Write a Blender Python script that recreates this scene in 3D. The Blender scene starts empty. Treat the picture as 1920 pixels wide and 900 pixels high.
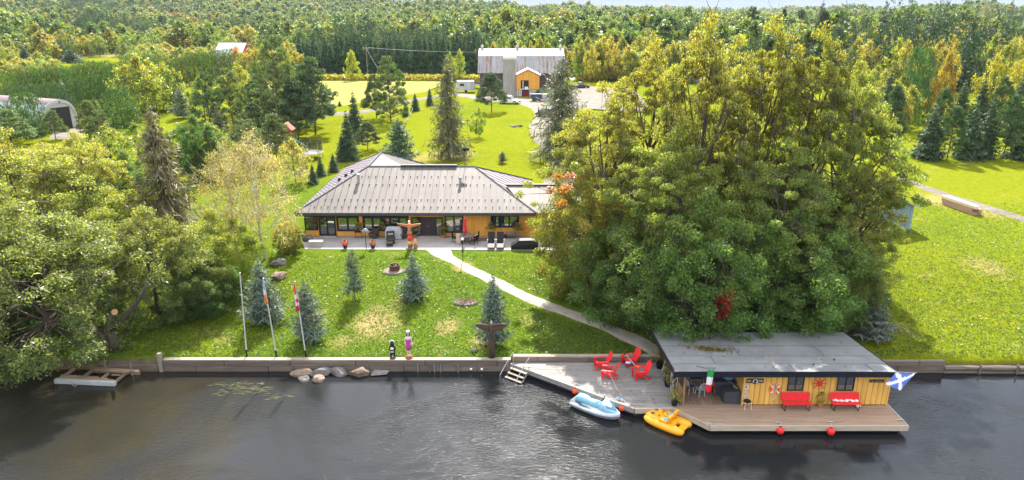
import bpy, bmesh, math, random
import numpy as np
from mathutils import Vector, Matrix, Euler
R = math.radians
PI = math.pi
S = bpy.context.scene
COL = S.collection
rnd = random.Random(7)

# ------------------------------------------------------------------ camera, sky, sun, exposure
CAMH, PITCH, FPX = 22.0, R(18.0), 1297.0
cam_data = bpy.data.cameras.new("camera")
cam_data.sensor_width = 36.0
cam_data.lens = FPX * 36.0 / 1920.0
cam_data.clip_start = 0.5
cam_data.clip_end = 12000
cam = bpy.data.objects.new("camera", cam_data)
cam.location = (0, 0, CAMH)
cam.rotation_euler = (R(90) - PITCH, 0, 0)
COL.objects.link(cam)
S.camera = cam

SUN_EL, SUN_AZ = R(45.0), R(2.0)          # azimuth measured from +Y towards +X
sun_data = bpy.data.lights.new("sun", 'SUN')
sun_data.energy = 5.0
sun_data.angle = R(0.55)
sun_data.color = (1.0, 0.94, 0.84)
sun = bpy.data.objects.new("sun", sun_data)
sdir = Vector((math.sin(SUN_AZ) * math.cos(SUN_EL), math.cos(SUN_AZ) * math.cos(SUN_EL), math.sin(SUN_EL)))
sun.rotation_euler = sdir.to_track_quat('Z', 'Y').to_euler()
sun.location = (0, 60, 80)
COL.objects.link(sun)

world = bpy.data.worlds.new("World")
S.world = world
world.use_nodes = True
wn, wl = world.node_tree.nodes, world.node_tree.links
wn.clear()
wo = wn.new('ShaderNodeOutputWorld')
bg = wn.new('ShaderNodeBackground')
sky = wn.new('ShaderNodeTexSky')
sky.sky_type = 'NISHITA'
sky.sun_disc = False
sky.sun_elevation = SUN_EL
sky.sun_rotation = SUN_AZ
sky.altitude = 200
sky.air_density = 1.0
sky.dust_density = 0.6
sky.ozone_density = 1.5
# thin broken cloud, the same all round the dome
tc = wn.new('ShaderNodeTexCoord')
mp = wn.new('ShaderNodeMapping')
mp.inputs['Scale'].default_value = (1.0, 1.0, 2.6)
nz = wn.new('ShaderNodeTexNoise')
nz.inputs['Scale'].default_value = 2.3
nz.inputs['Detail'].default_value = 6
nz.inputs['Roughness'].default_value = 0.55
rp = wn.new('ShaderNodeValToRGB')
rp.color_ramp.elements[0].position = 0.33
rp.color_ramp.elements[0].color = (0, 0, 0, 1)
rp.color_ramp.elements[1].position = 0.56
rp.color_ramp.elements[1].color = (0.85, 0.85, 0.85, 1)
mixc = wn.new('ShaderNodeMix')
mixc.data_type = 'RGBA'
wl.new(tc.outputs['Generated'], mp.inputs['Vector'])
wl.new(mp.outputs['Vector'], nz.inputs['Vector'])
wl.new(nz.outputs['Fac'], rp.inputs['Fac'])
wl.new(rp.outputs['Color'], mixc.inputs['Factor'])
# pale blue haze over the lowest degrees of the dome, alike in every direction
sepz = wn.new('ShaderNodeSeparateXYZ'); wl.new(tc.outputs['Generated'], sepz.inputs[0])
hz = wn.new('ShaderNodeMapRange'); hz.interpolation_type = 'SMOOTHSTEP'
hz.inputs['From Min'].default_value = 0.0; hz.inputs['From Max'].default_value = 0.26
hz.inputs['To Min'].default_value = 1.0; hz.inputs['To Max'].default_value = 0.0
wl.new(sepz.outputs['Z'], hz.inputs['Value'])
hmx = wn.new('ShaderNodeMix'); hmx.data_type = 'RGBA'
wl.new(hz.outputs['Result'], hmx.inputs['Factor'])
hmx.inputs['B'].default_value = (2.3, 2.8, 3.55, 1)
wl.new(mixc.outputs['Result'], hmx.inputs['A'])
wl.new(sky.outputs['Color'], mixc.inputs['A'])
mixc.inputs['B'].default_value = (15.0, 15.2, 15.8, 1)
wl.new(hmx.outputs['Result'], bg.inputs['Color'])
bg.inputs['Strength'].default_value = 0.070
wl.new(bg.outputs['Background'], wo.inputs['Surface'])

S.view_settings.view_transform = 'Standard'
S.view_settings.look = 'None'
S.view_settings.gamma = 1.0
S.view_settings.use_curve_mapping = False
S.view_settings.exposure = 1.62
S.render.engine = 'CYCLES'
S.cycles.max_bounces = 6
S.cycles.diffuse_bounces = 3
S.cycles.glossy_bounces = 3
S.cycles.transmission_bounces = 4
S.cycles.transparent_max_bounces = 6
S.cycles.caustics_reflective = False
S.cycles.caustics_refractive = False
S.cycles.sample_clamp_direct = 5
S.cycles.sample_clamp_indirect = 5
S.cycles.volume_bounces = 0
S.cycles.use_denoising = True

# ------------------------------------------------------------------ measuring the photograph
def ray(px, py):
    x, y = (px - 960) / FPX, (450 - py) / FPX
    c, s = math.cos(PITCH), math.sin(PITCH)
    return Vector((x, c + y * s, -s + y * c))
def at(px, py, z):
    d = ray(px, py)
    t = (z - CAMH) / d.z
    return Vector((0, 0, CAMH)) + d * t
def atY(px, py, Y):
    d = ray(px, py)
    return Vector((0, 0, CAMH)) + d * (Y / d.y)
def depth(p):
    return p[1] * math.cos(PITCH) + (CAMH - p[2]) * math.sin(PITCH)

SHORE = 40.35
def sstep(a, b, v):
    t = min(1.0, max(0.0, (v - a) / (b - a)))
    return t * t * (3 - 2 * t)
HILL = [(-0.9, 40), (-0.62, 37), (-0.5, 34), (-0.42, 31), (-0.36, 32), (-0.25, 28), (-0.17, 24), (-0.08, 25), (-0.01, 20), (0.025, 8),
        (0.05, 13), (0.10, 11), (0.22, 5), (0.33, 3), (0.47, 7), (0.55, 9), (0.72, 18), (0.9, 24)]
def hill_amp(x, y):
    a = x / max(y, 1)
    if a <= HILL[0][0]: return HILL[0][1]
    for (a0, h0), (a1, h1) in zip(HILL, HILL[1:]):
        if a <= a1:
            t = (a - a0) / (a1 - a0)
            return h0 + (h1 - h0) * t
    return HILL[-1][1]
def gz(x, y):
    z = 0.78 + 1.37 * sstep(SHORE + 0.5, 60, y) + 1.05 * sstep(70, 170, y)
    if y > 420:
        z += hill_amp(x, y) * sstep(620, 1300, y) + 5 * sstep(420, 620, y) * (0.5 + 0.5 * math.sin(x * 0.011 + 1))
        z += (3 + 3 * math.sin(x * 0.013 + y * 0.004)) * sstep(700, 1300, y)
    if y > 1300:
        z -= 30 * sstep(1350, 1900, y)
        z += 42 * sstep(2000, 2900, y)
    return z
def atg(px, py):
    z = 2.0
    for _ in range(12):
        p = at(px, py, z)
        z = gz(p.x, p.y)
    return Vector((p.x, p.y, z))

# ------------------------------------------------------------------ materials
MATS = {}
def nodes_of(m):
    m.use_nodes = True
    return m.node_tree.nodes, m.node_tree.links
def mat(name, color, rough=0.7, var=0.25, scale=3.0, bump=0.0, bscale=None, metal=0.0, spec=0.3, color2=None, stretch=None, coat=0.0):
    """plain procedural surface: base colour with blotchy variation, roughness variation and fine relief"""
    if name in MATS: return MATS[name]
    m = bpy.data.materials.new(name)
    n, l = nodes_of(m)
    b = n['Principled BSDF']
    b.inputs['Roughness'].default_value = rough
    b.inputs['Metallic'].default_value = metal
    b.inputs['Specular IOR Level'].default_value = spec
    b.inputs['Coat Weight'].default_value = coat
    t = n.new('ShaderNodeTexCoord')
    src = t.outputs['Object']
    if stretch:
        mpn = n.new('ShaderNodeMapping')
        mpn.inputs['Scale'].default_value = stretch
        l.new(src, mpn.inputs['Vector'])
        src = mpn.outputs['Vector']
    nz = n.new('ShaderNodeTexNoise')
    nz.inputs['Scale'].default_value = scale
    nz.inputs['Detail'].default_value = 5
    nz.inputs['Roughness'].default_value = 0.65
    l.new(src, nz.inputs['Vector'])
    rp = n.new('ShaderNodeValToRGB')
    c = color
    c2 = color2 or tuple(min(1, v * (1 + var)) for v in c)
    c1 = tuple(v * (1 - var) for v in c)
    e = rp.color_ramp.elements
    e[0].position, e[0].color = 0.3, (*c1, 1)
    e[1].position, e[1].color = 0.7, (*c2, 1)
    l.new(nz.outputs['Fac'], rp.inputs['Fac'])
    # every object a little different from its neighbour
    oi = n.new('ShaderNodeObjectInfo')
    mr = n.new('ShaderNodeMapRange')
    mr.inputs['To Min'].default_value = 1 - var * 0.5
    mr.inputs['To Max'].default_value = 1 + var * 0.5
    l.new(oi.outputs['Random'], mr.inputs['Value'])
    mx = n.new('ShaderNodeVectorMath')
    mx.operation = 'SCALE'
    l.new(rp.outputs['Color'], mx.inputs[0])
    l.new(mr.outputs['Result'], mx.inputs['Scale'])
    l.new(mx.outputs['Vector'], b.inputs['Base Color'])
    if bump:
        nb = n.new('ShaderNodeTexNoise')
        nb.inputs['Scale'].default_value = bscale or scale * 4
        nb.inputs['Detail'].default_value = 4
        l.new(src, nb.inputs['Vector'])
        bp = n.new('ShaderNodeBump')
        bp.inputs['Strength'].default_value = min(1, bump)
        bp.inputs['Distance'].default_value = 0.05
        l.new(nb.outputs['Fac'], bp.inputs['Height'])
        l.new(bp.outputs['Normal'], b.inputs['Normal'])
    MATS[name] = m
    return m

def leaf_material(name, rough, trans, autumn=True, noise_scale=5.0, vmin=0.5, vmax=1.55, fixed=None):
    """foliage: tint from the object's own colour; upper and outer leaves turn with alpha; each leaf differs"""
    m = bpy.data.materials.new(name)
    n, l = nodes_of(m)
    n.clear()
    out = n.new('ShaderNodeOutputMaterial')
    oi = n.new('ShaderNodeObjectInfo')
    geo = n.new('ShaderNodeNewGeometry')
    t = n.new('ShaderNodeTexCoord')
    base = oi.outputs['Color']
    if fixed:
        nzl = n.new('ShaderNodeTexNoise')
        nzl.inputs['Scale'].default_value = fixed[0]
        nzl.inputs['Detail'].default_value = 2
        l.new(oi.outputs['Location'], nzl.inputs['Vector'])
        ad = n.new('ShaderNodeMath')
        ad.operation = 'MULTIPLY_ADD'
        ad.inputs[1].default_value = 0.7
        l.new(oi.outputs['Random'], ad.inputs[0])
        sb = n.new('ShaderNodeMath')
        sb.operation = 'SUBTRACT'
        sb.inputs[1].default_value = 0.28
        l.new(nzl.outputs['Fac'], sb.inputs[0])
        l.new(sb.outputs[0], ad.inputs[2])
        rp = n.new('ShaderNodeValToRGB')
        el = rp.color_ramp.elements
        cols = fixed[1]
        el[0].position, el[0].color = cols[0][0], (*cols[0][1], 1)
        el[1].position, el[1].color = cols[-1][0], (*cols[-1][1], 1)
        for p, c in cols[1:-1]:
            q = el.new(p)
            q.color = (*c, 1)
        l.new(ad.outputs[0], rp.inputs['Fac'])
        base = rp.outputs['Color']
    col = base
    if autumn:
        nz = n.new('ShaderNodeTexNoise')
        nz.inputs['Scale'].default_value = noise_scale
        nz.inputs['Detail'].default_value = 3
        l.new(t.outputs['Object'], nz.inputs['Vector'])
        sep = n.new('ShaderNodeSeparateXYZ')
        l.new(t.outputs['Object'], sep.inputs[0])
        a = n.new('ShaderNodeMath'); a.operation = 'MULTIPLY_ADD'
        a.inputs[1].default_value = 0.9; a.inputs[2].default_value = -1.12
        l.new(sep.outputs['Z'], a.inputs[0])
        b = n.new('ShaderNodeMath'); b.operation = 'MULTIPLY_ADD'
        b.inputs[1].default_value = 1.7
        l.new(nz.outputs['Fac'], b.inputs[0]); l.new(a.outputs[0], b.inputs[2])
        b2 = n.new('ShaderNodeMath'); b2.operation = 'MULTIPLY_ADD'
        b2.inputs[1].default_value = 0.5
        l.new(geo.outputs['Random Per Island'], b2.inputs[0]); l.new(b.outputs[0], b2.inputs[2])
        c = n.new('ShaderNodeMath'); c.operation = 'MULTIPLY'; c.use_clamp = True
        l.new(b2.outputs[0], c.inputs[0])
        l.new(oi.outputs['Alpha'], c.inputs[1])
        wn2 = n.new('ShaderNodeTexWhiteNoise'); wn2.noise_dimensions = '1D'
        l.new(geo.outputs['Random Per Island'], wn2.inputs['W'])
        yr = n.new('ShaderNodeValToRGB')
        yr.color_ramp.elements[0].color = (0.22, 0.205, 0.036, 1)
        yr.color_ramp.elements[1].color = (0.31, 0.225, 0.055, 1)
        l.new(wn2.outputs['Value'], yr.inputs['Fac'])
        mx = n.new('ShaderNodeMix'); mx.data_type = 'RGBA'
        l.new(c.outputs[0], mx.inputs['Factor']); l.new(base, mx.inputs['A']); l.new(yr.outputs['Color'], mx.inputs['B'])
        col = mx.outputs['Result']
    mr = n.new('ShaderNodeMapRange')
    mr.inputs['To Min'].default_value = vmin
    mr.inputs['To Max'].default_value = vmax
    l.new(geo.outputs['Random Per Island'], mr.inputs['Value'])
    sc = n.new('ShaderNodeVectorMath'); sc.operation = 'SCALE'
    l.new(col, sc.inputs[0]); l.new(mr.outputs['Result'], sc.inputs['Scale'])
    pb = n.new('ShaderNodeBsdfPrincipled')
    pb.inputs['Roughness'].default_value = rough
    pb.inputs['Specular IOR Level'].default_value = 0.5
    l.new(sc.outputs['Vector'], pb.inputs['Base Color'])
    if trans > 0:
        tr = n.new('ShaderNodeBsdfTranslucent')
        s2 = n.new('ShaderNodeVectorMath'); s2.operation = 'MULTIPLY'
        s2.inputs[1].default_value = (1.95, 2.05, 0.75)
        l.new(sc.outputs['Vector'], s2.inputs[0])
        l.new(s2.outputs['Vector'], tr.inputs['Color'])
        ms = n.new('ShaderNodeMixShader')
        ms.inputs[0].default_value = trans
        l.new(pb.outputs[0], ms.inputs[1]); l.new(tr.outputs[0], ms.inputs[2])
        l.new(ms.outputs[0], out.inputs['Surface'])
    else:
        l.new(pb.outputs[0], out.inputs['Surface'])
    MATS[name] = m
    return m

LEAF = leaf_material('leaf', 0.42, 0.5)
NEEDLE = leaf_material('needle', 0.6, 0.18, autumn=False, vmin=0.5, vmax=1.6)
BARK = mat('bark', (0.10, 0.08, 0.062), 0.9, 0.45, 9, 0.8, stretch=(1, 1, 0.3))
PALEBARK = mat('pale_bark', (0.42, 0.38, 0.32), 0.8, 0.35, 9, 0.5)

# ------------------------------------------------------------------ mesh helpers
class MB:
    """collects simple solids, then becomes ONE mesh object"""
    def __init__(s):
        s.v, s.f, s.m, s.cur = [], [], [], 0
    def add(s, vs, fs, M=None):
        o = len(s.v)
        if M is not None: vs = [M @ Vector(p) for p in vs]
        s.v += [tuple(p) for p in vs]
        s.f += [tuple(i + o for i in f) for f in fs]
        s.m += [s.cur] * len(fs)
        return s
    def box(s, c, d, rot=(0, 0, 0), taper=1.0):
        x, y, z = d[0] / 2, d[1] / 2, d[2] / 2
        vs = [(-x, -y, -z), (x, -y, -z), (x, y, -z), (-x, y, -z)]
        vs += [(-x * taper, -y * taper, z), (x * taper, -y * taper, z), (x * taper, y * taper, z), (-x * taper, y * taper, z)]
        M = Matrix.Translation(c) @ Euler(rot).to_matrix().to_4x4()
        return s.add(vs, [(0, 3, 2, 1), (4, 5, 6, 7), (0, 1, 5, 4), (1, 2, 6, 5), (2, 3, 7, 6), (3, 0, 4, 7)], M)
    def span(s, p0, p1):
        a, b = Vector(p0), Vector(p1)
        return s.box((a + b) / 2, [abs(q) for q in (b - a)])
    def tube(s, pts, radii, n=6, cap=True):
        pts = [Vector(p) for p in pts]
        if not hasattr(radii, '__len__'): radii = [radii] * len(pts)
        rings = []
        up = Vector((0, 0, 1))
        for i, p in enumerate(pts):
            d = (pts[min(i + 1, len(pts) - 1)] - pts[max(i - 1, 0)])
            d = d.normalized() if d.length > 1e-9 else up
            a = d.cross(Vector((0.31, 0.95, 0.05))).normalized()
            if a.length < 0.5: a = d.orthogonal().normalized()
            b = d.cross(a)
            rings.append([p + (a * math.cos(2 * PI * k / n) + b * math.sin(2 * PI * k / n)) * radii[i] for k in range(n)])
        vs = [q for r_ in rings for q in r_]
        fs = []
        for i in range(len(pts) - 1):
            for k in range(n):
                fs.append((i * n + k, i * n + (k + 1) % n, (i + 1) * n + (k + 1) % n, (i + 1) * n + k))
        if cap:
            fs.append(tuple(range(n))[::-1])
            fs.append(tuple((len(pts) - 1) * n + k for k in range(n)))
        return s.add(vs, fs)
    def lathe(s, prof, n=12, c=(0, 0, 0), M=None):
        vs, fs = [], []
        for r_, z in prof:
            for k in range(n):
                vs.append((c[0] + r_ * math.cos(2 * PI * k / n), c[1] + r_ * math.sin(2 * PI * k / n), c[2] + z))
        for i in range(len(prof) - 1):
            for k in range(n):
                fs.append((i * n + k, i * n + (k + 1) % n, (i + 1) * n + (k + 1) % n, (i + 1) * n + k))
        fs.append(tuple(range(n))[::-1])
        fs.append(tuple((len(prof) - 1) * n + k for k in range(n)))
        return s.add(vs, fs, M)
    def ball(s, c, r, n=12, m=7):
        if not hasattr(r, '__len__'): r = (r, r, r)
        vs, fs = [], []
        for i in range(m + 1):
            th = PI * min(max(i / m, 0.02), 0.98)
            for k in range(n):
                vs.append((c[0] + r[0] * math.sin(th) * math.cos(2 * PI * k / n), c[1] + r[1] * math.sin(th) * math.sin(2 * PI * k / n), c[2] - r[2] * math.cos(th)))
        for i in range(m):
            for k in range(n):
                fs.append((i * n + k, i * n + (k + 1) % n, (i + 1) * n + (k + 1) % n, (i + 1) * n + k))
        fs.append(tuple(range(n))[::-1]); fs.append(tuple(m * n + k for k in range(n)))
        return s.add(vs, fs)
    def prism(s, poly, d):
        """poly: 3-D outline, extruded by vector d"""
        n = len(poly)
        d = Vector(d)
        vs = [Vector(p) for p in poly] + [Vector(p) + d for p in poly]
        fs = [tuple(range(n)), tuple(range(2 * n - 1, n - 1, -1))]
        for k in range(n):
            fs.append((k, n + k, n + (k + 1) % n, (k + 1) % n))
        return s.add(vs, fs)
    def sheet(s, poly):
        return s.add(poly, [tuple(range(len(poly)))])
    def loft(s, rings, cap=True):
        n = len(rings[0])
        vs = [q for r_ in rings for q in r_]
        fs = []
        for i in range(len(rings) - 1):
            for k in range(n):
                fs.append((i * n + k, i * n + (k + 1) % n, (i + 1) * n + (k + 1) % n, (i + 1) * n + k))
        if cap:
            fs.append(tuple(range(n))[::-1]); fs.append(tuple((len(rings) - 1) * n + k for k in range(n)))
        return s.add(vs, fs)
    def mesh(s, name, mats, smooth=False, org=None):
        me = bpy.data.meshes.new(name)
        vs = s.v if org is None else [(p[0] - org[0], p[1] - org[1], p[2] - org[2]) for p in s.v]
        me.from_pydata(vs, [], s.f)
        if not isinstance(mats, (list, tuple)): mats = [mats]
        for m in mats: me.materials.append(m)
        if len(mats) > 1: me.polygons.foreach_set('material_index', s.m)
        bm = bmesh.new(); bm.from_mesh(me)
        bmesh.ops.recalc_face_normals(bm, faces=bm.faces)
        bm.to_mesh(me); bm.free()
        if smooth: me.polygons.foreach_set('use_smooth', [True] * len(me.polygons))
        me.update()
        return me
    def build(s, name, mats, parent=None, smooth=False, bevel=0, sub=0, org=None, label=None, kind=None):
        o = bpy.data.objects.new(name, s.mesh(name, mats, smooth, org))
        COL.objects.link(o)
        if parent is not None: o.parent = parent
        if bevel:
            b = o.modifiers.new('bevel', 'BEVEL'); b.width = bevel; b.segments = 2; b.limit_method = 'ANGLE'
        if sub:
            q = o.modifiers.new('subdivision', 'SUBSURF'); q.levels = sub; q.render_levels = sub
        if label: o['label'] = label
        if kind: o['kind'] = kind
        return o

ORD = 'first second third fourth fifth sixth seventh eighth ninth tenth eleventh twelfth thirteenth fourteenth fifteenth sixteenth seventeenth eighteenth nineteenth'.split()
def nth(i):
    i += 1
    if i <= 19: return ORD[i - 1]
    tens = ('twent', 'thirt', 'fort', 'fift')[i // 10 - 2]
    return tens + 'ieth' if i % 10 == 0 else tens + 'y-' + ORD[i % 10 - 1]
def tag(o, label, cat, group=None):
    o['label'], o['category'] = label, cat
    if group: o['group'] = group
    return o
def thing(name, label, cat, loc=(0, 0, 0), rz=0.0, group=None, scale=None):
    o = bpy.data.objects.new(name, None)
    o.empty_display_size = 0.3
    COL.objects.link(o)
    o.location = loc
    o.rotation_euler = (0, 0, rz)
    if scale: o.scale = scale
    return tag(o, label, cat, group)
def struct(o):
    o['kind'] = 'structure'
    return o
def dup(root, loc, rz=None, label=None, group=None):
    """copy a thing with its parts and sub-parts, sharing mesh data"""
    r = root.copy(); COL.objects.link(r); r.location = loc
    if rz is not None: r.rotation_euler = (0, 0, rz)
    if label: r['label'] = label
    if group: r['group'] = group
    for ch in list(root.children):
        c = ch.copy(); COL.objects.link(c); c.parent = r
        for g in list(ch.children):
            d = g.copy(); COL.objects.link(d); d.parent = c
    return r

def np_mesh(name, V, F, mats, midx=None, smooth=False):
    V = np.asarray(V, dtype=np.float32); F = np.asarray(F, dtype=np.int32)
    me = bpy.data.meshes.new(name)
    me.vertices.add(len(V)); me.vertices.foreach_set('co', V.ravel())
    k = F.shape[1]
    me.loops.add(F.size); me.loops.foreach_set('vertex_index', F.ravel())
    me.polygons.add(len(F)); me.polygons.foreach_set('loop_start', np.arange(0, F.size, k, dtype=np.int32))
    for m in mats: me.materials.append(m)
    if midx is not None: me.polygons.foreach_set('material_index', np.asarray(midx, dtype=np.int32))
    if smooth: me.polygons.foreach_set('use_smooth', np.ones(len(F), dtype=bool))
    me.update(calc_edges=True)
    return me
def link_mesh(name, me, parent=None):
    o = bpy.data.objects.new(name, me); COL.objects.link(o)
    if parent is not None: o.parent = parent
    return o
def unit(a):
    return a / np.maximum(np.linalg.norm(a, axis=1, keepdims=True), 1e-9)
def leaf_quads(P, N, T, L, W):
    """rhombic leaves: centres P, normals N, length direction T"""
    N = unit(N)
    T = unit(T - N * np.sum(T * N, axis=1, keepdims=True))
    B = np.cross(N, T)
    L = np.asarray(L).reshape(-1, 1) * 0.5; W = np.asarray(W).reshape(-1, 1) * 0.5
    V = np.stack([P + T * L, P + B * W + T * L * 0.15, P - T * L, P - B * W + T * L * 0.15], axis=1).reshape(-1, 3)
    F = np.arange(len(V)).reshape(-1, 4)
    return V, F
class QB:
    """trunk and limbs as quads (numpy)"""
    def __init__(s): s.V, s.F, s.n = [], [], 0
    def tube(s, pts, radii, n=5):
        pts = np.asarray(pts, float); radii = np.asarray(radii, float)
        d = np.gradient(pts, axis=0); d = unit(d)
        ref = np.tile(np.array([[0.37, 0.92, 0.11]]), (len(pts), 1))
        a = unit(np.cross(d, ref)); b = np.cross(d, a)
        k = np.arange(n) * 2 * PI / n
        ring = pts[:, None, :] + (a[:, None, :] * np.cos(k)[None, :, None] + b[:, None, :] * np.sin(k)[None, :, None]) * radii[:, None, None]
        s.V.append(ring.reshape(-1, 3))
        i = np.arange(len(pts) - 1)[:, None] * n; j = np.arange(n)[None, :]; j2 = (j + 1) % n
        s.F.append(np.stack([i + j, i + j2, i + n + j2, i + n + j], axis=-1).reshape(-1, 4) + s.n)
        s.n += len(pts) * n
    def get(s):
        return np.concatenate(s.V), np.concatenate(s.F)
# ------------------------------------------------------------------ growing trees (unit height, unit crown width)
def crown_profile(t, kind):
    if kind == 'oval':   return 0.5 * np.sqrt(np.clip(1 - (2 * t - 0.9) ** 2 / 1.35, 0.03, 1))
    if kind == 'round':  return 0.5 * np.sqrt(np.clip(1 - (2 * t - 1) ** 2, 0.05, 1))
    if kind == 'broad':  return 0.5 * np.clip(1.1 - 0.95 * t ** 2.6, 0.12, 1) * np.clip(0.55 + t * 1.8, 0, 1)
    if kind == 'tall':   return 0.5 * np.clip(0.8 + 0.6 * t - 1.25 * t ** 2.4, 0.08, 1)
    if kind == 'cone':   return 0.5 * np.clip((1 - t) ** 0.75 + 0.05, 0.04, 1)
def grow_broadleaf(seed, profile='oval', z0=0.2, clumps=110, leaves=12000, leaf=0.02, clump_r=0.085, flat=0.7, limbs=8, hang=0.0,
                   trunk_r=0.018, elong=0.55, bare=0.0, lean=0.0, fall=.5):
    g = np.random.default_rng(seed)
    qb = QB()
    # trunk
    nz = 8
    zt = np.linspace(0, 0.72, nz)
    wob = np.cumsum(g.normal(0, 0.012, (nz, 2)), axis=0); wob[0] = 0
    tr = np.column_stack([wob[:, 0] + lean * zt ** 1.4, wob[:, 1], zt])
    qb.tube(tr, trunk_r * np.linspace(1.25, 0.3, nz), 7)
    # clumps on an uneven envelope with hollows
    n = clumps
    t = .90 * g.uniform(0, 1, n) ** (1.12 if profile in ('broad', 'round') else .9)
    ang = g.uniform(0, 2 * PI, n)
    lob = 1 + 0.22 * np.sin(3 * ang + seed) * np.sin(6 * t + seed * 2) + 0.16 * np.sin(5 * ang + 2 * seed + 3 * t)
    rr = crown_profile(t, profile) * lob * (0.35 + 0.62 * g.uniform(0, 1, n) ** 0.45) * g.uniform(0.80, 1.16, n)
    C = np.column_stack([rr * np.cos(ang), rr * np.sin(ang), z0 + (1 - z0 - clump_r * 0.5) * t * (1 - .16 * np.abs(np.sin(2 * ang + seed)) * t)])
    nt = 10                                  # a leafy leader, so that the tip is not left bare
    ta = g.uniform(0, 2 * PI, nt); tz = np.linspace(.74, .93, nt)
    C[:nt] = np.column_stack([(.13 - .11 * (tz - .74) / .19) * np.cos(ta), (.13 - .11 * (tz - .74) / .19) * np.sin(ta), tz])
    C[:, 0] += lean * C[:, 2] ** 1.2
    # main limbs
    limb_pts = []
    for k in range(limbs):
        zb = g.uniform(0.16, 0.5)
        base = np.array([np.interp(zb, zt, tr[:, 0]), np.interp(zb, zt, tr[:, 1]), zb])
        a = 2 * PI * (k + g.uniform(-.3, .3)) / limbs
        tz = min(0.95, zb + g.uniform(0.18, 0.45))
        tt = np.clip((tz - z0) / (1 - z0), 0, 1)
        r1 = float(crown_profile(np.array([tt]), profile)[0]) * g.uniform(0.55, 0.85)
        tip = np.array([r1 * math.cos(a) + lean * tz, r1 * math.sin(a), tz])
        s = np.linspace(0, 1, 7)[:, None]
        mid = base + (tip - base) * np.array([0.55, 0.55, 0.3]) + g.normal(0, 0.02, 3)
        P = (1 - s) ** 2 * base + 2 * s * (1 - s) * mid + s ** 2 * tip
        qb.tube(P, trunk_r * np.linspace(0.48, 0.1, 7), 5)
        limb_pts.append(P)
    LP = np.concatenate(limb_pts + [tr[2:]])
    for c in C:
        d = np.linalg.norm(LP - c, axis=1) + 0.6 * np.maximum(0, LP[:, 2] - c[2])
        b = LP[np.argmin(d)]
        m = (b + c) / 2 + g.normal(0, 0.012, 3) + np.array([0, 0, 0.012])
        qb.tube(np.array([b, m, c]), trunk_r * np.array([.13, .09, .04]), 3)
        if bare > 0 and g.uniform() < bare:
            for q in range(3):
                qb.tube(np.array([m, c, c + g.normal(0, 0.07, 3) + (c - b) * 0.4]), trunk_r * np.array([.13, .10, .03]), 3)
    # leaves
    per = g.dirichlet(np.ones(n) * 5) * leaves
    P, out = [], []
    for c, k in zip(C, per):
        k = int(k)
        q = g.normal(0, 1, (k, 3)); q = unit(q) * (g.uniform(0, 1, (k, 1)) ** 0.5)
        cr = clump_r * g.uniform(0.7, 1.35)
        q *= np.array([cr, cr, cr * flat * g.uniform(.8, 1.7)])
        if hang: q[:, 2] -= hang * g.uniform(0, 1, k) ** 1.5 * (0.5 + 2 * np.hypot(q[:, 0], q[:, 1]) / cr * 0.5)
        P.append(c + q); out.append(q)
    P = np.concatenate(P); out = np.concatenate(out)
    keep = P[:, 2] > 0.012
    P, out = P[keep], out[keep]
    k = len(P)
    N = unit(out + 1e-6) * 0.55 + np.array([0, 0, 0.45]) + g.normal(0, 0.55, (k, 3))
    T = g.normal(0, 1, (k, 3)) + np.array([0, 0, -fall - 3 * hang])
    L = leaf * g.uniform(0.6, 1.4, k)
    V, F = leaf_quads(P, N, T, L, L * elong)
    return qb.get(), (V, F)
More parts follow.
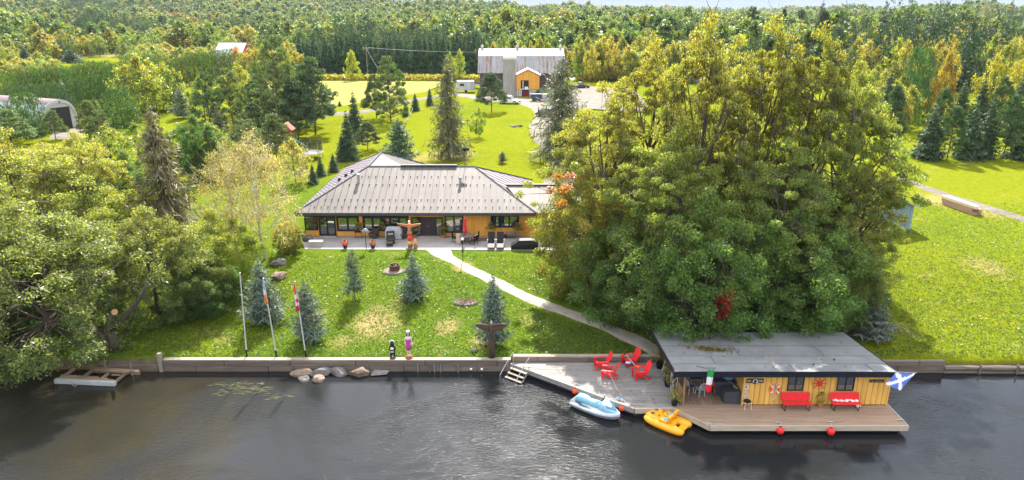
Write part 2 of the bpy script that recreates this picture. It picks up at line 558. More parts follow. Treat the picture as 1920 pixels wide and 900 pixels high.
def grow_spruce(seed, whorls=26, per=8, z0=0.06, power=0.85, droop=0.25, twigs=9, tw=0.026, open_=0.0, trunk_r=0.014, up=0.06, ragged=0.15, hang=0.0):
    g = np.random.default_rng(seed)
    qb = QB()
    qb.tube(np.column_stack([np.zeros(5), np.zeros(5), np.linspace(0, 0.99, 5)]), trunk_r * np.linspace(1.2, 0.08, 5), 6)
    P, N, T, L, W = [], [], [], [], []
    for i in range(whorls):
        t = (i + g.uniform(0, .8)) / whorls
        z = z0 + (1 - z0) * t
        Lb = 0.5 * ((1 - t) ** power + 0.035)
        for k in range(per):
            if g.uniform() < open_: continue
            a = 2 * PI * (k + g.uniform(-.5, .5)) / per + i * 0.7
            Lk = Lb * g.uniform(1 - ragged * 2, 1 + ragged)
            zz = z + g.uniform(-.5, .5) / whorls
            d = np.array([math.cos(a), math.sin(a)])
            s = np.linspace(0, 1, 5)
            zb = zz - droop * Lk * (s ** 1.0) * 0.8 + up * Lk * s ** 3 + 0.02 * (1 - t) * s
            line = np.column_stack([d[0] * Lk * s, d[1] * Lk * s, zb])
            if Lk > 0.12: qb.tube(line[[0, 2, 4]], np.array([0.0035, 0.0024, 0.0008]), 3)
            n = max(3, int(twigs * (0.35 + Lk * 1.6)))
            for q in range(n):
                u = (q + g.uniform(0, 1)) / n
                u = 0.12 + 0.88 * u
                base = np.array([np.interp(u, s, line[:, j]) for j in range(3)])
                side = 1 if q % 2 else -1
                fw = g.uniform(0.35, 0.8)
                tl = Lk * (0.42 * (1 - u) + 0.20) * g.uniform(0.7, 1.25)
                dirv = np.array([d[0] * fw - d[1] * side * (1 - fw * .4), d[1] * fw + d[0] * side * (1 - fw * .4), -0.18 - droop * 0.4 - hang * g.uniform(.5, 1.5) + g.normal(0, .12)])
                dirv /= np.linalg.norm(dirv)
                P.append(base + dirv * tl * 0.45); T.append(dirv)
                N.append(np.array([0, 0, 1.0]) + g.normal(0, .5, 3) + 0.4 * np.array([d[0], d[1], 0]))
                L.append(tl * 1.1); W.append(min(tw, tl * 0.6) * g.uniform(.7, 1.4))
            # end spray
            P.append(line[4]); T.append(np.array([d[0], d[1], -0.1])); N.append(np.array([0, 0, 1.0]) + g.normal(0, .4, 3)); L.append(Lk * .3 + .01); W.append(tw)
    P.append(np.array([0, 0, 0.985])); T.append(np.array([0, 0, 1.0])); N.append(np.array([0, -1.0, 0])); L.append(0.045); W.append(0.008)
    V, F = leaf_quads(np.array(P), np.array(N), np.array(T), np.array(L), np.array(W))
    return qb.get(), (V, F)
def grow_pine(seed, clumps=95, tufts=120, z0=0.25, profile='cone', tuft=0.05, clump_r=0.075, trunk_r=0.016):
    g = np.random.default_rng(seed)
    qb = QB()
    wob = np.cumsum(g.normal(0, 0.008, (6, 2)), axis=0); wob[0] = 0
    qb.tube(np.column_stack([wob, np.linspace(0, 0.96, 6)]), trunk_r * np.linspace(1.2, 0.15, 6), 6)
    P, O = [], []
    for i in range(clumps):
        t = g.uniform(0, 1) ** 1.1
        a = g.uniform(0, 2 * PI)
        r = float(crown_profile(np.array([t]), profile)[0]) * (0.45 + 0.6 * g.uniform() ** .6)
        z = z0 + (0.97 - z0) * t
        c = np.array([r * math.cos(a), r * math.sin(a), z])
        b = np.array([0, 0, max(0.05, z - 0.05 - 0.1 * r)])
        qb.tube(np.array([b, (b + c) / 2 + np.array([0, 0, 0.004]), c]), np.array([0.005, 0.0035, 0.0015]), 3)
        k = tufts
        q = unit(g.normal(0, 1, (k, 3))) * g.uniform(0, 1, (k, 1)) ** .5
        cr = clump_r * g.uniform(.7, 1.5)
        q *= np.array([cr * 1.25, cr * 1.25, cr * 0.42])
        q[:, 0] += 0.3 * cr * math.cos(a); q[:, 1] += 0.3 * cr * math.sin(a)
        P.append(c + q); O.append(q + np.array([0.4 * cr * math.cos(a), 0.4 * cr * math.sin(a), 0]))
    P = np.concatenate(P); O = np.concatenate(O); k = len(P)
    T = unit(O) + np.array([0, 0, 0.8]) + g.normal(0, .5, (k, 3))
    N = g.normal(0, 1, (k, 3)) + np.array([0, 0, .5])
    L = tuft * g.uniform(.6, 1.3, k)
    V, F = leaf_quads(P, N, T, L, L * 0.32)
    return qb.get(), (V, F)
def grow_cedar(seed, leaves=2600, power=0.55, leaf=0.05, z0=0.01, belly=0.0, trunk_r=0.02):
    """dense evergreen of upright flat sprays"""
    g = np.random.default_rng(seed)
    qb = QB()
    qb.tube(np.array([[0, 0, 0], [0, 0, .5], [0, 0, .9]]), trunk_r * np.array([1.2, .7, .1]), 6)
    t = g.uniform(0, 1, leaves) ** 1.25
    a = g.uniform(0, 2 * PI, leaves)
    prof = 0.5 * (1 - t) ** power if belly == 0 else 0.5 * np.sqrt(np.clip(1 - ((t - belly) / (1 - belly * 0.7)) ** 2, 0, 1))
    lump = 1 + 0.17 * np.sin(a * 4 + t * 11 + seed) + 0.14 * np.sin(a * 7 - t * 25)
    r = prof * lump * (0.7 + 0.34 * g.uniform(0, 1, leaves) ** .5)
    P = np.column_stack([r * np.cos(a), r * np.sin(a), z0 + (0.97 - z0) * t])
    O = np.column_stack([np.cos(a), np.sin(a), np.full(leaves, .25)])
    N = O + g.normal(0, .45, (leaves, 3))
    T = np.column_stack([np.cos(a) * .25, np.sin(a) * .25, np.ones(leaves)]) + g.normal(0, .25, (leaves, 3))
    L = leaf * g.uniform(.6, 1.4, leaves)
    V, F = leaf_quads(P, N, T, L, L * .5)
    return qb.get(), (V, F)

PROTO = {}
def proto(kind, grown, leafmat, bark=None):
    (tv, tf), (lv, lf) = grown
    bark = bark or BARK
    tm = np_mesh(kind + '_trunk', tv, tf, [bark], smooth=True)
    cm = np_mesh(kind + '_crown', lv, lf, [leafmat])
    jm = np_mesh(kind, np.concatenate([tv, lv]), np.concatenate([tf, lf + len(tv)]), [leafmat, bark], [1] * len(tf) + [0] * len(lf))
    PROTO.setdefault(kind.split('.')[0], []).append((tm, cm, jm))

for s in (11, 12): proto('big', grow_broadleaf(s, 'broad', 0.10, 310, 92000, 0.0105, 0.055, 0.30, 13, 0.004, 0.02, 0.6, bare=.10, fall=.1), LEAF)
proto('big', grow_broadleaf(14, 'tall', 0.14, 250, 72000, 0.0105, 0.054, 0.27, 13, 0.003, 0.022, 0.6, bare=.25, fall=.1), LEAF)
proto('low', grow_broadleaf(21, 'round', 0.03, 240, 70000, 0.0165, 0.068, 0.5, 10, 0.03, 0.015, 0.5), LEAF)
proto('willow', grow_broadleaf(31, 'broad', 0.02, 280, 80000, 0.0155, 0.058, 0.5, 12, 0.04, 0.015, 0.40, bare=.05), LEAF)
proto('birch', grow_broadleaf(41, 'tall', 0.2, 150, 13000, 0.014, 0.07, 0.55, 10, 0.05, 0.012, 0.5, bare=.6), LEAF, PALEBARK)
for s, pf in ((51, 'oval'), (52, 'round'), (53, 'tall'), (54, 'oval')):
    proto('broad', grow_broadleaf(s, pf, 0.13, 85, 6500, 0.036, 0.095, 0.7, 7, 0.0, 0.016, 0.6), LEAF)
for s in (61, 62): proto('spruce', grow_spruce(s, 30, 9, 0.05, 0.9, 0.18, 12, 0.03, ragged=.2), NEEDLE)
for s, pw, rg in ((63, .8, .2), (64, .65, .28), (68, .95, .24)): proto('lawnspruce', grow_spruce(s, 23, 9, 0.07, pw, 0.02, 15, 0.026, .06, up=.15, ragged=rg), NEEDLE)
for s in (65, 66): proto('oldspruce', grow_spruce(s, 34, 8, 0.14, 0.62, 0.55, 15, 0.016, 0.12, 0.018, .2, .28, hang=.5), NEEDLE)
proto('thinspruce', grow_spruce(67, 20, 7, 0.2, 0.5, 0.1, 16, 0.03, .12, .02, .1, .3), NEEDLE)
for s in (71, 72): proto('pine', grow_pine(s), NEEDLE)
for s in (73,): proto('tallpine', grow_pine(s, 120, 110, .10, 'tall', .04, .065), NEEDLE)
for s in (81, 82, 83): proto('cedar', grow_cedar(s), NEEDLE)
for s in (85, 86): proto('column', grow_cedar(s, 2600, belly=.42, leaf=.05), NEEDLE)
proto('roundcedar', grow_cedar(84, 4200, belly=0.36, leaf=.055), NEEDLE)

NEEDLED = ('spruce', 'lawnspruce', 'oldspruce', 'thinspruce', 'pine', 'tallpine', 'cedar', 'column', 'roundcedar')
def tint(c, kind=''):
    if kind in NEEDLED: return (c[0] * 1.15, c[1] * 1.22, c[2] * 1.1)
    return (min(.45, c[0] * 1.4), min(.4, c[1] * 1.5), c[2] * 1.75) if c[0] < .2 else c
NTREE = [0]
def tree(kind, x, y, h, w, label, color, autumn=0.0, group=None, cat='tree', name='tree', parts=True, v=None, rz=None, z=None):
    lst = PROTO[kind]
    tm, cm, jm = lst[(NTREE[0] if v is None else v) % len(lst)]
    NTREE[0] += 1
    z = gz(x, y) - 0.05 if z is None else z
    rz = rnd.uniform(0, 6.28) if rz is None else rz
    if parts:
        r = thing(name, label, cat, (x, y, z), rz, group, (w, w, h))
        link_mesh('trunk', tm, r)
        c = link_mesh('crown', cm, r)
        c.color = (*tint(color, kind), autumn)
    else:
        r = link_mesh(name, jm)
        r.location, r.rotation_euler, r.scale = (x, y, z), (0, 0, rz), (w, w, h)
        r.color = (*tint(color, kind), autumn)
        tag(r, label, cat, group)
    return r
def ptree(kind, px, base, top, wpx, label, color, autumn=0.0, **k):
    """place a tree by where the photograph shows its foot, its tip and its width"""
    p = atg(px, base)
    tip = atY(px, top, p.y)
    h = tip.z - p.z
    if kind in ('big', 'low', 'willow', 'birch', 'broad'): h *= 1.10 if kind == 'big' else 1.07
    w = wpx / FPX * depth((p.x, p.y, (p.z + tip.z) / 2))
    return tree(kind, p.x, p.y, h, w, label, color, autumn, **k)
# ------------------------------------------------------------------ ground, water, tracks
def ground_material():
    m = bpy.data.materials.new('lawn')
    n, l = nodes_of(m)
    b = n['Principled BSDF']
    b.inputs['Roughness'].default_value = 0.85
    b.inputs['Specular IOR Level'].default_value = 0.0
    t = n.new('ShaderNodeTexCoord')
    def noise(scale, detail=4, rough=.6, dist=0):
        q = n.new('ShaderNodeTexNoise')
        q.inputs['Scale'].default_value = scale; q.inputs['Detail'].default_value = detail
        q.inputs['Roughness'].default_value = rough; q.inputs['Distortion'].default_value = dist
        l.new(t.outputs['Object'], q.inputs['Vector'])
        return q.outputs['Fac']
    def ramp(f, a, b_, c0, c1):
        r = n.new('ShaderNodeValToRGB')
        r.color_ramp.elements[0].position = a; r.color_ramp.elements[0].color = (*c0, 1)
        r.color_ramp.elements[1].position = b_; r.color_ramp.elements[1].color = (*c1, 1)
        l.new(f, r.inputs['Fac'])
        return r.outputs['Color']
    def mix(f, a, b_):
        q = n.new('ShaderNodeMix'); q.data_type = 'RGBA'
        l.new(f, q.inputs['Factor']); l.new(a, q.inputs['A']); l.new(b_, q.inputs['B'])
        return q.outputs['Result']
    fine = ramp(noise(2.2, 6, .75), .32, .68, (0.046, 0.092, 0.010), (0.105, 0.152, 0.016))
    yel = ramp(noise(1.4, 6, .7), .3, .7, (0.108, 0.140, 0.008), (0.178, 0.190, 0.012))
    sp_ = n.new('ShaderNodeSeparateXYZ'); l.new(t.outputs['Object'], sp_.inputs[0])
    def rng(o_, a_, b_):
        q = n.new('ShaderNodeMapRange'); q.interpolation_type = 'SMOOTHSTEP'
        q.inputs['From Min'].default_value = a_; q.inputs['From Max'].default_value = b_
        l.new(o_, q.inputs['Value']); return q.outputs['Result']
    mxx = n.new('ShaderNodeMath'); mxx.operation = 'MAXIMUM'; l.new(rng(sp_.outputs['X'], 19, 30), mxx.inputs[0]); l.new(rng(sp_.outputs['Y'], 66, 95), mxx.inputs[1])
    ad_ = n.new('ShaderNodeMath'); ad_.operation = 'MULTIPLY_ADD'; ad_.inputs[1].default_value = .30
    l.new(mxx.outputs[0], ad_.inputs[0]); l.new(noise(0.055, 3, .6), ad_.inputs[2])
    col = mix(ramp(ad_.outputs[0], .48, .78, (0, 0, 0), (1, 1, 1)), fine, yel)
    dry = ramp(noise(5, 4, .7), .3, .7, (0.20, 0.16, 0.06), (0.36, 0.27, 0.13))
    col = mix(ramp(noise(0.33, 5, .65, .4), .60, .78, (0, 0, 0), (.75, .75, .75)), col, dry)
    tiny = ramp(noise(9, 3, .6), .35, .65, (.72, .72, .72), (1.2, 1.2, 1.2))
    mm = n.new('ShaderNodeMix'); mm.data_type = 'RGBA'; mm.blend_type = 'MULTIPLY'
    mm.inputs['Factor'].default_value = 1
    l.new(col, mm.inputs['A']); l.new(tiny, mm.inputs['B'])
    col = mm.outputs['Result']
    # worn bare patches where the photograph shows them
    for (px, py, r, s) in ((705, 606, 2.3, 1), (640, 640, 1.1, .6), (840, 612, 1.3, .75), (905, 640, 1.2, .8), (585, 598, 1.3, .7), (990, 600, .9, .5), (745, 568, 1.0, .5),
                           (870, 500, 1.2, .8), (845, 290, 4.5, .8), (770, 300, 5, .5), (1850, 500, 2.2, .55), (1760, 375, 3.2, .7), (1700, 620, 1.2, .5), (1850, 400, 2.0, .5)):
        p = atg(px, py)
        vm = n.new('ShaderNodeVectorMath'); vm.operation = 'SUBTRACT'
        vm.inputs[1].default_value = (p.x, p.y, p.z)
        l.new(t.outputs['Object'], vm.inputs[0])
        sc = n.new('ShaderNodeVectorMath'); sc.operation = 'MULTIPLY'
        sc.inputs[1].default_value = (1 / r, 0.75 / r, 0)
        l.new(vm.outputs[0], sc.inputs[0])
        ln = n.new('ShaderNodeVectorMath'); ln.operation = 'LENGTH'
        l.new(sc.outputs[0], ln.inputs[0])
        nn = n.new('ShaderNodeMath'); nn.operation = 'MULTIPLY_ADD'; nn.inputs[1].default_value = 1.6; 
        l.new(noise(1.1, 5, .7), nn.inputs[0]); l.new(ln.outputs['Value'], nn.inputs[2])
        hf = n.new('ShaderNodeMath'); hf.operation = 'MULTIPLY'; hf.inputs[1].default_value = .4
        l.new(nn.outputs[0], hf.inputs[0])
        f = ramp(hf.outputs[0], .44, .70, (s, s, s), (0, 0, 0))
        col = mix(f, col, dry)
    l.new(col, b.inputs['Base Color'])
    bp = n.new('ShaderNodeBump'); bp.inputs['Strength'].default_value = 1.0; bp.inputs['Distance'].default_value = 0.16
    l.new(noise(3.2, 8, .72), bp.inputs['Height'])
    l.new(bp.outputs['Normal'], b.inputs['Normal'])
    return m
LAWN = ground_material()
FLOOR = mat('forest_floor', (0.05, 0.055, 0.02), 0.95, .4, .2)
SOIL = mat('soil', (0.10, 0.075, 0.045), 0.95, .4, 2, .8)
GRAVEL = mat('gravel', (0.14, 0.12, 0.102), 0.95, .32, .7, .7, 14)
CONCRETE = mat('concrete', (0.34, 0.30, 0.255), 0.9, .28, .9, .3, 20)
def shore(x):
    return SHORE + 0.12 * math.sin(x * .6) * (1 if x > 24 else 0) - (sstep(24, 34, x) * .3)
def build_ground():
    ys = [0.0]
    while ys[-1] < 8500:
        y = ys[-1]
        ys.append(y + (0.7 if y < 30 else 2.0 if y < 70 else 3.5 if y < 130 else 6 if y < 260 else y * .035))
    NC = 170
    V, F, MI = [], [], []
    t = np.linspace(-1, 1, NC)
    for r, dy in enumerate([-1] + ys):
        y0 = SHORE + max(dy, 0)
        hw = 0.95 * y0 + 45
        for k in range(NC):
            x = t[k] * hw
            y = y0 + (shore(x) - SHORE) * (1 - sstep(0, 12, dy))
            z = gz(x, y) + (0 if dy <= 0 else 0.035 * math.sin(x * 1.3 + y * .7) * math.sin(y * 1.1 - x * .5) * sstep(0, 3, dy) * (1 if y < 58 or 90 < y < 130 else 0))
            if r == 0: z = -1.6
            if dy <= 0 and x > 24: z = min(z, .55) if r else z
            V.append((x, y, z))
    nr = len(ys) + 1
    for r in range(nr - 1):
        for k in range(NC - 1):
            F.append((r * NC + k, r * NC + k + 1, (r + 1) * NC + k + 1, (r + 1) * NC + k))
            yy = V[F[-1][0]][1]; xx = V[F[-1][0]][0]
            lim = 236 if xx > -95 else 345
            if xx > 75: lim = 205
            MI.append(2 if r == 0 else 1 if yy > lim else 0)
    me = np_mesh('ground', V, F, [LAWN, FLOOR, SOIL], MI, smooth=True)
    return struct(link_mesh('ground', me))
build_ground()

def water_material():
    m = bpy.data.materials.new('water')
    n, l = nodes_of(m)
    b = n['Principled BSDF']
    b.inputs['IOR'].default_value = 1.333
    b.inputs['Roughness'].default_value = 0.04
    t = n.new('ShaderNodeTexCoord')
    def noise(scale, st=(1, 1, 1), rot=0, detail=3, rough=.55, dist=0):
        mp_ = n.new('ShaderNodeMapping'); mp_.inputs['Scale'].default_value = st; mp_.inputs['Rotation'].default_value = (0, 0, rot)
        l.new(t.outputs['Object'], mp_.inputs['Vector'])
        q = n.new('ShaderNodeTexNoise'); q.inputs['Scale'].default_value = scale; q.inputs['Detail'].default_value = detail
        q.inputs['Roughness'].default_value = rough; q.inputs['Distortion'].default_value = dist
        l.new(mp_.outputs['Vector'], q.inputs['Vector'])
        return q.outputs['Fac']
    # peaty water over a silty bed: brown shallows on the west side
    sep = n.new('ShaderNodeSeparateXYZ'); l.new(t.outputs['Object'], sep.inputs[0])
    sh = n.new('ShaderNodeMapRange'); sh.inputs['From Min'].default_value = -6; sh.inputs['From Max'].default_value = -17
    l.new(sep.outputs['X'], sh.inputs['Value'])
    ad = n.new('ShaderNodeMath'); ad.operation = 'MULTIPLY'
    l.new(noise(.22, (1, .55, 1), .5, 5, .6, .6), ad.inputs[0]); l.new(sh.outputs['Result'], ad.inputs[1])
    rp = n.new('ShaderNodeValToRGB')
    rp.color_ramp.elements[0].position = .30; rp.color_ramp.elements[0].color = (0.0145, 0.0155, 0.017, 1)
    rp.color_ramp.elements[1].position = .72; rp.color_ramp.elements[1].color = (0.026, 0.021, 0.010, 1)
    l.new(ad.outputs[0], rp.inputs['Fac'])
    l.new(rp.outputs['Color'], b.inputs['Base Color'])
    # wind ripples, calmer in the lee of the bank and boathouse
    w1 = noise(3.0, (1.0, 2.3, 1), .45, 4, .6, .6)
    w2 = noise(8.0, (1, 1.7, 1), -.35, 3, .5, .3)
    w3 = noise(.5, (1, 1.4, 1), .2, 2)
    a1 = n.new('ShaderNodeMath'); a1.operation = 'MULTIPLY_ADD'; a1.inputs[1].default_value = .35
    l.new(w2, a1.inputs[0]); l.new(w1, a1.inputs[2])
    a2 = n.new('ShaderNodeMath'); a2.operation = 'MULTIPLY_ADD'; a2.inputs[1].default_value = .45
    l.new(w3, a2.inputs[0]); l.new(a1.outputs[0], a2.inputs[2])
    calm = n.new('ShaderNodeMapRange'); calm.inputs['From Min'].default_value = 40.0; calm.inputs['From Max'].default_value = 36.8
    calm.inputs['To Min'].default_value = .12; calm.inputs['To Max'].default_value = 1
    l.new(sep.outputs['Y'], calm.inputs['Value'])
    pt = n.new('ShaderNodeMapRange'); pt.inputs['From Min'].default_value = .42; pt.inputs['From Max'].default_value = .60
    pt.inputs['To Min'].default_value = .22; pt.inputs['To Max'].default_value = 1
    l.new(noise(.13, (1, 1.3, 1), .4, 3, .6, .5), pt.inputs['Value'])
    # sheltered pool in the lee of the boathouse
    def mth(op, a_, b_=None):
        q = n.new('ShaderNodeMath'); q.operation = op
        for i_, v_ in enumerate((a_, b_)):
            if v_ is None: continue
            if hasattr(v_, 'links'): l.new(v_, q.inputs[i_])
            else: q.inputs[i_].default_value = v_
        return q.outputs[0]
    ex = mth('SUBTRACT', mth('ABSOLUTE', mth('SUBTRACT', sep.outputs['X'], 13.5)), 7.5)
    ey = mth('SUBTRACT', mth('ABSOLUTE', mth('SUBTRACT', sep.outputs['Y'], 32.0)), 2.6)
    box = mth('ADD', mth('MAXIMUM', ex, ey), mth('MULTIPLY', noise(.5, (1, 1, 1), 0, 3), 1.6))
    lee = n.new('ShaderNodeMapRange'); lee.inputs['From Min'].default_value = .2; lee.inputs['From Max'].default_value = 2.6
    lee.inputs['To Min'].default_value = .10; lee.inputs['To Max'].default_value = 1
    l.new(box, lee.inputs['Value'])
    ml0 = n.new('ShaderNodeMath'); ml0.operation = 'MULTIPLY'
    l.new(calm.outputs['Result'], ml0.inputs[0]); l.new(lee.outputs['Result'], ml0.inputs[1])
    ml = n.new('ShaderNodeMath'); ml.operation = 'MULTIPLY'
    l.new(ml0.outputs[0], ml.inputs[0]); l.new(pt.outputs['Result'], ml.inputs[1])
    m2 = n.new('ShaderNodeMath'); m2.operation = 'MULTIPLY'; m2.inputs[1].default_value = .55
    l.new(ml.outputs[0], m2.inputs[0])
    bp = n.new('ShaderNodeBump'); bp.inputs['Distance'].default_value = 0.11
    l.new(m2.outputs[0], bp.inputs['Strength'])
    l.new(a2.outputs[0], bp.inputs['Height'])
    l.new(bp.outputs['Normal'], b.inputs['Normal'])
    return m
wm = MB(); wm.sheet([(-260, -260, 0), (260, -260, 0), (260, 41.2, 0), (-260, 41.2, 0)])
struct(wm.build('river_water', water_material()))
bm_ = MB(); bm_.sheet([(-260, -260, -1.5), (260, -260, -1.5), (260, 43, -1.5), (-260, 43, -1.5)])
struct(bm_.build('river_bed', SOIL))

def strip(name, left, right, m, dz=.03, nsub=24, across=5):
    """a sheet lying on the terrain between two edge lines given as photograph points"""
    def res(line):
        P = [atg(*p) for p in line]
        d = [0]
        for a, b in zip(P, P[1:]): d.append(d[-1] + (b - a).length)
        o = []
        for i in range(nsub + 1):
            s = d[-1] * i / nsub
            for j in range(len(P) - 1):
                if s <= d[j + 1] + 1e-6:
                    t = (s - d[j]) / max(d[j + 1] - d[j], 1e-6)
                    o.append(P[j].lerp(P[j + 1], t)); break
        return o
    A, B = res(left), res(right)
    V, F = [], []
    for i, (a, b) in enumerate(zip(A, B)):
        for k in range(across + 1):
            q = a.lerp(b, k / across)
            if k in (0, across): q += Vector((rnd.uniform(-.12, .12), rnd.uniform(-.12, .12), 0)) * min(3, q.y / 60)
            mu = dz * (1 if q.y < 70 else 1.6 if q.y < 140 else 2.2)
            edge = -mu - .06 if k in (0, across) else 0
            V.append((q.x, q.y, gz(q.x, q.y) + mu + edge))
    for i in range(nsub):
        for k in range(across):
            o = i * (across + 1) + k
            F.append((o, o + 1, o + across + 2, o + across + 1))
    return struct(link_mesh(name, np_mesh(name, V, F, [m], smooth=True)))
strip('garden_path', [(786, 467), (808, 480), (850, 497), (905, 530), (985, 567), (1100, 610), (1200, 655), (1215, 667)],
      [(852, 467), (858, 480), (880, 495), (935, 520), (1010, 556), (1110, 592), (1215, 632), (1258, 660)], CONCRETE, .045, 40)
# patio slab with a real edge
def slab():
    z = 2.17
    P = [at(572, 467, z), at(1075, 469, z), at(1080, 441, z), at(560, 441, z)]
    b = MB(); b.prism([(p.x, p.y, z) for p in P], (0, 0, -.5))
    return struct(b.build('patio', mat('patio_concrete', (0.29, 0.265, 0.255), .9, .16, .8, .25, 16)))
slab()
strip('farm_track', [(1682, 326), (1730, 345), (1800, 368), (1925, 405)], [(1685, 338), (1730, 357), (1800, 380), (1925, 420)][::1], GRAVEL, .04, 24)
strip('driveway', [(845, 178), (905, 190), (960, 193), (992, 204), (1000, 218), (988, 238), (996, 262), (1030, 290), (1010, 345)],
      [(850, 172), (905, 180), (970, 181), (1060, 190), (1060, 215), (1040, 238), (1045, 262), (1075, 290), (1110, 345)], GRAVEL, .05, 40)
strip('gravel_yard', [(1060, 204), (1066, 176), (1078, 163)], [(1225, 212), (1205, 182), (1190, 166)], GRAVEL, .09, 14, 12)
strip('country_road', [(400, 138), (660, 143), (900, 148), (1420, 155)], [(400, 133), (660, 139), (900, 144), (1420, 150)], mat('road_gravel', (0.33, .30, .26), .95, .15, .3), .12, 40)
strip('grass_track', [(520, 232), (600, 220), (690, 212), (780, 190), (850, 178)], [(520, 226), (600, 213), (690, 206), (780, 185), (850, 174)], GRAVEL, .07, 30)
FIELD = mat('mown_field', (0.165, 0.150, 0.012), .95, .4, .3)
strip('mown_field', [(470, 152), (640, 151), (850, 153)], [(560, 196), (640, 200), (800, 172)], FIELD, .1, 24, 12)
strip('distant_field', [(150, 108), (225, 108)], [(165, 96), (215, 96)], FIELD, .2, 8, 6)
strip('yard_at_metal_shed', [(90, 262), (150, 262)], [(110, 240), (165, 238)], GRAVEL, .06, 8, 6)

# ------------------------------------------------------------------ far woods: single trees near their front edge are built one by one further on
FAR_LEAF = leaf_material('far_leaf', .6, .35, autumn=False, vmin=.6, vmax=1.45,
                         fixed=(.017, ((0.0, (.036, .076, .028)), (.36, (.070, .115, .030)), (.64, (.112, .150, .034)), (.88, (.165, .175, .036)), (1.0, (.22, .155, .035)))))
FAR_NEEDLE = leaf_material('far_needle', .7, .15, autumn=False, vmin=.6, vmax=1.4, fixed=(.02, ((0, (.022, .060, .030)), (.5, (.038, .082, .030)), (1.0, (.06, .11, .035)))))
def source(name, grown, lm):
    (tv, tf), (lv, lf) = grown
    me = np_mesh(name, np.concatenate([tv, lv]), np.concatenate([tf, lf + len(tv)]), [lm, BARK], [1] * len(tf) + [0] * len(lf))
    return bpy.data.objects.new(name, me)
far_src = [source('far_broadleaf_source', grow_broadleaf(91 + i, pf, .12, 26, 750, .085, .16, .75, 3, 0, .016, .75), FAR_LEAF) for i, pf in enumerate(('oval', 'round', 'tall'))]
far_con = [source('far_conifer_source', grow_spruce(97 + i, 15, 6, .05, .85, .2, 4, .06), FAR_NEEDLE) for i in range(2)]
def noise2(x, y):
    return (math.sin(x * .011 + 1.3) * math.sin(y * .008 + .4) + .6 * math.sin(x * .023 - y * .017 + 2) + .4 * math.sin(x * .05 + y * .031))
def woods_front(x, y):
    a = x / y
    px = 960 + a * FPX * (y / depth((x, y, 3)))
    if px < 140: return 300
    if px < 410: return 352
    if px < 500: return 395
    if px < 560: return 330
    if px < 930: return 262
    if px < 1080: return 246
    if px < 1290: return 236
    if px < 1560: return 190
    return 178
pts = {k: [] for k in ('b0', 'b1', 'b2', 'c0', 'c1')}
g_ = random.Random(5)
y = 176.0
while y < 3100:
    sp = 7.2 if y < 420 else 8.6 if y < 800 else 12 if y < 1450 else 18
    if 1480 < y < 2050: y += 40; continue
    hw = .80 * y + 20
    x = -hw
    while x < hw:
        xx, yy = x + g_.uniform(-.45, .45) * sp, y + g_.uniform(-.45, .45) * sp
        x += sp
        if yy < woods_front(xx, yy): continue
        if -62 < xx + .0 and xx / yy > -.435 and xx / yy < -.355 and yy < 365 and yy > 240: continue
        nv = noise2(xx, yy)
        if noise2(yy * 1.7 + 90, xx * 1.3) > 1.02 and yy > 300: continue
        hv = 1 + .28 * noise2(xx * 2.3 + 40, yy * 2.1)
        con = nv > .62 or (yy < 330 and -80 < xx < -8 and yy < 315 + 20 * nv) or g_.random() < .10
        h = (g_.uniform(11.5, 18.5) if con else g_.uniform(8.5, 16.5)) * (1 if yy < 1450 else 1.5) * max(.6, hv)
        w = h * (g_.uniform(.30, .42) if con else g_.uniform(.65, 1.1))
        if yy > 800: w *= 1.25
        pts[('c%d' % g_.randrange(2)) if con else ('b%d' % g_.randrange(3))].append((xx, yy, gz(xx, yy) - .3, w, h, g_.uniform(0, 6.28)))
    y += sp
def woods(name, src, P, label, cat):
    P = np.array(P)
    me = bpy.data.meshes.new(name)
    me.vertices.add(len(P)); me.vertices.foreach_set('co', P[:, :3].astype(np.float32).ravel())
    for an, cols in (('sc', P[:, [3, 3, 4]]), ('ro', np.column_stack([P[:, 5] * 0, P[:, 5] * 0, P[:, 5]]))):
        at_ = me.attributes.new(an, 'FLOAT_VECTOR', 'POINT'); at_.data.foreach_set('vector', cols.astype(np.float32).ravel())
    o = link_mesh(name, me)
    ng = bpy.data.node_groups.new(name, 'GeometryNodeTree')
    ng.interface.new_socket('Geometry', in_out='INPUT', socket_type='NodeSocketGeometry')
    ng.interface.new_socket('Geometry', in_out='OUTPUT', socket_type='NodeSocketGeometry')
    N, L = ng.nodes, ng.links
    i, q = N.new('NodeGroupInput'), N.new('NodeGroupOutput')
    m2p = N.new('GeometryNodeMeshToPoints')
    ins = N.new('GeometryNodeInstanceOnPoints')
    oi = N.new('GeometryNodeObjectInfo'); oi.inputs['Object'].default_value = src; oi.inputs['As Instance'].default_value = True
    a1, a2 = N.new('GeometryNodeInputNamedAttribute'), N.new('GeometryNodeInputNamedAttribute')
    for a, nm in ((a1, 'sc'), (a2, 'ro')): a.data_type = 'FLOAT_VECTOR'; a.inputs['Name'].default_value = nm
    L.new(i.outputs[0], m2p.inputs['Mesh']); L.new(m2p.outputs[0], ins.inputs['Points'])
    L.new(oi.outputs['Geometry'], ins.inputs['Instance'])
    L.new(a1.outputs['Attribute'], ins.inputs['Scale']); L.new(a2.outputs['Attribute'], ins.inputs['Rotation'])
    L.new(ins.outputs[0], q.inputs[0])
    md = o.modifiers.new('woods', 'NODES'); md.node_group = ng
    o['kind'] = 'stuff'
    tag(o, label, cat, 'far woods behind the fields')
    return o
for k in range(3):
    woods('broadleaf_woods', far_src[k], pts['b%d' % k], 'far green and turning broadleaf woods behind the road and fields', 'woods')
for k in range(2):
    woods('conifer_woods', far_con[k], pts['c%d' % k], 'far dark conifer woods mixed into the hills behind the road', 'woods')
print('far trees', sum(len(v) for v in pts.values()))
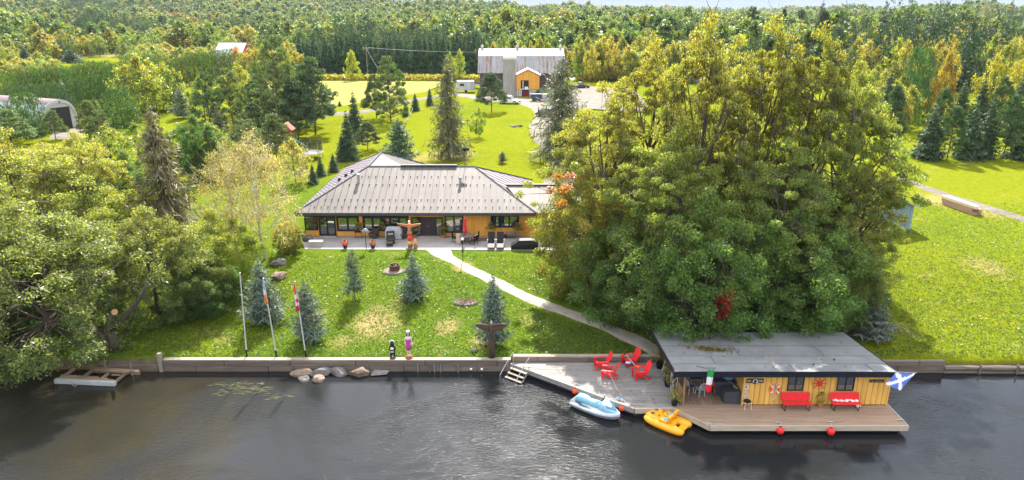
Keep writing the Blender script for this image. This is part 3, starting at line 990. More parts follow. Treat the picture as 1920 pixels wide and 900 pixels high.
# ------------------------------------------------------------------ the house
ORANGE = mat('orange_board', (0.72, 0.345, 0.06), .65, .18, 2.5, .25, 18, stretch=(3, 3, .4))
DARKFRAME = mat('charcoal_frame', (0.016, 0.019, 0.024), .45, .2, 3)
ROOFMETAL = mat('taupe_roof_metal', (0.112, 0.098, 0.092), .65, .24, .45, .08, 6, metal=0, spec=.3)
ROOFTRIM = mat('dark_roof_trim', (0.06, 0.06, 0.065), .5, .2, 3)
ROOFSIDE = mat('purple_grey_roof', (0.17, 0.145, 0.165), .5, .2, .8, .1, metal=.2)
BLACK = mat('black_plastic', (0.012, 0.012, 0.014), .5, .3, 5)
def glass_material():
    m = bpy.data.materials.new('window_glass')
    n, l = nodes_of(m)
    b = n['Principled BSDF']
    b.inputs['Base Color'].default_value = (0.012, 0.020, 0.026, 1)
    b.inputs['Roughness'].default_value = 0.03
    b.inputs['IOR'].default_value = 2.3
    b.inputs['Specular IOR Level'].default_value = .9
    t = n.new('ShaderNodeTexCoord'); q = n.new('ShaderNodeTexNoise'); q.inputs['Scale'].default_value = 1.3
    l.new(t.outputs['Object'], q.inputs['Vector'])
    bp = n.new('ShaderNodeBump'); bp.inputs['Strength'].default_value = .15; bp.inputs['Distance'].default_value = .02
    l.new(q.outputs['Fac'], bp.inputs['Height']); l.new(bp.outputs['Normal'], b.inputs['Normal'])
    return m
GLASS = glass_material()
HZ = 2.2
WY = 62.2
def fx(px):                       # x on the front wall
    return atY(px, 425, WY).x
def fz(py):
    return atY(800, py, WY).z
E0, E1 = -20.0, 2.25              # eave ends
EY, EZ, RY, RZ = 61.3, 4.66, 68.0, 7.58
RL, RR = -14.4, -3.75
house = thing('house', 'long orange board house with taupe metal hip roof behind the patio', 'house', (-9, 66, HZ))
HO = (-9, 66, HZ)
def build_house():
    W = MB()
    W.span((-19.2, WY, HZ - .6), (1.55, 73.9, EZ - .05))
    W.span((-19.2, 73.8, HZ - .6), (-9.6, 80.4, EZ - .06))
    W.build('wall', ORANGE, house, org=HO)
    # roof shell: side and back faces, soffit
    r = MB()
    A, B, C, D = (E0, EY, EZ), (E1, EY, EZ), (RR, RY, RZ), (RL, RY, RZ)
    E_, F_ = (E1, 74.7, EZ), (-8.8, 74.7, EZ)
    G, H_, I_ = (RL, 75.6, RZ), (-8.8, 81.2, EZ), (E0, 81.2, EZ)
    low = lambda p: (p[0], p[1], p[2] - .14)
    r.cur = 0
    dn = lambda p: (p[0], p[1], p[2] - .03)
    r.sheet([dn(p) for p in (A, B, C, D)])
    r.cur = 1
    r.sheet([B, E_, C]); r.sheet([A, D, G, I_])
    r.cur = 0
    r.sheet([E_, F_, D, C]); r.sheet([F_, H_, G, D]); r.sheet([H_, I_, G])
    r.cur = 2
    ring = [A, B, E_, F_, H_, I_]
    for p, q in zip(ring, ring[1:] + ring[:1]): r.sheet([p, q, low(q), low(p)])
    r.sheet([low(p) for p in ring])
    roof = r.build('roof', [ROOFMETAL, ROOFSIDE, ROOFTRIM], house, org=HO)
    # front slope: separate long metal panels with raised seams
    n = 36
    def clip(x0, x1):
        P = []
        def topY(x):
            if x < RL: return EY + (x - E0) / (RL - E0) * (RY - EY)
            if x > RR: return EY + (E1 - x) / (E1 - RR) * (RY - EY)
            return RY
        xs = sorted({x0, x1} | {q for q in (RL, RR) if x0 < q < x1})
        P = [(x0, EY), (x1, EY)] + [(x, topY(x)) for x in reversed(xs)]
        o = []
        for x, yy in P:
            q = (x, yy, EZ + (yy - EY) / (RY - EY) * (RZ - EZ) + .02)
            if not o or (Vector(q) - Vector(o[-1])).length > .02: o.append(q)
        return o
    for i in range(n):
        x0 = E0 + (E1 - E0) * i / n + .02; x1 = E0 + (E1 - E0) * (i + 1) / n - .012
        poly = clip(x0, x1)
        if len(poly) < 3: continue
        b = MB(); b.prism(poly, (0, 0, .025))
        xr = x1
        yt = [p for p in poly if abs(p[0] - x1) < .01]
        ym = max(p[1] for p in yt)
        if ym - EY > .3:
            zt = EZ + (ym - EY) / (RY - EY) * (RZ - EZ)
            b.tube([(x1 - .02, EY, EZ + .05), (x1 - .02, ym - .05, zt + .05)], .022, 4)
        b.build('roof_panel', ROOFMETAL, roof, org=HO)
    # ridge and hip caps
    c = MB()
    for p, q in ((A, D), (D, C), (C, B), (D, G), (G, I_), (G, H_), (C, E_)):
        c.tube([(p[0], p[1], p[2] + .04), (q[0], q[1], q[2] + .04)], .09, 5)
    c.build('ridge_cap', ROOFTRIM, roof, org=HO)
    v = MB(); v.box((-8.3, RY + .02, RZ + .14), (5.6, .34, .18)); v.build('ridge_vent', ROOFTRIM, roof, org=HO)
    # rows of little snow guards
    s = MB()
    for j, (yy, n0) in enumerate(((EY + .75, 31), (EY + 1.75, 30), (EY + 3.9, 22), (EY + 5.1, 18))):
        f = (yy - EY) / (RY - EY)
        xa, xb = E0 + (RL - E0) * f + .7, E1 + (RR - E1) * f - .5
        for k in range(n0):
            x = xa + (xb - xa) * (k + .5) / n0
            s.box((x, yy, EZ + f * (RZ - EZ) + .10), (.07, .16, .12))
    s.build('snow_guard', ROOFTRIM, roof, org=HO, kind='stuff')
    # rib lines of the side slopes
    s = MB()
    for k in range(14):
        f = (k + .5) / 14
        yy = EY + f * (74.7 - EY)
        t = 1 - abs(yy - RY) / (RY - EY)
        s.tube([(E1, yy, EZ + .03), (E1 + (RR - E1) * t, yy, EZ + (RZ - EZ) * t + .03)], .025, 4)
    for k in range(22):
        f = (k + .5) / 22
        yy = EY + f * (81.2 - EY)
        t = min(1, (yy - EY) / (RY - EY), (81.2 - yy) / 5.6)
        s.tube([(E0, yy, EZ + .03), (E0 + (RL - E0) * t, yy, EZ + (RZ - EZ) * t + .03)], .025, 4)
    for k in range(11):
        f = (k + .5) / 11
        yy = 74.7 + f * 6.5
        t0 = 0; t = min(1, (81.2 - yy) / 5.6)
        s.tube([(-8.8, yy, EZ + .03), (-8.8 + (RL + 8.8) * t, yy, EZ + (RZ - EZ) * t + .03)], .025, 4)
    for k in range(16):       # horizontal laps on the west slope
        t = (k + 1) / 17
        ya, yb = EY + t * (RY - EY), 81.2 - t * 5.6
        x = E0 + (RL - E0) * t; z = EZ + (RZ - EZ) * t + .02
        s.box((x, (ya + yb) / 2, z), (.06, yb - ya, .03))
    s.build('roof_rib', ROOFSIDE, roof, org=HO, kind='stuff')
    # stove pipes with their caps, and roof boxes on the west slope
    def zroof(y_): return EZ + (y_ - EY) / (RY - EY) * (RZ - EZ)
    for (x, yy, h, rr) in ((fx(677) - .7, 65.6, .95, .13), (-5.0, 65.4, .75, .11)):
        p = MB(); p.lathe([(rr, -.2), (rr, h - .2), (rr * 1.5, h - .18), (rr * 1.5, h - .08), (rr * .5, h)], 10, (x, yy, zroof(yy)))
        p.build('chimney_pipe', mat('galvanised', (.42, .42, .43), .4, .2, 5, metal=.6), roof, org=HO, smooth=False)
    for (x, yy) in ((-16.6, 70.6), (-17.1, 69.8), (-17.6, 69.0)):
        t = (x - E0) / (RL - E0)
        p = MB(); p.box((x, yy, EZ + (RZ - EZ) * t + .15), (.32, .3, .34), taper=.7); p.build('roof_vent', BLACK, roof, org=HO)
    # east wing: lower gabled roof
    wx0, wx1, wy0, wyr, wy1 = -.6, 10.5, 61.4, 65.6, 70.0
    w = MB(); w.span((1.6, wy0 + .7, HZ - .6), (wx1 - .5, wy1 - .6, 4.55)); w.build('wing_wall', ORANGE, house, org=HO)
    wr = MB()
    e, rz_ = 4.62, 6.25
    wr.cur = 0
    fr = [(2.26, wy0, e), (wx1, wy0, e), (wx1, wyr, rz_), (wx0, wyr, rz_), (.62, 63.25, 5.36)]
    wr.prism(fr, (0, 0, .05))
    wr.prism([(wx1, wy1, e), (2.2, wy1, e), (wx0, wyr, rz_), (wx1, wyr, rz_)], (0, 0, .05))
    wr.cur = 1
    wr.box(((wx0 + wx1) / 2, wyr, rz_ + .08), (wx1 - wx0, .3, .14))
    wr.box(((2.3 + wx1) / 2, wy0 - .02, e - .06), (wx1 - 2.3, .06, .16))
    wing = wr.build('wing_roof', [ROOFMETAL, ROOFTRIM], house, org=HO)
    s = MB()
    for k in range(17):
        x = 2.4 + k * .46
        s.tube([(x, wy0, e + .07), (x, wyr - .1, rz_ + .05)], .02, 4)
        if k > 1: s.box((x + .2, wy0 + 1.9, e + .07 + .74 + .06), (.07, .16, .12))
    s.build('wing_rib', ROOFTRIM, wing, org=HO, kind='stuff')
    # fascia board under the eave
    f = MB(); f.box(((E0 + E1) / 2, EY + .02, EZ - .16), (E1 - E0, .05, .16)); f.build('gutter', ROOFTRIM, house, org=HO)
    # --- front wall: windows, doors, boards
    yw = WY
    def window(x0, x1, z0, z1, cols, name='window', frame=.09, rail=None):
        fr_ = MB()
        d = .10
        fr_.span((x0, yw - d, z0), (x1, yw + .02, z0 + frame)); fr_.span((x0, yw - d, z1 - frame), (x1, yw + .02, z1))
        for k in range(cols + 1):
            c_ = x0 + frame / 2 + (x1 - x0 - frame) * k / cols
            fr_.span((c_ - frame / 2, yw - d + .004, z0 + frame), (c_ + frame / 2, yw + .02, z1 - frame))
        w_ = fr_.build(name, DARKFRAME, house, org=HO)
        for k in range(cols):
            a = x0 + frame / 2 + (x1 - x0 - frame) * k / cols + frame / 2
            b = x0 + frame / 2 + (x1 - x0 - frame) * (k + 1) / cols - frame / 2
            g = MB(); g.span((a - .01, yw - .05, z0 + frame - .01), (b + .01, yw - .03, z1 - frame + .01)); g.build('pane', GLASS, w_, org=HO)
        return w_
    top = EZ - .10
    zt = fz(405)
    sill = fz(433)
    # dark header band above the glazing
    hb = MB(); hb.span((fx(572), yw - .07, zt - .02), (fx(681), yw, top)); hb.span((fx(681), yw - .075, zt - .02), (fx(767), yw, top)); hb.build('header_board', DARKFRAME, house, org=HO)
    window(fx(572), fx(597), fz(431), zt, 1)
    window(fx(598.5), fx(630), HZ + .03, zt, 2, 'patio_door', .14)
    window(fx(632), fx(673.5), sill, zt, 2, frame=.16)
    window(fx(681), fx(767), sill + .02, zt, 5, frame=.21)
    d0 = window(fx(772), fx(790), HZ + .03, fz(407), 1, 'sidelight', .12)
    dd = MB(); dd.span((fx(790.3), yw - .08, HZ + .03), (fx(803), yw + .02, fz(407))); dd.span((fx(803.5), yw - .08, HZ + .03), (fx(816), yw + .02, fz(407)))
    for a, b in ((791.5, 802), (805, 815)):
        for z0_, z1_ in ((HZ + .3, HZ + 1.0), (HZ + 1.15, fz(409))): dd.span((fx(a) + .06, yw - .10, z0_), (fx(b) - .06, yw - .07, z1_))
    door = dd.build('front_door', mat('dark_door', (.035, .028, .035), .4, .2, 4), house, org=HO)
    kn = MB(); kn.ball((fx(802.2), yw - .15, HZ + 1.0), .05, 8, 5); kn.ball((fx(804.5), yw - .15, HZ + 1.0), .05, 8, 5); kn.build('handle', mat('galvanised', (.4, .4, .4)), door, org=HO)
    window(fx(816.5), fx(831), HZ + .03, fz(407), 1, 'sidelight', .12)
    window(fx(834), fx(869), fz(436), fz(403), 2, frame=.14)
    window(fx(920.5), fx(973), fz(426), fz(402.5), 3, frame=.16)
    lt = MB(); lt.span((fx(596), yw - .12, fz(403)), (fx(628), yw - .075, fz(400.5))); lt.build('lintel', ORANGE, house, org=HO)
    lt = MB(); lt.span((fx(767.5), yw - .13, fz(404)), (fx(833), yw - .08, fz(401))); lt.build('lintel', ORANGE, house, org=HO)
    lt = MB(); lt.span((fx(767.5), yw - .13, HZ), (fx(770.5), yw - .02, fz(404.2))); lt.build('door_post', ORANGE, house, org=HO)
    # boards
    def boards(px0, px1, z0, z1, step=.36):
        x0, x1 = fx(px0), fx(px1)
        k = max(1, round((x1 - x0) / step))
        for i in range(k):
            a, b = x0 + (x1 - x0) * i / k, x0 + (x1 - x0) * (i + 1) / k
            q = MB(); q.span((a + .012, yw - .045 - rnd.uniform(0, .008), z0), (b - .012, yw + .01, z1)); q.build('wall_board', ORANGE, house, org=HO)
    boards(673.8, 680.7, HZ + .02, top - .02, .4)
    boards(869.4, 920.2, HZ + .02, top - .02)
    boards(973.4, 1006, HZ + .02, top - .02)
    boards(920.6, 973, HZ + .02, fz(426.4))
    boards(632, 673.4, HZ + .02, sill - .02, .5); boards(681, 767, HZ + .02, sill, .5)
    boards(834, 869, HZ + .02, fz(436.4), .5); boards(572, 597.5, HZ + .02, fz(431.4), .5)
    for a_, b_ in ((598, 631), (771, 832)):
        st = MB(); st.span((fx(a_), yw - .5, 2.165), (fx(b_), yw - .12, 2.26)); st.build('door_step', CONCRETE, house, org=HO)
build_house()
# weather vane on the back ridge
t = thing('weather_vane', 'thin black weather vane standing on the house roof ridge', 'weather vane', (-4.7, RY + .1, RZ + .05))
b = MB(); b.tube([(0, 0, 0), (0, 0, 1.5)], .025, 6); b.build('pole', BLACK, t)
b = MB(); b.ball((0, 0, 1.7), (.24, .08, .2), 8, 5); b.box((.32, 0, 1.72), (.3, .04, .24)); b.box((-.35, 0, 1.66), (.3, .04, .06)); b.build('figure', BLACK, t)

# ------------------------------------------------------------------ barn, silo and farmyard
BARNWOOD = mat('weathered_barn_wood', (.105, .088, .085), .9, .4, 1.2, .5, 8, stretch=(4, 4, .25))
BARNROOF = mat('rusty_tin_roof', (.20, .21, .225), .65, .1, .4, .1, metal=.1, color2=(.27, .27, .28))
def rust(m, amt, st, cols=((.17, .085, .05), (.5, .5, .5))):
    n, l = m.node_tree.nodes, m.node_tree.links
    b = n['Principled BSDF']
    old = b.inputs['Base Color'].links[0].from_socket
    t = n.new('ShaderNodeTexCoord'); mp_ = n.new('ShaderNodeMapping'); mp_.inputs['Scale'].default_value = st
    l.new(t.outputs['Object'], mp_.inputs['Vector'])
    q = n.new('ShaderNodeTexNoise'); q.inputs['Scale'].default_value = 1; q.inputs['Detail'].default_value = 6; q.inputs['Roughness'].default_value = .7
    l.new(mp_.outputs['Vector'], q.inputs['Vector'])
    r = n.new('ShaderNodeValToRGB'); r.color_ramp.elements[0].position = amt; r.color_ramp.elements[1].position = amt + .12
    l.new(q.outputs['Fac'], r.inputs['Fac'])
    x = n.new('ShaderNodeMix'); x.data_type = 'RGBA'; x.inputs['B'].default_value = (*cols[0], 1)
    l.new(r.outputs['Color'], x.inputs['Factor']); l.new(old, x.inputs['A']); l.new(x.outputs['Result'], b.inputs['Base Color'])
rust(BARNROOF, .49, (1.4, .12, .12))
STONE = mat('pale_rubble_wall', (.36, .33, .29), .9, .3, 1.5, .6)
WHITEP = mat('white_paint', (.78, .77, .74), .5, .08, 2)
BY, BYR, BY1 = 176.0, 184.0, 192.0
BX0, BX1 = -8.0, 12.7
BO = (2, 184, 3.2)
barn = thing('barn', 'old grey timber barn with a rusty tin gambrel roof and orange porch', 'barn', BO)
def build_barn():
    ez, mz, rz_ = 8.75, 12.1, 13.65
    w = MB()
    sec = [(BY, 3.0), (BY1, 3.0), (BY1, ez), (188.4, mz), (BYR, rz_), (179.6, mz), (BY, ez)]
    w.prism([(BX0, yy, z) for yy, z in sec], (BX1 - BX0, 0, 0))
    w.build('wall', BARNWOOD, barn, org=BO)
    n = 46
    bb = MB()
    for i in range(n):
        x = BX0 + (BX1 - BX0) * (i + .5) / n
        bb.box((x, BY - .02, 6.6), ((BX1 - BX0) / n * .86, .06 + rnd.uniform(0, .04), 4.1))
    bb.build('siding', BARNWOOD, barn, org=BO, kind='stuff')
    f = MB(); f.box(((BX0 + BX1) / 2, BY - .08, 3.8), (BX1 - BX0 + .1, .3, 1.6)); f.build('stone_footing', STONE, barn, org=BO)
    r = MB()
    ox = .5
    prof = [(BY - .55, ez - .45), (179.6, mz + .12), (BYR, rz_ + .12), (188.4, mz + .12), (BY1 + .5, ez - .45)]
    for (a, b) in zip(prof, prof[1:]):
        r.prism([(BX0 - ox, a[0], a[1]), (BX1 + ox, a[0], a[1]), (BX1 + ox, b[0], b[1]), (BX0 - ox, b[0], b[1])], (0, 0, .1))
    roof = r.build('roof', BARNROOF, barn, org=BO)
    s = MB()
    for i in range(43):
        x = BX0 - ox + (BX1 - BX0 + 2 * ox) * (i + .5) / 43
        for a, b in zip(prof[:2], prof[1:3]):
            s.tube([(x, a[0], a[1] + .11), (x, b[0], b[1] + .11)], .03, 4, cap=False)
    s.build('roof_seam', BARNROOF, roof, org=BO, kind='stuff')
    for x in (BX0 + .4, 1.4, BX1 - .3):
        c = MB(); c.lathe([(.32, 0), (.3, .55), (.42, .6), (.1, 1.0), (.02, 1.3)], 8, (x, BYR, rz_ + .15)); c.build('ridge_ventilator', mat('galvanised', (.4, .4, .4)), roof, org=BO)
    # orange porch
    x0, x1, yf = 1.05, 6.65, 171.2
    p = MB()
    p.prism([(x0, yf, 4.9), (x1, yf, 4.9), (x1, yf, 8.2), ((x0 + x1) / 2, yf, 9.5), (x0, yf, 8.2)], (0, 5.2, 0))
    porch = p.build('porch_wall', ORANGE, barn, org=BO)
    for i in range(16):
        a = x0 + (x1 - x0) * i / 16; b_ = a + (x1 - x0) / 16
        m_ = (a + b_) / 2
        zt = 8.2 + 1.3 * (1 - abs(m_ - (x0 + x1) / 2) / ((x1 - x0) / 2)) - .06
        lo = 4.95
        q = MB()
        if fx_in(m_): q.span((a + .02, yf - .06, 7.05), (b_ - .02, yf + .01, zt))
        else: q.span((a + .02, yf - .06, lo), (b_ - .02, yf + .01, zt))
        q.build('porch_board', ORANGE, porch, org=BO)
    pr = MB()
    for sx in (-1, 1):
        xm = (x0 + x1) / 2; xe = xm + sx * ((x1 - x0) / 2 + .35)
        pr.prism([(xm, yf - .4, 9.62), (xe, yf - .4, 8.12), (xe, 176.4, 8.12), (xm, 176.4, 9.62)], (0, 0, .1))
    pr.build('porch_roof', mat('pale_tin', (.62, .62, .62), .45, .1, 1, metal=.3), barn, org=BO)
    o = MB(); o.span((2.15, yf - .03, 5.0), (4.05, yf + .02, 7.0)); o.build('loft_opening', BLACK, porch, org=BO)
    o = MB(); o.span((2.05, yf - .16, 4.86), (4.15, yf - .02, 5.02)); o.span((2.6, yf - .09, 5.1), (2.75, yf - .04, 6.9)); o.span((3.1, yf - .1, 5.05), (3.9, yf - .05, 5.5)); o.build('loft_sill', WHITEP, porch, org=BO)
    lw = MB(); lw.span((x0, yf + .02, 2.9), (2.35, 176, 4.9)); lw.span((4.2, yf + .02, 2.9), (x1, 176, 4.9)); lw.span((2.35, yf + .3, 2.9), (4.2, 176, 4.89)); lw.build('porch_base', STONE, barn, org=BO)
    d = MB(); d.span((2.4, yf + .2, 2.95), (4.15, yf + .28, 4.84)); d.build('door', mat('maroon_door', (.13, .025, .03), .6, .2, 3), barn, org=BO)
    for x in (1.35, 1.9, 2.25):
        q = MB(); q.tube([(x, yf - .06, 2.95), (x, yf - .06, 4.85)], .05, 5); q.build('post', WHITEP, barn, org=BO)
    # bent pipe at the east side of the porch
    q = MB(); q.tube([(6.9, 174.6, 8.3), (8.0, 175, 8.0), (8.6, 175.4, 7.0), (8.8, 175.5, 3.2)], .12, 6); q.build('feed_pipe', mat('galvanised', (.4, .4, .4)), barn, org=BO)
def fx_in(x): return 2.1 < x < 4.1
build_barn()
t = thing('silo', 'tall grey concrete stave silo with a white dome in front of the barn', 'silo', (-.55, 171.8, 3.0))
b = MB(); b.lathe([(1.62, 0), (1.62, 8.9)], 28); b.build('tower', mat('silo_concrete', (.30, .28, .255), .9, .2, 1.2, .5, 6, stretch=(2, 2, .4)), t)
b = MB(); b.lathe([(1.66, 8.9), (1.6, 9.5), (1.2, 10.2), (.6, 10.55), (.05, 10.65)], 28); b.build('dome', mat('silo_dome', (.66, .65, .62), .5, .08, 2), t, smooth=True)
for k in range(15):
    b = MB(); b.lathe([(1.64, .3 + k * .59), (1.67, .33 + k * .59), (1.64, .37 + k * .59)], 28); b.build('hoop', mat('silo_concrete', (.3, .28, .255)), t)
b = MB()
for k in range(28):
    b.box((1.6 * math.cos(k * PI / 14), 1.6 * math.sin(k * PI / 14), 4.4), (.06, .06, 8.8), (0, 0, k * PI / 14))
b.build('stave_joint', mat('silo_concrete', (.3, .28, .255)), t, kind='stuff')

# metal arch shed at the west
QM = mat('pale_corrugated_steel', (.40, .42, .45), .4, .1, 1, .1, metal=.4)
qp = atg(118, 243)
q = thing('metal_arch_shed', 'pale corrugated arch shed with a dark roll door behind the trees', 'shed', (qp.x, qp.y, gz(qp.x, qp.y)), R(-24))
def build_quonset():
    hw, L, H = 3.1, 26.0, 5.2
    def arch(s, y, n=16):
        o = []
        for k in range(n + 1):
            a = PI * k / n
            cx, cz = math.cos(a), math.sin(a)
            o.append((y, s * hw * (abs(cx) ** .8) * (1 if cx > 0 else -1), s * H * (cz ** .62)))
        return o
    # length runs along local -X, door faces +X
    ribs = 44
    for half, nm, mm in ((0, 'shell', QM),):
        vs, fs = [], []
        for i in range(ribs * 2 + 1):
            y = -L * i / (ribs * 2)
            s = 1.0 if i % 2 else .975
            vs += arch(s, y)
        for i in range(ribs * 2):
            for k in range(16): fs.append((i * 17 + k, i * 17 + k + 1, (i + 1) * 17 + k + 1, (i + 1) * 17 + k))
        b = MB(); b.add(vs, fs); b.build(nm, QM, q)
    b = MB(); 
    for i in (5, 6, 7, 8, 9, 10):
        a0, a1 = arch(1.012, 0)[i], arch(1.012, 0)[i + 1]
        b.sheet([a0, a1, (-L, a1[1], a1[2]), (-L, a0[1], a0[2])])
    b.build('roof_cap', mat('brownish_roof_cap', (.13, .095, .09), .5, .2, 2), q)
    e = arch(1.0, .06); e2 = arch(.9, .06)
    b = MB(); b.prism(e, (-.08, 0, 0)); b.build('end_wall', mat('dull_white_steel', (.46, .46, .46), .5, .12, 1), q)
    b = MB()
    for k in range(16): b.prism([e[k], e[k + 1], e2[k + 1], e2[k]], (.14, 0, 0))
    b.build('rim', mat('dull_white_steel', (.46, .46, .46)), q)
    b = MB(); b.span((.06, -1.5, .05), (.16, 1.8, 3.9)); d = b.build('roll_door', mat('dark_brown_door', (.035, .03, .032), .5, .2, 3), q)
    b = MB()
    for k in range(7): b.span((.16, -1.45, .3 + k * .5), (.19, 1.75, .36 + k * .5))
    b.build('door_slat', mat('dark_brown_door', (.04, .03, .03)), d, kind='stuff')
    b = MB(); b.span((.06, -2.75, .05), (.15, -1.95, 2.1)); b.build('side_door', mat('dark_brown_door', (.04, .03, .03)), q)
    for z, y in ((3.3, -2.3), (2.6, -2.2), (4.8, 0.2)):
        b = MB(); b.box((.14, y, z), (.12, .3, .25)); b.build('lamp', BLACK, q)
build_quonset()
# far red barn
p = atg(443, 121)
t = thing('red_barn', 'small far barn with red gable and pale roof among trees', 'barn', (p.x, p.y, p.z), R(-16))
b = MB(); b.span((-6.5, -4, 0), (5.5, 4, 3.6)); b.build('wall', mat('pale_wall', (.55, .55, .55), .8, .15, 1), t)
b = MB()
for sy in (-1, 1): b.prism([(-7, 0, 8.3), (-7, sy * 4.9, 3.1), (6, sy * 4.9, 3.1), (6, 0, 8.3)], (0, 0, .15))
b.build('roof', mat('pale_grey_roof', (.58, .58, .62), .5, .1, 1), t)
b = MB(); b.prism([(5.52, -4.4, 3.5), (5.52, 4.4, 3.5), (5.52, 0, 8.1)], (.12, 0, 0)); b.build('gable', mat('red_board', (.55, .05, .05), .7, .15, 2), t)
b = MB(); b.span((5.5, -1.2, 0), (5.6, 1.2, 2.4)); b.build('door', WHITEP, t)
# roof of a house in the eastern woods
p = atg(1660, 152)
t = thing('hidden_house', 'grey roofed house half hidden in the eastern woods', 'house', (p.x, p.y + 6, gz(p.x, p.y)), R(12))
b = MB(); b.span((-5.5, -4, 0), (5.5, 4, 4.2)); b.build('wall', mat('pale_wall', (.5, .5, .5)), t)
b = MB(); b.prism([(-6, -4.6, 4.0), (6, -4.6, 4.0), (3.6, 0, 7.0), (-3.6, 0, 7.0)], (0, 0, .12)); b.prism([(6, 4.6, 4.0), (-6, 4.6, 4.0), (-3.6, 0, 7), (3.6, 0, 7)], (0, 0, .12)); b.prism([(6, -4.6, 4), (6, 4.6, 4), (3.6, 0, 7)], (0, 0, .1)); b.prism([(-6, 4.6, 4), (-6, -4.6, 4), (-3.6, 0, 7)], (0, 0, .1))
b.build('roof', mat('slate_grey_roof', (.24, .23, .25), .6, .2, 2), t)
# blue-grey board shed behind the eastern maple
SHEDW = mat('blue_grey_board', (.23, .30, .36), .8, .2, 2, .4, 10, stretch=(4, 4, .3))
p = atg(1700, 432)
t = thing('board_shed', 'small blue grey board shed beside the big tree on the east lawn', 'shed', (p.x - 1.0, p.y + 1.2, p.z), R(0))
b = MB(); b.prism([(-1.4, -1.3, 0), (1.2, -1.3, 0), (1.2, -1.3, 2.5), (-1.4, -1.3, 3.7)], (0, 2.6, 0)); b.build('wall', SHEDW, t)
for i in range(9):
    x = -1.4 + 2.6 * (i + .5) / 9
    b = MB(); b.span((x - .13, -1.36, .15), (x + .13, -1.29, 3.7 - (x + 1.4) / 2.6 * 1.2 - .05)); b.build('wall_board', SHEDW, t)
for i in range(9):
    y = -1.3 + 2.6 * (i + .5) / 9
    b = MB(); b.span((1.19, y - .13, .15), (1.26, y + .13, 2.45)); b.build('wall_board', SHEDW, t)
b = MB(); b.prism([(-1.9, -1.7, 4.0), (1.75, -1.7, 2.32), (1.75, 1.7, 2.32), (-1.9, 1.7, 4.0)], (0, 0, .1)); b.build('roof', mat('shed_roof', (.32, .31, .30), .7, .2, 2), t)
# ------------------------------------------------------------------ river bank: timber walls, decks, boathouse
DK = 0.56
GREYPLANK = mat('silvered_deck_plank', (.22, .205, .195), .85, .22, 2, .4, 14, stretch=(.35, 4, 4))
BROWNPLANK = mat('brown_deck_plank', (.31, .215, .15), .8, .22, 2, .35, 14, stretch=(.35, 4, 4))
PORCHPLANK = mat('porch_plank', (.26, .18, .125), .8, .22, 2, .35, 14, stretch=(4, .35, 4))
RIM = mat('pale_rim_board', (.44, .37, .28), .75, .18, 2, .3, stretch=(.4, 4, 4))
TIMBER = mat('old_wall_timber', (.15, .118, .095), .9, .35, 1.6, .6, 10, stretch=(.3, 3, 3))
CAPT = mat('wall_cap', (.28, .24, .19), .85, .2, 1.5, .4, stretch=(.3, 3, 3))
UNDER = mat('dark_pontoon', (.03, .03, .03), .8, .3, 2)  # near-black floats and beams beneath the decks
YELLOW = mat('ochre_board', (.70, .40, .09), .6, .16, 2.2, .25, 16, stretch=(3, 3, .4))
FLATROOF = mat('grey_membrane_roof', (.18, .183, .19), .65, .22, .55, .15, 9)
RED = mat('red_plastic', (.72, .022, .028), .42, .12, 2, spec=.45)
METAL = mat('galvanised_tube', (.45, .45, .46), .35, .2, 4, metal=.7)
BLUE = mat('pale_blue_vinyl', (.20, .44, .56), .45, .12, 3, spec=.5)
ROPE = mat('rope', (.62, .58, .52), .9, .2, 10)

def logrun(name, label, X0, X1, y, courses, seg, cap, group=None, depth_=.26):
    """a stacked timber bank wall; every timber is its own part"""
    t = thing(name, label, 'wall', (X0, y, 0), 0, group)
    for (z0, z1, off) in courses:
        x = X0 - off * seg
        while x < X1:
            a, b_ = max(x, X0), min(x + seg * rnd.uniform(.9, 1.1), X1)
            if b_ - a > .25:
                q = MB(); q.box(((a + b_) / 2 - X0, -depth_ / 2 - rnd.uniform(0, .04), (z0 + z1) / 2), (b_ - a - .03, depth_, z1 - z0 - .02), (rnd.uniform(-.012, .012), 0, rnd.uniform(-.004, .004)))
                q.build('timber', TIMBER, t, bevel=.025)
            x = b_
    if cap:
        x = X0
        while x < X1:
            b_ = min(x + 4.2, X1)
            q = MB(); q.box(((x + b_) / 2 - X0, -.06, cap), (b_ - x - .02, .36, .05)); q.build('cap_board', CAPT, t)
            x = b_
    return t
xl = at(305, 676, .75).x; xr = at(958, 672, .75).x
w = logrun('bank_wall', 'long weathered timber bank wall along the lawn with pale cap', xl, xr, SHORE, [(-.7, -.02, .3), (-.02, .38, .6), (.38, .78, .15)], 4.6, .80)
for px in (548, 690, 806, 858):
    q = MB(); q.tube([(at(px, 680, .6).x - xl, -.36, .5), (at(px, 680, .6).x - xl, -.36, -.3)], .05, 5); q.build('stake', TIMBER, w)
for px in (784, 815, 827, 860):
    q = MB(); q.box((at(px, 684, .4).x - xl, -.33, .25), (.06, .04, .62)); q.build('steel_strap', METAL, w)
for px in (884, 904):
    q = MB(); q.lathe([(.06, 0), (.09, .02), (.06, .05), (.01, .06)], 8, M=Matrix.Translation((at(px, 683, .3).x - xl, -.34, .22)) @ Euler((R(90), 0, 0)).to_matrix().to_4x4()); q.build('wall_light', WHITEP, w)
logrun('bank_wall', 'low dark timber bank wall between the floating dock and tall post', at(185, 690, .4).x, xl - .35, SHORE + .02, [(-.7, .05, .3), (.05, .42, .1)], 4.0, None)
t = thing('mooring_post', 'thick pale timber post at the end of the long bank wall', 'post', (xl - .15, SHORE - .2, 0))
b = MB(); b.box((0, 0, .2), (.26, .26, 2.2)); b.build('post', CAPT, t, bevel=.03)
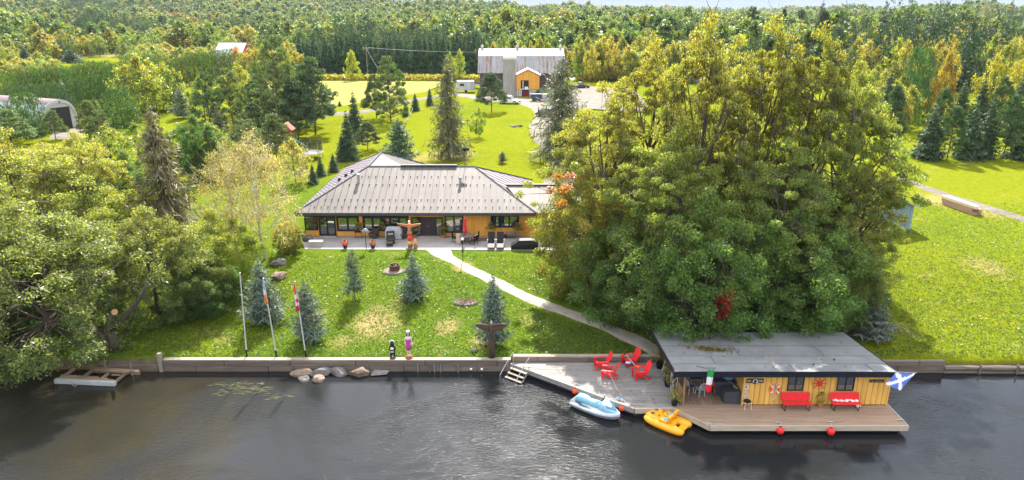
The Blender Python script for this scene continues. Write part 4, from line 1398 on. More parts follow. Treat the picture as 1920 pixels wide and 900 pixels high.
logrun('bank_wall', 'grey timber wall behind the river deck with red chairs', xr + .1, at(1238, 668, .9).x, SHORE + .2, [(.3, .62, .2), (.62, .92, .6)], 3.6, .94)
xa, xb = at(1640, 680, .7).x, at(1772, 680, .7).x
logrun('bank_wall', 'short pale timber wall beside the boathouse on the east bank', xa, xb, SHORE - .12, [(-.6, .1, .3), (.1, .48, .5), (.48, .84, .1)], 3.4, None, depth_=.3)
t = thing('log_edging', 'dark rotting log edging along the far east bank', 'log edging', (xb, SHORE - .25, 0))
x = 0
while x < 14:
    L_ = rnd.uniform(1.6, 2.6)
    b = MB(); b.tube([(x, -.1 - x * .02, .32), (x + L_ / 2, -.14 - x * .02, .34), (x + L_, -.1 - x * .02, .3)], [.17, .19, .16], 8); b.build('log', TIMBER, t)
    b = MB(); b.tube([(x, -.05 - x * .02, -.05), (x + L_, -.05 - x * .02, -.02)], [.2, .2], 8); b.build('log', TIMBER, t)
    x += L_
for k in (2.2, 4.6, 9.1):
    b = MB(); b.tube([(k, -.38, -.6), (k + .04, -.3, .62)], [.07, .06], 6); b.build('stake', TIMBER, t)

# --- old grey deck
P1, P2 = at(957, 681, DK), at(1190, 766, DK)
P3 = at(1262, 764.5, DK)
PX = 9.72                                     # west side of the boathouse porch
DY0, DY1 = P2.y, 40.28
deck = thing('river_deck', 'silver grey plank deck on the bank with four red chairs', 'deck', (5, 38, DK))
DO = (5, 38, DK)
pw = .148
k = 0
yy = DY0
def xdiag(y_): return P1.x + (P2.x - P1.x) * (P1.y - y_) / (P1.y - P2.y)
while yy < DY1 - .05:
    y1 = min(yy + pw, DY1)
    xa = xdiag(min(yy, P1.y)) ; xb2 = xdiag(min(y1, P1.y))
    if yy > P1.y: xa = xb2 = P1.x
    cut = [rnd.uniform(max(xa, xb2) + 1.0, PX - 1.5)] if PX - xa > 4.5 else []
    xs0, xs1 = [xa] + cut, cut + [PX]
    for i, (a, c_) in enumerate(zip(xs0, xs1)):
        a2 = xb2 if i == 0 else a
        z = DK + rnd.uniform(-.005, .004)
        b = MB(); b.prism([(a + .008, yy + .008, z), (c_ - .008, yy + .008, z), (c_ - .008, y1 - .008, z), (a2 + .008, y1 - .008, z)], (0, 0, -.035))
        b.build('plank', GREYPLANK, deck, org=DO)
    yy = y1
b = MB()
d = (P2 - P1).normalized()
nrm = Vector((d.y, -d.x, 0)); nrm = nrm if nrm.y < 0 else -nrm
def rail(p, q, off, z0, z1, th):
    dd_ = (q - p).normalized(); nn_ = Vector((dd_.y, -dd_.x, 0)); nn_ = nn_ if nn_.y < 0 else -nn_
    o = nn_ * off
    return [(p.x + o.x, p.y + o.y, z0), (q.x + o.x, q.y + o.y, z0), (q.x + o.x + nn_.x * th, q.y + o.y + nn_.y * th, z0), (p.x + o.x + nn_.x * th, p.y + o.y + nn_.y * th, z0)], (0, 0, z1 - z0)
for p, q in ((P1, P2), (P2, P3)):
    b = MB(); b.prism(*rail(p, q, .005, .28, DK + .03, .09)); b.build('rim_board', GREYPLANK if p is P1 else RIM, deck, org=DO)
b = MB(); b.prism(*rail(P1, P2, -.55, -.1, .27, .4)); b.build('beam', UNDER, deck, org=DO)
for f in (.12, .36, .6, .84):
    p = P1.lerp(P2, f)
    b = MB(); b.box((p.x + .2, p.y + .3, .0), (.22, .22, .9)); b.build('pile', TIMBER, deck, org=DO)
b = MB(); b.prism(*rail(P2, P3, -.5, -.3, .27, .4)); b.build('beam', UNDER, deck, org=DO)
p = P1.lerp(P2, .04)
b = MB(); b.prism([(p.x + .1, p.y - .12, DK + .012), (p.x + 1.9, p.y - .55, DK + .012), (p.x + 2.0, p.y + .08, DK + .012), (p.x + .3, p.y + .1, DK + .012)], (0, 0, .02)); b.build('new_board', mat('fresh_plywood', (.62, .54, .40), .8, .12, 2), deck, org=DO)

# swim stairs
s0 = P1.lerp(P2, .03); s1 = P1.lerp(P2, .17)
t = thing('swim_stairs', 'aluminium swim stairs with wooden treads leading into the river', 'stairs', (s0.x, s0.y, DK))
run = Vector((-.62, -.85, 0)).normalized()
O = Vector((s0.x, s0.y, DK))
A_, B_ = s0 - O + nrm * .12, s1 - O + nrm * .12
for k in range(6):
    o = run * (.12 + .27 * k); z = -.12 - .19 * k
    b = MB(); b.prism([A_ + o + Vector((0, 0, z)), B_ + o + Vector((0, 0, z)), B_ + o + run * .2 + Vector((0, 0, z)), A_ + o + run * .2 + Vector((0, 0, z))], (0, 0, .04)); b.build('tread', CAPT, t)
for e in (A_, B_):
    b = MB(); b.prism([e + Vector((0, 0, 0)), e + Vector((0, 0, -.12)), e + run * 1.75 + Vector((0, 0, -1.32)), e + run * 1.75 + Vector((0, 0, -1.2))], (.03, .02, 0)); b.build('stringer', METAL, t)
    b = MB()
    b.tube([e - run * .05 + Vector((0, 0, 0)), e - run * .05 + Vector((0, 0, .9)), e + run * .5 + Vector((0, 0, .55)), e + run * 1.35 + Vector((0, 0, -.1)), e + run * 1.35 + Vector((0, 0, -1.3))], .024, 6)
    b.tube([e + run * .5 + Vector((0, 0, .55)), e + run * .5 + Vector((0, 0, -.35))], .02, 6)
    b.build('handrail', METAL, t)

# --- brown boathouse platform
Q1, Q2, Q3 = at(1333, 802, DK), at(1700, 794.5, DK), at(1673, 759.5, DK)
WF = 35.12                                    # front wall of the boathouse
QX = 21.72
FY = (Q1.y + Q2.y) / 2
plat = thing('boathouse_platform', 'floating brown plank platform under the yellow boathouse', 'dock', (16, 36, DK))
PO = (16, 36, DK)
def xleft(y_): return P3.x + (Q1.x - P3.x) * (P3.y - y_) / (P3.y - Q1.y)
yy = FY
n = 15
step = (WF - .02 - FY) / n
for i in range(n):
    a, c_ = FY + i * step, FY + (i + 1) * step
    x0a, x0b = max(xleft(min(a, P3.y)), 9.0), max(xleft(min(c_, P3.y)), 9.0)
    cut = rnd.uniform(13, 19)
    for j, (u, u2, v) in enumerate(((x0a, x0b, cut), (cut, cut, QX - .02))):
        z = DK + .004 + rnd.uniform(-.004, .003)
        b = MB(); b.prism([(u + .006, a + .006, z), (v - .006, a + .006, z), (v - .006, c_ - .006, z), (u2 + .006, c_ - .006, z)], (0, 0, -.035)); b.build('plank', BROWNPLANK, plat, org=PO)
n = 26
for i in range(n):
    a = 9.75 + (13.3 - 9.75) * i / n; c_ = 9.75 + (13.3 - 9.75) * (i + 1) / n
    b = MB(); b.span((a + .005, WF - .015, DK - .03), (c_ - .005, 40.15, DK + rnd.uniform(-.003, .006))); b.build('porch_plank', PORCHPLANK, plat, org=PO)
Qc = [Vector((P3.x, P3.y, 0)), Vector((Q1.x, FY, 0)), Vector((QX, FY, 0))]
for p, q in zip(Qc, Qc[1:]):
    b = MB(); b.prism(*rail(p, q, .005, .27, DK + .03, .06)); b.build('rim_board', RIM, plat, org=PO)
b = MB(); b.span((QX, FY - .06, .27), (QX + .06, 40.0, DK + .02)); b.build('rim_board', RIM, plat, org=PO)
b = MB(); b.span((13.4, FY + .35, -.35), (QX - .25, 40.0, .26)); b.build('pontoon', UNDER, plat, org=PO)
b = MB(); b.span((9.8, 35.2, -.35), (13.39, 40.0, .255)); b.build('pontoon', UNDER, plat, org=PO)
def cleat(x, y_, rz_, label):
    t_ = thing('dock_cleat', label, 'cleat', (x, y_, DK + .005), rz_)
    q = MB(); q.box((-.06, 0, .03), (.04, .05, .06)); q.box((.06, 0, .03), (.04, .05, .06)); q.build('foot', METAL, t_)
    q = MB(); q.tube([(-.2, 0, .07), (-.1, 0, .08), (.1, 0, .08), (.2, 0, .07)], [.015, .025, .025, .015], 6); q.build('horn', METAL, t_)
for px, py, rz_, lb in ((1328, 796, -.6, 'metal cleat at the angled front corner of the boathouse platform'), (1349, 798, 0, 'metal cleat on the platform front just past the angled corner'),
                        (1459, 794, 0, 'metal cleat above the red buoy under the west bench'), (1557, 793, 0, 'metal cleat above the red buoy under the bench with towel'),
                        (1688, 789, 0, 'metal cleat at the far east corner of the platform'), (1081, 722, -.5, 'metal cleat above the orange buoy near the swim stairs'), (1166, 752, -.5, 'metal cleat above the orange buoy by the watercraft bow')):
    p = at(px, py, DK); cleat(p.x, p.y, rz_, lb)
def buoy(px, py, r, m, label):
    p = at(px, py, .33)
    t_ = thing('buoy', label, 'buoy', p)
    q = MB(); q.ball((0, 0, 0), (r, r, r * 1.08), 16, 10); q.build('float', m, t_, smooth=True)
    q = MB(); q.lathe([(.06, r * 1.0), (.05, r * 1.25), (.02, r * 1.3)], 8); q.build('neck', BLACK, t_)
    q = MB(); q.tube([(0, 0, r * 1.25), (0, .06, .42), (0, .18, .40)], .012, 5); q.build('rope', ROPE, t_)
BUOYR = mat('red_buoy', (.75, .03, .035), .4, .1, 3)
BUOYO = mat('orange_buoy', (.78, .09, .03), .4, .1, 3)
buoy(1463, 807, .21, BUOYR, 'red buoy hanging under the platform below the plain red bench')
buoy(1558, 809, .21, BUOYR, 'red buoy hanging under the platform below the bench with a towel')
buoy(1078, 733, .18, BUOYO, 'orange buoy hanging on the deck edge behind the watercraft')
buoy(1166, 765, .18, BUOYO, 'orange buoy between the blue watercraft and yellow pedal boat')
buoy(1123, 748, .12, BUOYR, 'small red buoy squeezed between the deck and blue watercraft')

# --- boathouse
bh = thing('boathouse', 'yellow board boathouse with a flat grey roof and open porch', 'boathouse', (16, 36, DK))
XW0, XW1 = 13.3, 21.62
ZT = 2.72
b = MB(); b.span((XW0, WF + .05, DK + .02), (XW1, 40.2, 2.28)); b.prism([(XW0, WF + .05, 2.28), (XW0, 40.2, 2.28), (XW0, WF + .05, ZT)], (XW1 - XW0, 0, 0)); b.build('wall', YELLOW, bh, org=PO)
b = MB(); b.span((9.8, 40.1, DK + .01), (XW0, 40.2, 2.27)); b.build('porch_back_wall', mat('brown_ply', (.12, .07, .04), .8, .3, 2), bh, org=PO)
n = 27
for i in range(n):
    a = XW0 + (XW1 - XW0) * i / n; c_ = XW0 + (XW1 - XW0) * (i + 1) / n
    q = MB(); q.span((a + .016, WF - rnd.uniform(0, .01), DK + .03), (c_ - .016, WF + .06, ZT - .02)); q.build('wall_board', YELLOW, bh, org=PO)
for i in range(16):
    a = WF + .1 + 5.0 * i / 16
    q = MB(); q.span((XW1 - .01, a + .01, DK + .03), (XW1 + .045, a + .30, 2.68 - (a - WF) * .08)); q.build('wall_board', YELLOW, bh, org=PO)
for i in range(12):
    a = WF + .1 + 4.9 * i / 12
    q = MB(); q.span((XW0 - .045, a + .01, DK + .03), (XW0 + .01, a + .39, 2.6 - (a - WF) * .08)); q.build('wall_board', YELLOW, bh, org=PO)
q = MB(); q.span((XW0 - .06, WF - .04, DK + .01), (XW0 + .03, WF + .06, ZT)); q.span((XW1 - .03, WF - .04, DK + .01), (XW1 + .06, WF + .06, ZT)); q.build('corner_board', YELLOW, bh, org=PO)
RFY, RBY, RFZ, RBZ = 34.62, 41.0, 2.98, 2.36
rx0, rx1 = atY(1265, 701, RFY).x, atY(1683, 695.5, RFY).x
q = MB(); q.prism([(rx0, RFY, RFZ), (rx1, RFY, RFZ), (rx1, RBY, RBZ), (rx0, RBY, RBZ)], (0, 0, -.10)); roof = q.build('roof', FLATROOF, bh, org=PO)
q = MB(); q.span((rx0 - .03, RFY - .05, RFZ - .33), (rx1 + .03, RFY - .003, RFZ + .02)); q.build('fascia', mat('navy_fascia', (.012, .014, .022), .5, .2, 3), roof, org=PO)
for xx in (rx0, rx1):
    q = MB(); q.prism([(xx - .03, RFY, RFZ + .03), (xx - .03, RFY, RFZ - .28), (xx - .03, RBY, RBZ - .28), (xx - .03, RBY, RBZ + .03)], (.06, 0, 0)); q.build('fascia', mat('navy_fascia', (.01, .01, .02)), roof, org=PO)
def rz_at(y_): return RFZ + (RBZ - RFZ) * (y_ - RFY) / (RBY - RFY)
q = MB()       # laps between membrane sheets
for yy in (35.75, 36.95, 38.6):
    q.box(((rx0 + rx1) / 2, yy, rz_at(yy) + .004), (rx1 - rx0 - .1, .035, .012), (-.1, 0, 0))
for xx, ya, yb in ((rx0 + 2.6, 35.8, 36.9), (rx0 + 6.8, 34.7, 35.7), (rx0 + 9.4, 37, 38.5), (rx0 + 4.4, 37, 38.5), (rx0 + 11.2, 34.7, 35.7)):
    q.prism([(xx, ya, rz_at(ya) + .008), (xx + .03, ya, rz_at(ya) + .008), (xx + .03, yb, rz_at(yb) + .008), (xx, yb, rz_at(yb) + .008)], (0, 0, .008))
q.build('roof_lap', mat('roof_lap', (.08, .085, .09), .7, .2, 3), roof, org=PO, kind='stuff')
for (xx, yy) in ((rx0 + 2.0, 39.9), (rx0 + 3.4, 39.8), (rx0 + 8.2, 35.6), (rx0 + 9.7, 36.3)):
    q = MB(); q.lathe([(.05, 0), (.05, .07), (.02, .1)], 6, (xx, yy, rz_at(yy))); q.build('roof_vent', BLACK, roof, org=PO)
for (xx, yy) in ((9.9, WF + .05), (9.9, 40.0), (11.3, WF + .06)):
    q = MB(); q.span((xx - .05, yy - .05, DK + .01), (xx + .05, yy + .05, rz_at(yy) - .09)); 
    if xx < 11: q.build('porch_post', mat('brown_post', (.33, .2, .1), .8, .25, 3), bh, org=PO)
q = MB(); q.span((9.78, WF + .15, DK + .01), (9.86, WF + 1.0, 1.5)); q.build('porch_half_wall', mat('brown_post', (.33, .2, .1)), bh, org=PO)
def bz(py): return atY(1500, py, WF).z
def bx(px, py=730): return atY(px, py, WF).x
for px0, px1 in ((1474.5, 1505.5), (1567, 1599.5)):
    x0, x1 = bx(px0), bx(px1); z0, z1 = 1.50, 2.46
    fr_ = MB()
    fw = .07
    fr_.span((x0, WF - .05, z0), (x1, WF + .02, z0 + fw)); fr_.span((x0, WF - .05, z1 - fw), (x1, WF + .02, z1))
    for c_ in (x0 + fw / 2, (x0 + x1) / 2, x1 - fw / 2): fr_.span((c_ - fw / 2, WF - .054, z0 + fw), (c_ + fw / 2, WF + .02, z1 - fw))
    w_ = fr_.build('window', DARKFRAME, bh, org=PO)
    for a, c_ in ((x0 + fw, (x0 + x1) / 2 - fw / 2), ((x0 + x1) / 2 + fw / 2, x1 - fw)):
        q = MB(); q.span((a - .005, WF - .03, z0 + fw - .005), (c_ + .005, WF - .02, z1 - fw + .005)); q.build('pane', GLASS, w_, org=PO)
    q = MB(); q.span((x0 - .05, WF - .03, z0 - .05), (x1 + .05, WF - .012, z0 - .002)); q.span((x0 - .05, WF - .03, z0), (x0 - .002, WF - .012, z1)); q.span((x1 + .002, WF - .03, z0), (x1 + .05, WF - .012, z1)); q.build('trim', YELLOW, w_, org=PO)

# things hung on the boathouse wall
def sign(px, py, w_, h_, label, name='wall_sign'):
    t_ = thing(name, label, 'sign', (bx(px, py), WF - .03, bz(py)))
    q = MB(); q.box((0, 0, 0), (w_, .04, h_)); q.build('board', mat('dark_brown_sign', (.05, .03, .02), .6, .3, 4), t_)
    return t_
SIGNPAINT = mat('cream_lettering', (.75, .72, .66), .6, .1, 3)
t = sign(1415.5, 713.5, .98, .26, 'dark wooden sign with pale ring emblem between two worn words', 'tavern_sign')
q = MB(); q.lathe([(.0, 0), (.19, .005), (.19, .02), (.0, .025)], 20, M=Matrix.Translation((0, -.02, 0)) @ Euler((R(90), 0, 0)).to_matrix().to_4x4()); q.build('medallion', mat('dark_slate', (.03, .045, .05), .5, .2, 4), t)
q = MB()
arc = [(math.cos(a) * .125, -.055, math.sin(a) * .125) for a in [R(-70 + 290 * i / 14) for i in range(15)]]
q.tube(arc, .028, 5); q.build('horseshoe', SIGNPAINT, t)
q = MB()
for x0, n_, in ((-.43, 4), (.2, 5)):
    for i in range(n_):
        q.box((x0 + i * .055, -.026, .01 + .006 * (i % 2)), (.016, .012, .09)); q.box((x0 + .018 + i * .055, -.026, .045 - .05 * (i % 3 == 1) - .04 * (i % 3 == 2)), (.03, .012, .02))
q.build('lettering', SIGNPAINT, t, kind='stuff')
t = sign(1643.5, 714, .8, .17, 'narrow dark name board near the flag end of the wall', 'name_board')
q = MB()
for i in range(11):
    if i == 3: continue
    x0 = -.3 + i * .058
    q.box((x0, -.026, 0), (.012, .012, .075)); q.box((x0 + .018, -.026, (.028, 0, -.03)[i % 3]), (.026, .012, .013))
q.build('lettering', mat('faded_lettering', (.42, .38, .33), .7, .1, 3), t, kind='stuff')
t = thing('notice', 'small white printed notice below the ring emblem sign', 'notice', (bx(1400, 726), WF - .012, bz(725)))
q = MB(); q.box((0, 0, 0), (.24, .012, .32)); q.build('paper', mat('printed_paper', (.66, .60, .58), .8, .2, 14), t)
q = MB(); q.box((0, -.008, .12), (.2, .006, .04)); q.box((-.02, -.008, -.02), (.12, .006, .14)); q.build('print', mat('purple_print', (.28, .16, .2), .8, .2, 8), t, kind='stuff')
t = thing('life_ring', 'orange life ring with hanging rope on the boathouse wall', 'life ring', (bx(1452, 728), WF - .08, bz(728)))
vs = []
rings = []
for i in range(29):
    a = 2 * PI * i / 28
    rings.append([((.25 + .07 * math.cos(c_)) * math.cos(a), .06 * math.sin(c_), (.25 + .07 * math.cos(c_)) * math.sin(a)) for c_ in [2 * PI * k / 8 for k in range(8)]])
q = MB(); q.loft(rings, cap=False); q.build('ring', mat('orange_life_ring', (.85, .13, .025), .5, .08, 3), t, smooth=True)
for a in (45, 135, 225, 315):
    q = MB(); q.box((.25 * math.cos(R(a)), 0, .25 * math.sin(R(a))), (.16, .15, .07), (0, R(-a), 0)); q.build('band', WHITEP, t)
q = MB(); q.tube([(.12, -.06, .42), (.02, -.07, .3), (.1, -.08, .05), (-.02, -.07, -.2), (.06, -.06, -.45), (.0, -.05, -.66)], .018, 5); q.tube([(-.1, -.06, .38), (-.12, -.07, -.1), (-.04, -.07, -.5), (-.08, -.05, -.7)], .015, 5); q.build('rope', ROPE, t)
t = thing('ships_wheel', 'red star shaped ship wheel hung between the two windows', 'wheel', (bx(1536, 718), WF - .05, bz(718)))
q = MB()
q.tube([(.40 * math.cos(2 * PI * i / 24), 0, .40 * math.sin(2 * PI * i / 24)) for i in range(25)], .016, 5); q.build('rim', mat('tan_rim', (.5, .26, .08), .6, .2, 4), t)
for k in range(8):
    a = R(45 * k)
    q = MB(); q.tube([(.05 * math.cos(a), -.01, .05 * math.sin(a)), (.24 * math.cos(a), -.02, .24 * math.sin(a)), (.42 * math.cos(a), -.01, .42 * math.sin(a))], [.05, .03, .012], 5); q.build('spoke', mat('red_spoke', (.62, .04, .03), .5, .1, 4), t)
q = MB(); q.ball((0, -.03, 0), .07, 10, 6); q.build('hub', mat('red_spoke', (.6, .04, .03)), t)

# red benches
def bench(px, py, label):
    p = at(px, py, DK)
    t_ = thing('bench', label, 'bench', (p.x, WF - .42, DK + .005))
    w_ = 1.66
    q = MB(); q.box((0, -.1, .45), (w_, .44, .05), (R(-3), 0, 0)); q.build('seat', RED, t_, bevel=.02)
    q = MB(); q.box((0, .20, .70), (w_, .05, .46), (R(-10), 0, 0)); q.build('backrest', RED, t_, bevel=.02)
    for s in (-1, 1):
        q = MB(); x = s * (w_ / 2 - .14)
        q.tube([(x, -.26, 0), (x, -.27, .42), (x, .14, .42), (x, .18, .02)], .022, 5); q.tube([(x, .14, .42), (x, .22, .85)], .018, 5); q.tube([(x, -.26, .01), (x, .2, .01)], .018, 5)
        q.build('leg', BLACK, t_)
    return t_
bench(1489, 764, 'red bench with black legs under the west window of boathouse')
bench(1581, 764, 'red bench under the east window with a rumpled white towel')
t = thing('towel', 'rumpled white towel lying along the red bench seat', 'towel', (at(1581, 764, DK).x, WF - .40, DK + .49))
vs, fs = [], []
for i in range(25):
    for j in range(4):
        vs.append((-.72 + .06 * i + .01 * math.sin(j * 3 + i), -.06 + .06 * j + .03 * math.sin(i * .9), .035 + .03 * math.sin(i * 1.3 + j) + .02 * math.sin(i * .5)))
for i in range(24):
    for j in range(3): fs.append((i * 4 + j, i * 4 + j + 1, (i + 1) * 4 + j + 1, (i + 1) * 4 + j))
q = MB(); q.add(vs, fs); o = q.build('cloth', WHITEP, t, smooth=True); sm = o.modifiers.new('thickness', 'SOLIDIFY'); sm.thickness = .025
p = at(1609, 764, DK)
t = thing('white_bag', 'crumpled white bag on the planks beside the towel bench', 'bag', (p.x, p.y + .1, DK))
q = MB(); q.lathe([(.12, 0), (.17, .08), (.15, .2), (.09, .3), (.05, .34), (.07, .38)], 9); q.build('bag', WHITEP, t)
# bistro chair, potted plants
def bistro(x, y_, rz_, seatm, label, sq=False, group=None):
    t_ = thing('metal_chair', label, 'chair', (x, y_, DK + .006), rz_, group)
    q = MB()
    if sq: q.box((0, 0, .45), (.42, .42, .05))
    else: q.lathe([(.2, .43), (.22, .45), (.22, .48), (.18, .49)], 16)
    q.build('seat', seatm, t_)
    fr_ = mat('white_tube', (.66, .64, .58), .5, .1, 4)
    for sx in (-1, 1):
        for sy in (-1, 1):
            q = MB(); q.tube([(sx * .17, sy * .16, .44), (sx * .2, sy * .2, 0)], .014, 5); q.build('leg', fr_, t_)
    q = MB(); q.tube([(-.18, .18, .44), (-.2, .23, .7), (-.12, .26, .9), (.12, .26, .9), (.2, .23, .7), (.18, .18, .44)], .016, 5); q.build('back_frame', fr_, t_)
    q = MB()
    for k in (-.08, 0, .08): q.tube([(k, .2, .47), (k * 1.1, .255, .88)], .01, 4)
    q.tube([(-.19, .235, .66), (.19, .235, .66)], .012, 4); q.build('back_rail', fr_, t_)
    return t_
p = at(1401, 768, DK)
bistro(p.x, p.y + .15, .1, BLACK, 'white wire chair with a black round seat at the wall corner')
LIME = (.24, .24, .03)
def potted(x, y_, z, pr, ph, potm, col, aut, fh, fw, label, name='potted_plant', kind='low', v=None):
    t_ = thing(name, label, 'plant', (x, y_, z))
    q = MB(); q.lathe([(pr * .7, 0), (pr, ph * .9), (pr * 1.1, ph * .92), (pr * 1.1, ph), (pr * .9, ph), (pr * .9, ph * .9)], 12); q.build('pot', potm, t_)
    o = link_mesh('foliage', PLANTMESH[len(bpy.data.objects) % 2], t_)
    o.location = (0, 0, ph * .8); o.scale = (fw, fw, fh); o.color = (*col, aut)
    return t_
PLANTMESH = []
for s in (5, 6):
    (a_, b2_), (c_, d_) = grow_broadleaf(s, 'round', .08, 22, 520, .12, .17, .8, 4, .03, .01, .5)
    PLANTMESH.append(np_mesh('foliage', np.concatenate([a_, c_]), np.concatenate([b2_, d_ + len(a_)]), [LEAF, BARK], [1] * len(b2_) + [0] * len(d_)))
TERRA = mat('terracotta', (.45, .16, .08), .8, .2, 4)
p = at(1534, 760, DK)
potted(p.x, WF - .25, DK + .005, .15, .32, TERRA, LIME, .6, .75, .55, 'yellow green plant in a terracotta pot under the ship wheel')
p = at(1269, 764, DK)
potted(p.x - .1, p.y + .22, DK + .005, .2, .34, BLACK, LIME, .8, .7, .85, 'yellow leaved plant in a black pot at the porch corner')
p = at(1251, 724, DK)
potted(p.x, p.y, DK + .005, .22, .5, BLACK, (.10, .13, .03), .3, 1.0, .8, 'straggly plant in a tall black pot beside the porch side')
p = at(1237, 690, DK)
potted(p.x - .05, p.y, DK + .005, .22, .45, BLACK, (.12, .11, .03), .9, 1.0, .95, 'browning plant in a black pot at the back of deck')
t = thing('dry_vine', 'tangled dry vine hanging down the west side of the porch', 'vine', (9.55, 37.3, DK + .006))
for k in range(12):
    q = MB()
    y0 = -2.0 + k * .33
    q.tube([(rnd.uniform(-.1, .1), y0, 0 if k % 3 else .5), (rnd.uniform(-.25, .2), y0 + rnd.uniform(-.3, .3), .7), (rnd.uniform(-.3, .2), y0 + rnd.uniform(-.5, .5), 1.3), (rnd.uniform(-.1, .2), y0 + rnd.uniform(-.4, .4), 1.85)], [.035, .03, .025, .012], 5)
    q.build('stem', PALEBARK, t)
o = link_mesh('foliage', PLANTMESH[0], t); o.location = (0, -.4, .5); o.scale = (.8, 3.0, 1.3); o.color = (.10, .085, .03, .8)
# porch furniture
p = at(1312, 741, DK)
bistro(p.x, p.y, R(200), BLUE, 'white tube chair with a pale blue seat nearest the flag', True, None)
p = at(1292, 738, DK)
bistro(p.x, p.y + .1, R(120), mat('navy_seat', (.03, .06, .12), .5, .2, 4), 'white tube chair with a dark blue seat by the porch post', True)
p = at(1303, 727, DK)
t = thing('patio_table', 'small white tube table with dark top inside the porch', 'table', (p.x, p.y, DK + .006))
q = MB(); q.box((0, 0, .72), (.85, .7, .03)); q.build('table_top', mat('smoked_top', (.05, .06, .06), .15, .2, 3), t)
for sx in (-1, 1):
    for sy in (-1, 1):
        q = MB(); q.tube([(sx * .38, sy * .3, .7), (sx * .4, sy * .32, 0)], .018, 5); q.build('leg', METAL, t)
q = MB()
for a_, b2_ in (((-.42, -.34), (.42, -.34)), ((.42, -.34), (.42, .34)), ((.42, .34), (-.42, .34)), ((-.42, .34), (-.42, -.34))): q.tube([(*a_, .72), (*b2_, .72)], .022, 5)
q.build('rim', METAL, t)
GREYBOX = mat('charcoal_resin', (.05, .055, .065), .5, .15, 3)
def deckbox(x0, x1, y0, y1, h, label, lid=True):
    t_ = thing('deck_box', label, 'storage box', ((x0 + x1) / 2, (y0 + y1) / 2, DK + .006))
    w_, d_ = x1 - x0, y1 - y0
    q = MB(); q.box((0, 0, h / 2), (w_, d_, h)); q.build('body', GREYBOX, t_, bevel=.02)
    for k in (-1, 1):
        q = MB(); q.box((k * (w_ / 2 - .07), -d_ / 2 - .012, h / 2), (.05, .03, h * .9)); q.build('rib', GREYBOX, t_)
    if lid:
        q = MB(); q.box((0, 0, h + .03), (w_ + .04, d_ + .04, .06)); q.build('lid', GREYBOX, t_, bevel=.015)
xq = at(1373, 760, DK).x
deckbox(xq - .46, xq + .46, 35.22, 35.95, .72, 'charcoal storage box with ribbed front at the boathouse wall corner')
deckbox(xq - .75, xq + .5, 36.1, 38.2, .85, 'long charcoal storage box piled with gear deeper in the porch')
t = thing('paddle', 'wooden paddle lying across the charcoal storage boxes', 'paddle', (xq - .1, 36.4, DK + .95))
q = MB(); q.tube([(-.5, .9, .12), (.3, -.55, -.02)], .02, 6); q.build('shaft', CAPT, t)
q = MB(); q.prism([(.26, -.5, -.03), (.34, -.52, -.03), (.48, -.95, -.06), (.36, -1.02, -.06), (.24, -.85, -.05)], (0, 0, .025)); q.build('blade', CAPT, t)
t = thing('blue_tarpaulin', 'crumpled blue tarpaulin heaped on the long storage box', 'tarpaulin', (xq + .15, 36.7, DK + .92))
q = MB(); q.ball((0, 0, .12), (.38, .5, .2), 9, 5); o = q.build('cloth', mat('blue_tarp', (.05, .22, .36), .6, .3, 6), t)
dm = o.modifiers.new('crumple', 'DISPLACE'); tx = bpy.data.textures.new('crumple', 'CLOUDS'); tx.noise_scale = .2; dm.texture = tx; dm.strength = .15
t = thing('black_bag', 'black gear bag on the long storage box behind tarpaulin', 'bag', (xq + .1, 37.6, DK + .92))
q = MB(); q.ball((0, 0, .18), (.45, .4, .25), 10, 6); q.build('bag', BLACK, t)
p = at(1346, 741, DK)
t = thing('red_tube', 'red inflatable figure eight float standing beside the storage boxes', 'float', (p.x - .05, p.y + .1, DK + .006), R(35))
for k, (z, r_) in enumerate(((.26, .26), (.62, .22))):
    rings = []
    for i in range(21):
        a = 2 * PI * i / 20
        rings.append([((r_ * .6 + r_ * .42 * math.cos(c_)) * math.cos(a), .09 * math.sin(c_) + (z - .26) * .5, z + (r_ * .6 + r_ * .42 * math.cos(c_)) * math.sin(a)) for c_ in [2 * PI * m_ / 7 for m_ in range(7)]])
    q = MB(); q.loft(rings, cap=False); q.build('tube', RED, t, smooth=True)

# flags on the boathouse
def cloth(w_, h_, nx, ny, amp, fold):
    """waving cloth, hanging from its top edge; returns verts, faces and a column/row index per face"""
    vs, fs, uv = [], [], []
    for j in range(ny + 1):
        for i in range(nx + 1):
            u, v = i / nx, j / ny
            vs.append((u * w_ * (1 - .12 * v), amp * math.sin(u * fold * PI + v * 2.1) * (.25 + .75 * v), -v * h_ + .03 * math.sin(u * 5)))
    for j in range(ny):
        for i in range(nx):
            a = j * (nx + 1) + i
            fs.append((a, a + 1, a + nx + 2, a + nx + 1)); uv.append((i / nx, j / ny))
    return vs, fs, uv
FG = mat('flag_green', (.03, .30, .08), .8, .06, 3); FW = mat('flag_white', (.76, .76, .78), .8, .05, 3); FR = mat('flag_red', (.68, .02, .035), .8, .06, 3)
FB = mat('flag_blue', (.10, .17, .50), .8, .06, 3); FO = mat('flag_orange', (.75, .24, .05), .8, .06, 3); FLB = mat('flag_pale_blue', (.28, .42, .62), .8, .06, 3)
p = atY(1327, 694, RFY - .5)
t = thing('tricolour_flag', 'green white and red flag hanging off the boathouse roof edge', 'flag', (p.x, p.y, p.z))
q = MB(); q.tube([(-.5, .55, -.05), (-.1, .2, .02), (.42, -.02, .14)], .018, 6); q.build('pole', BLACK, t)
vs, fs, uv = cloth(.36, 1.42, 6, 15, .10, 2.2)
q = MB(); q.add([(x, y_ - .01, z + .02 + .12 * x) for x, y_, z in vs], fs); q.m = [0 if v < .33 else 1 if v < .66 else 2 for u, v in uv]
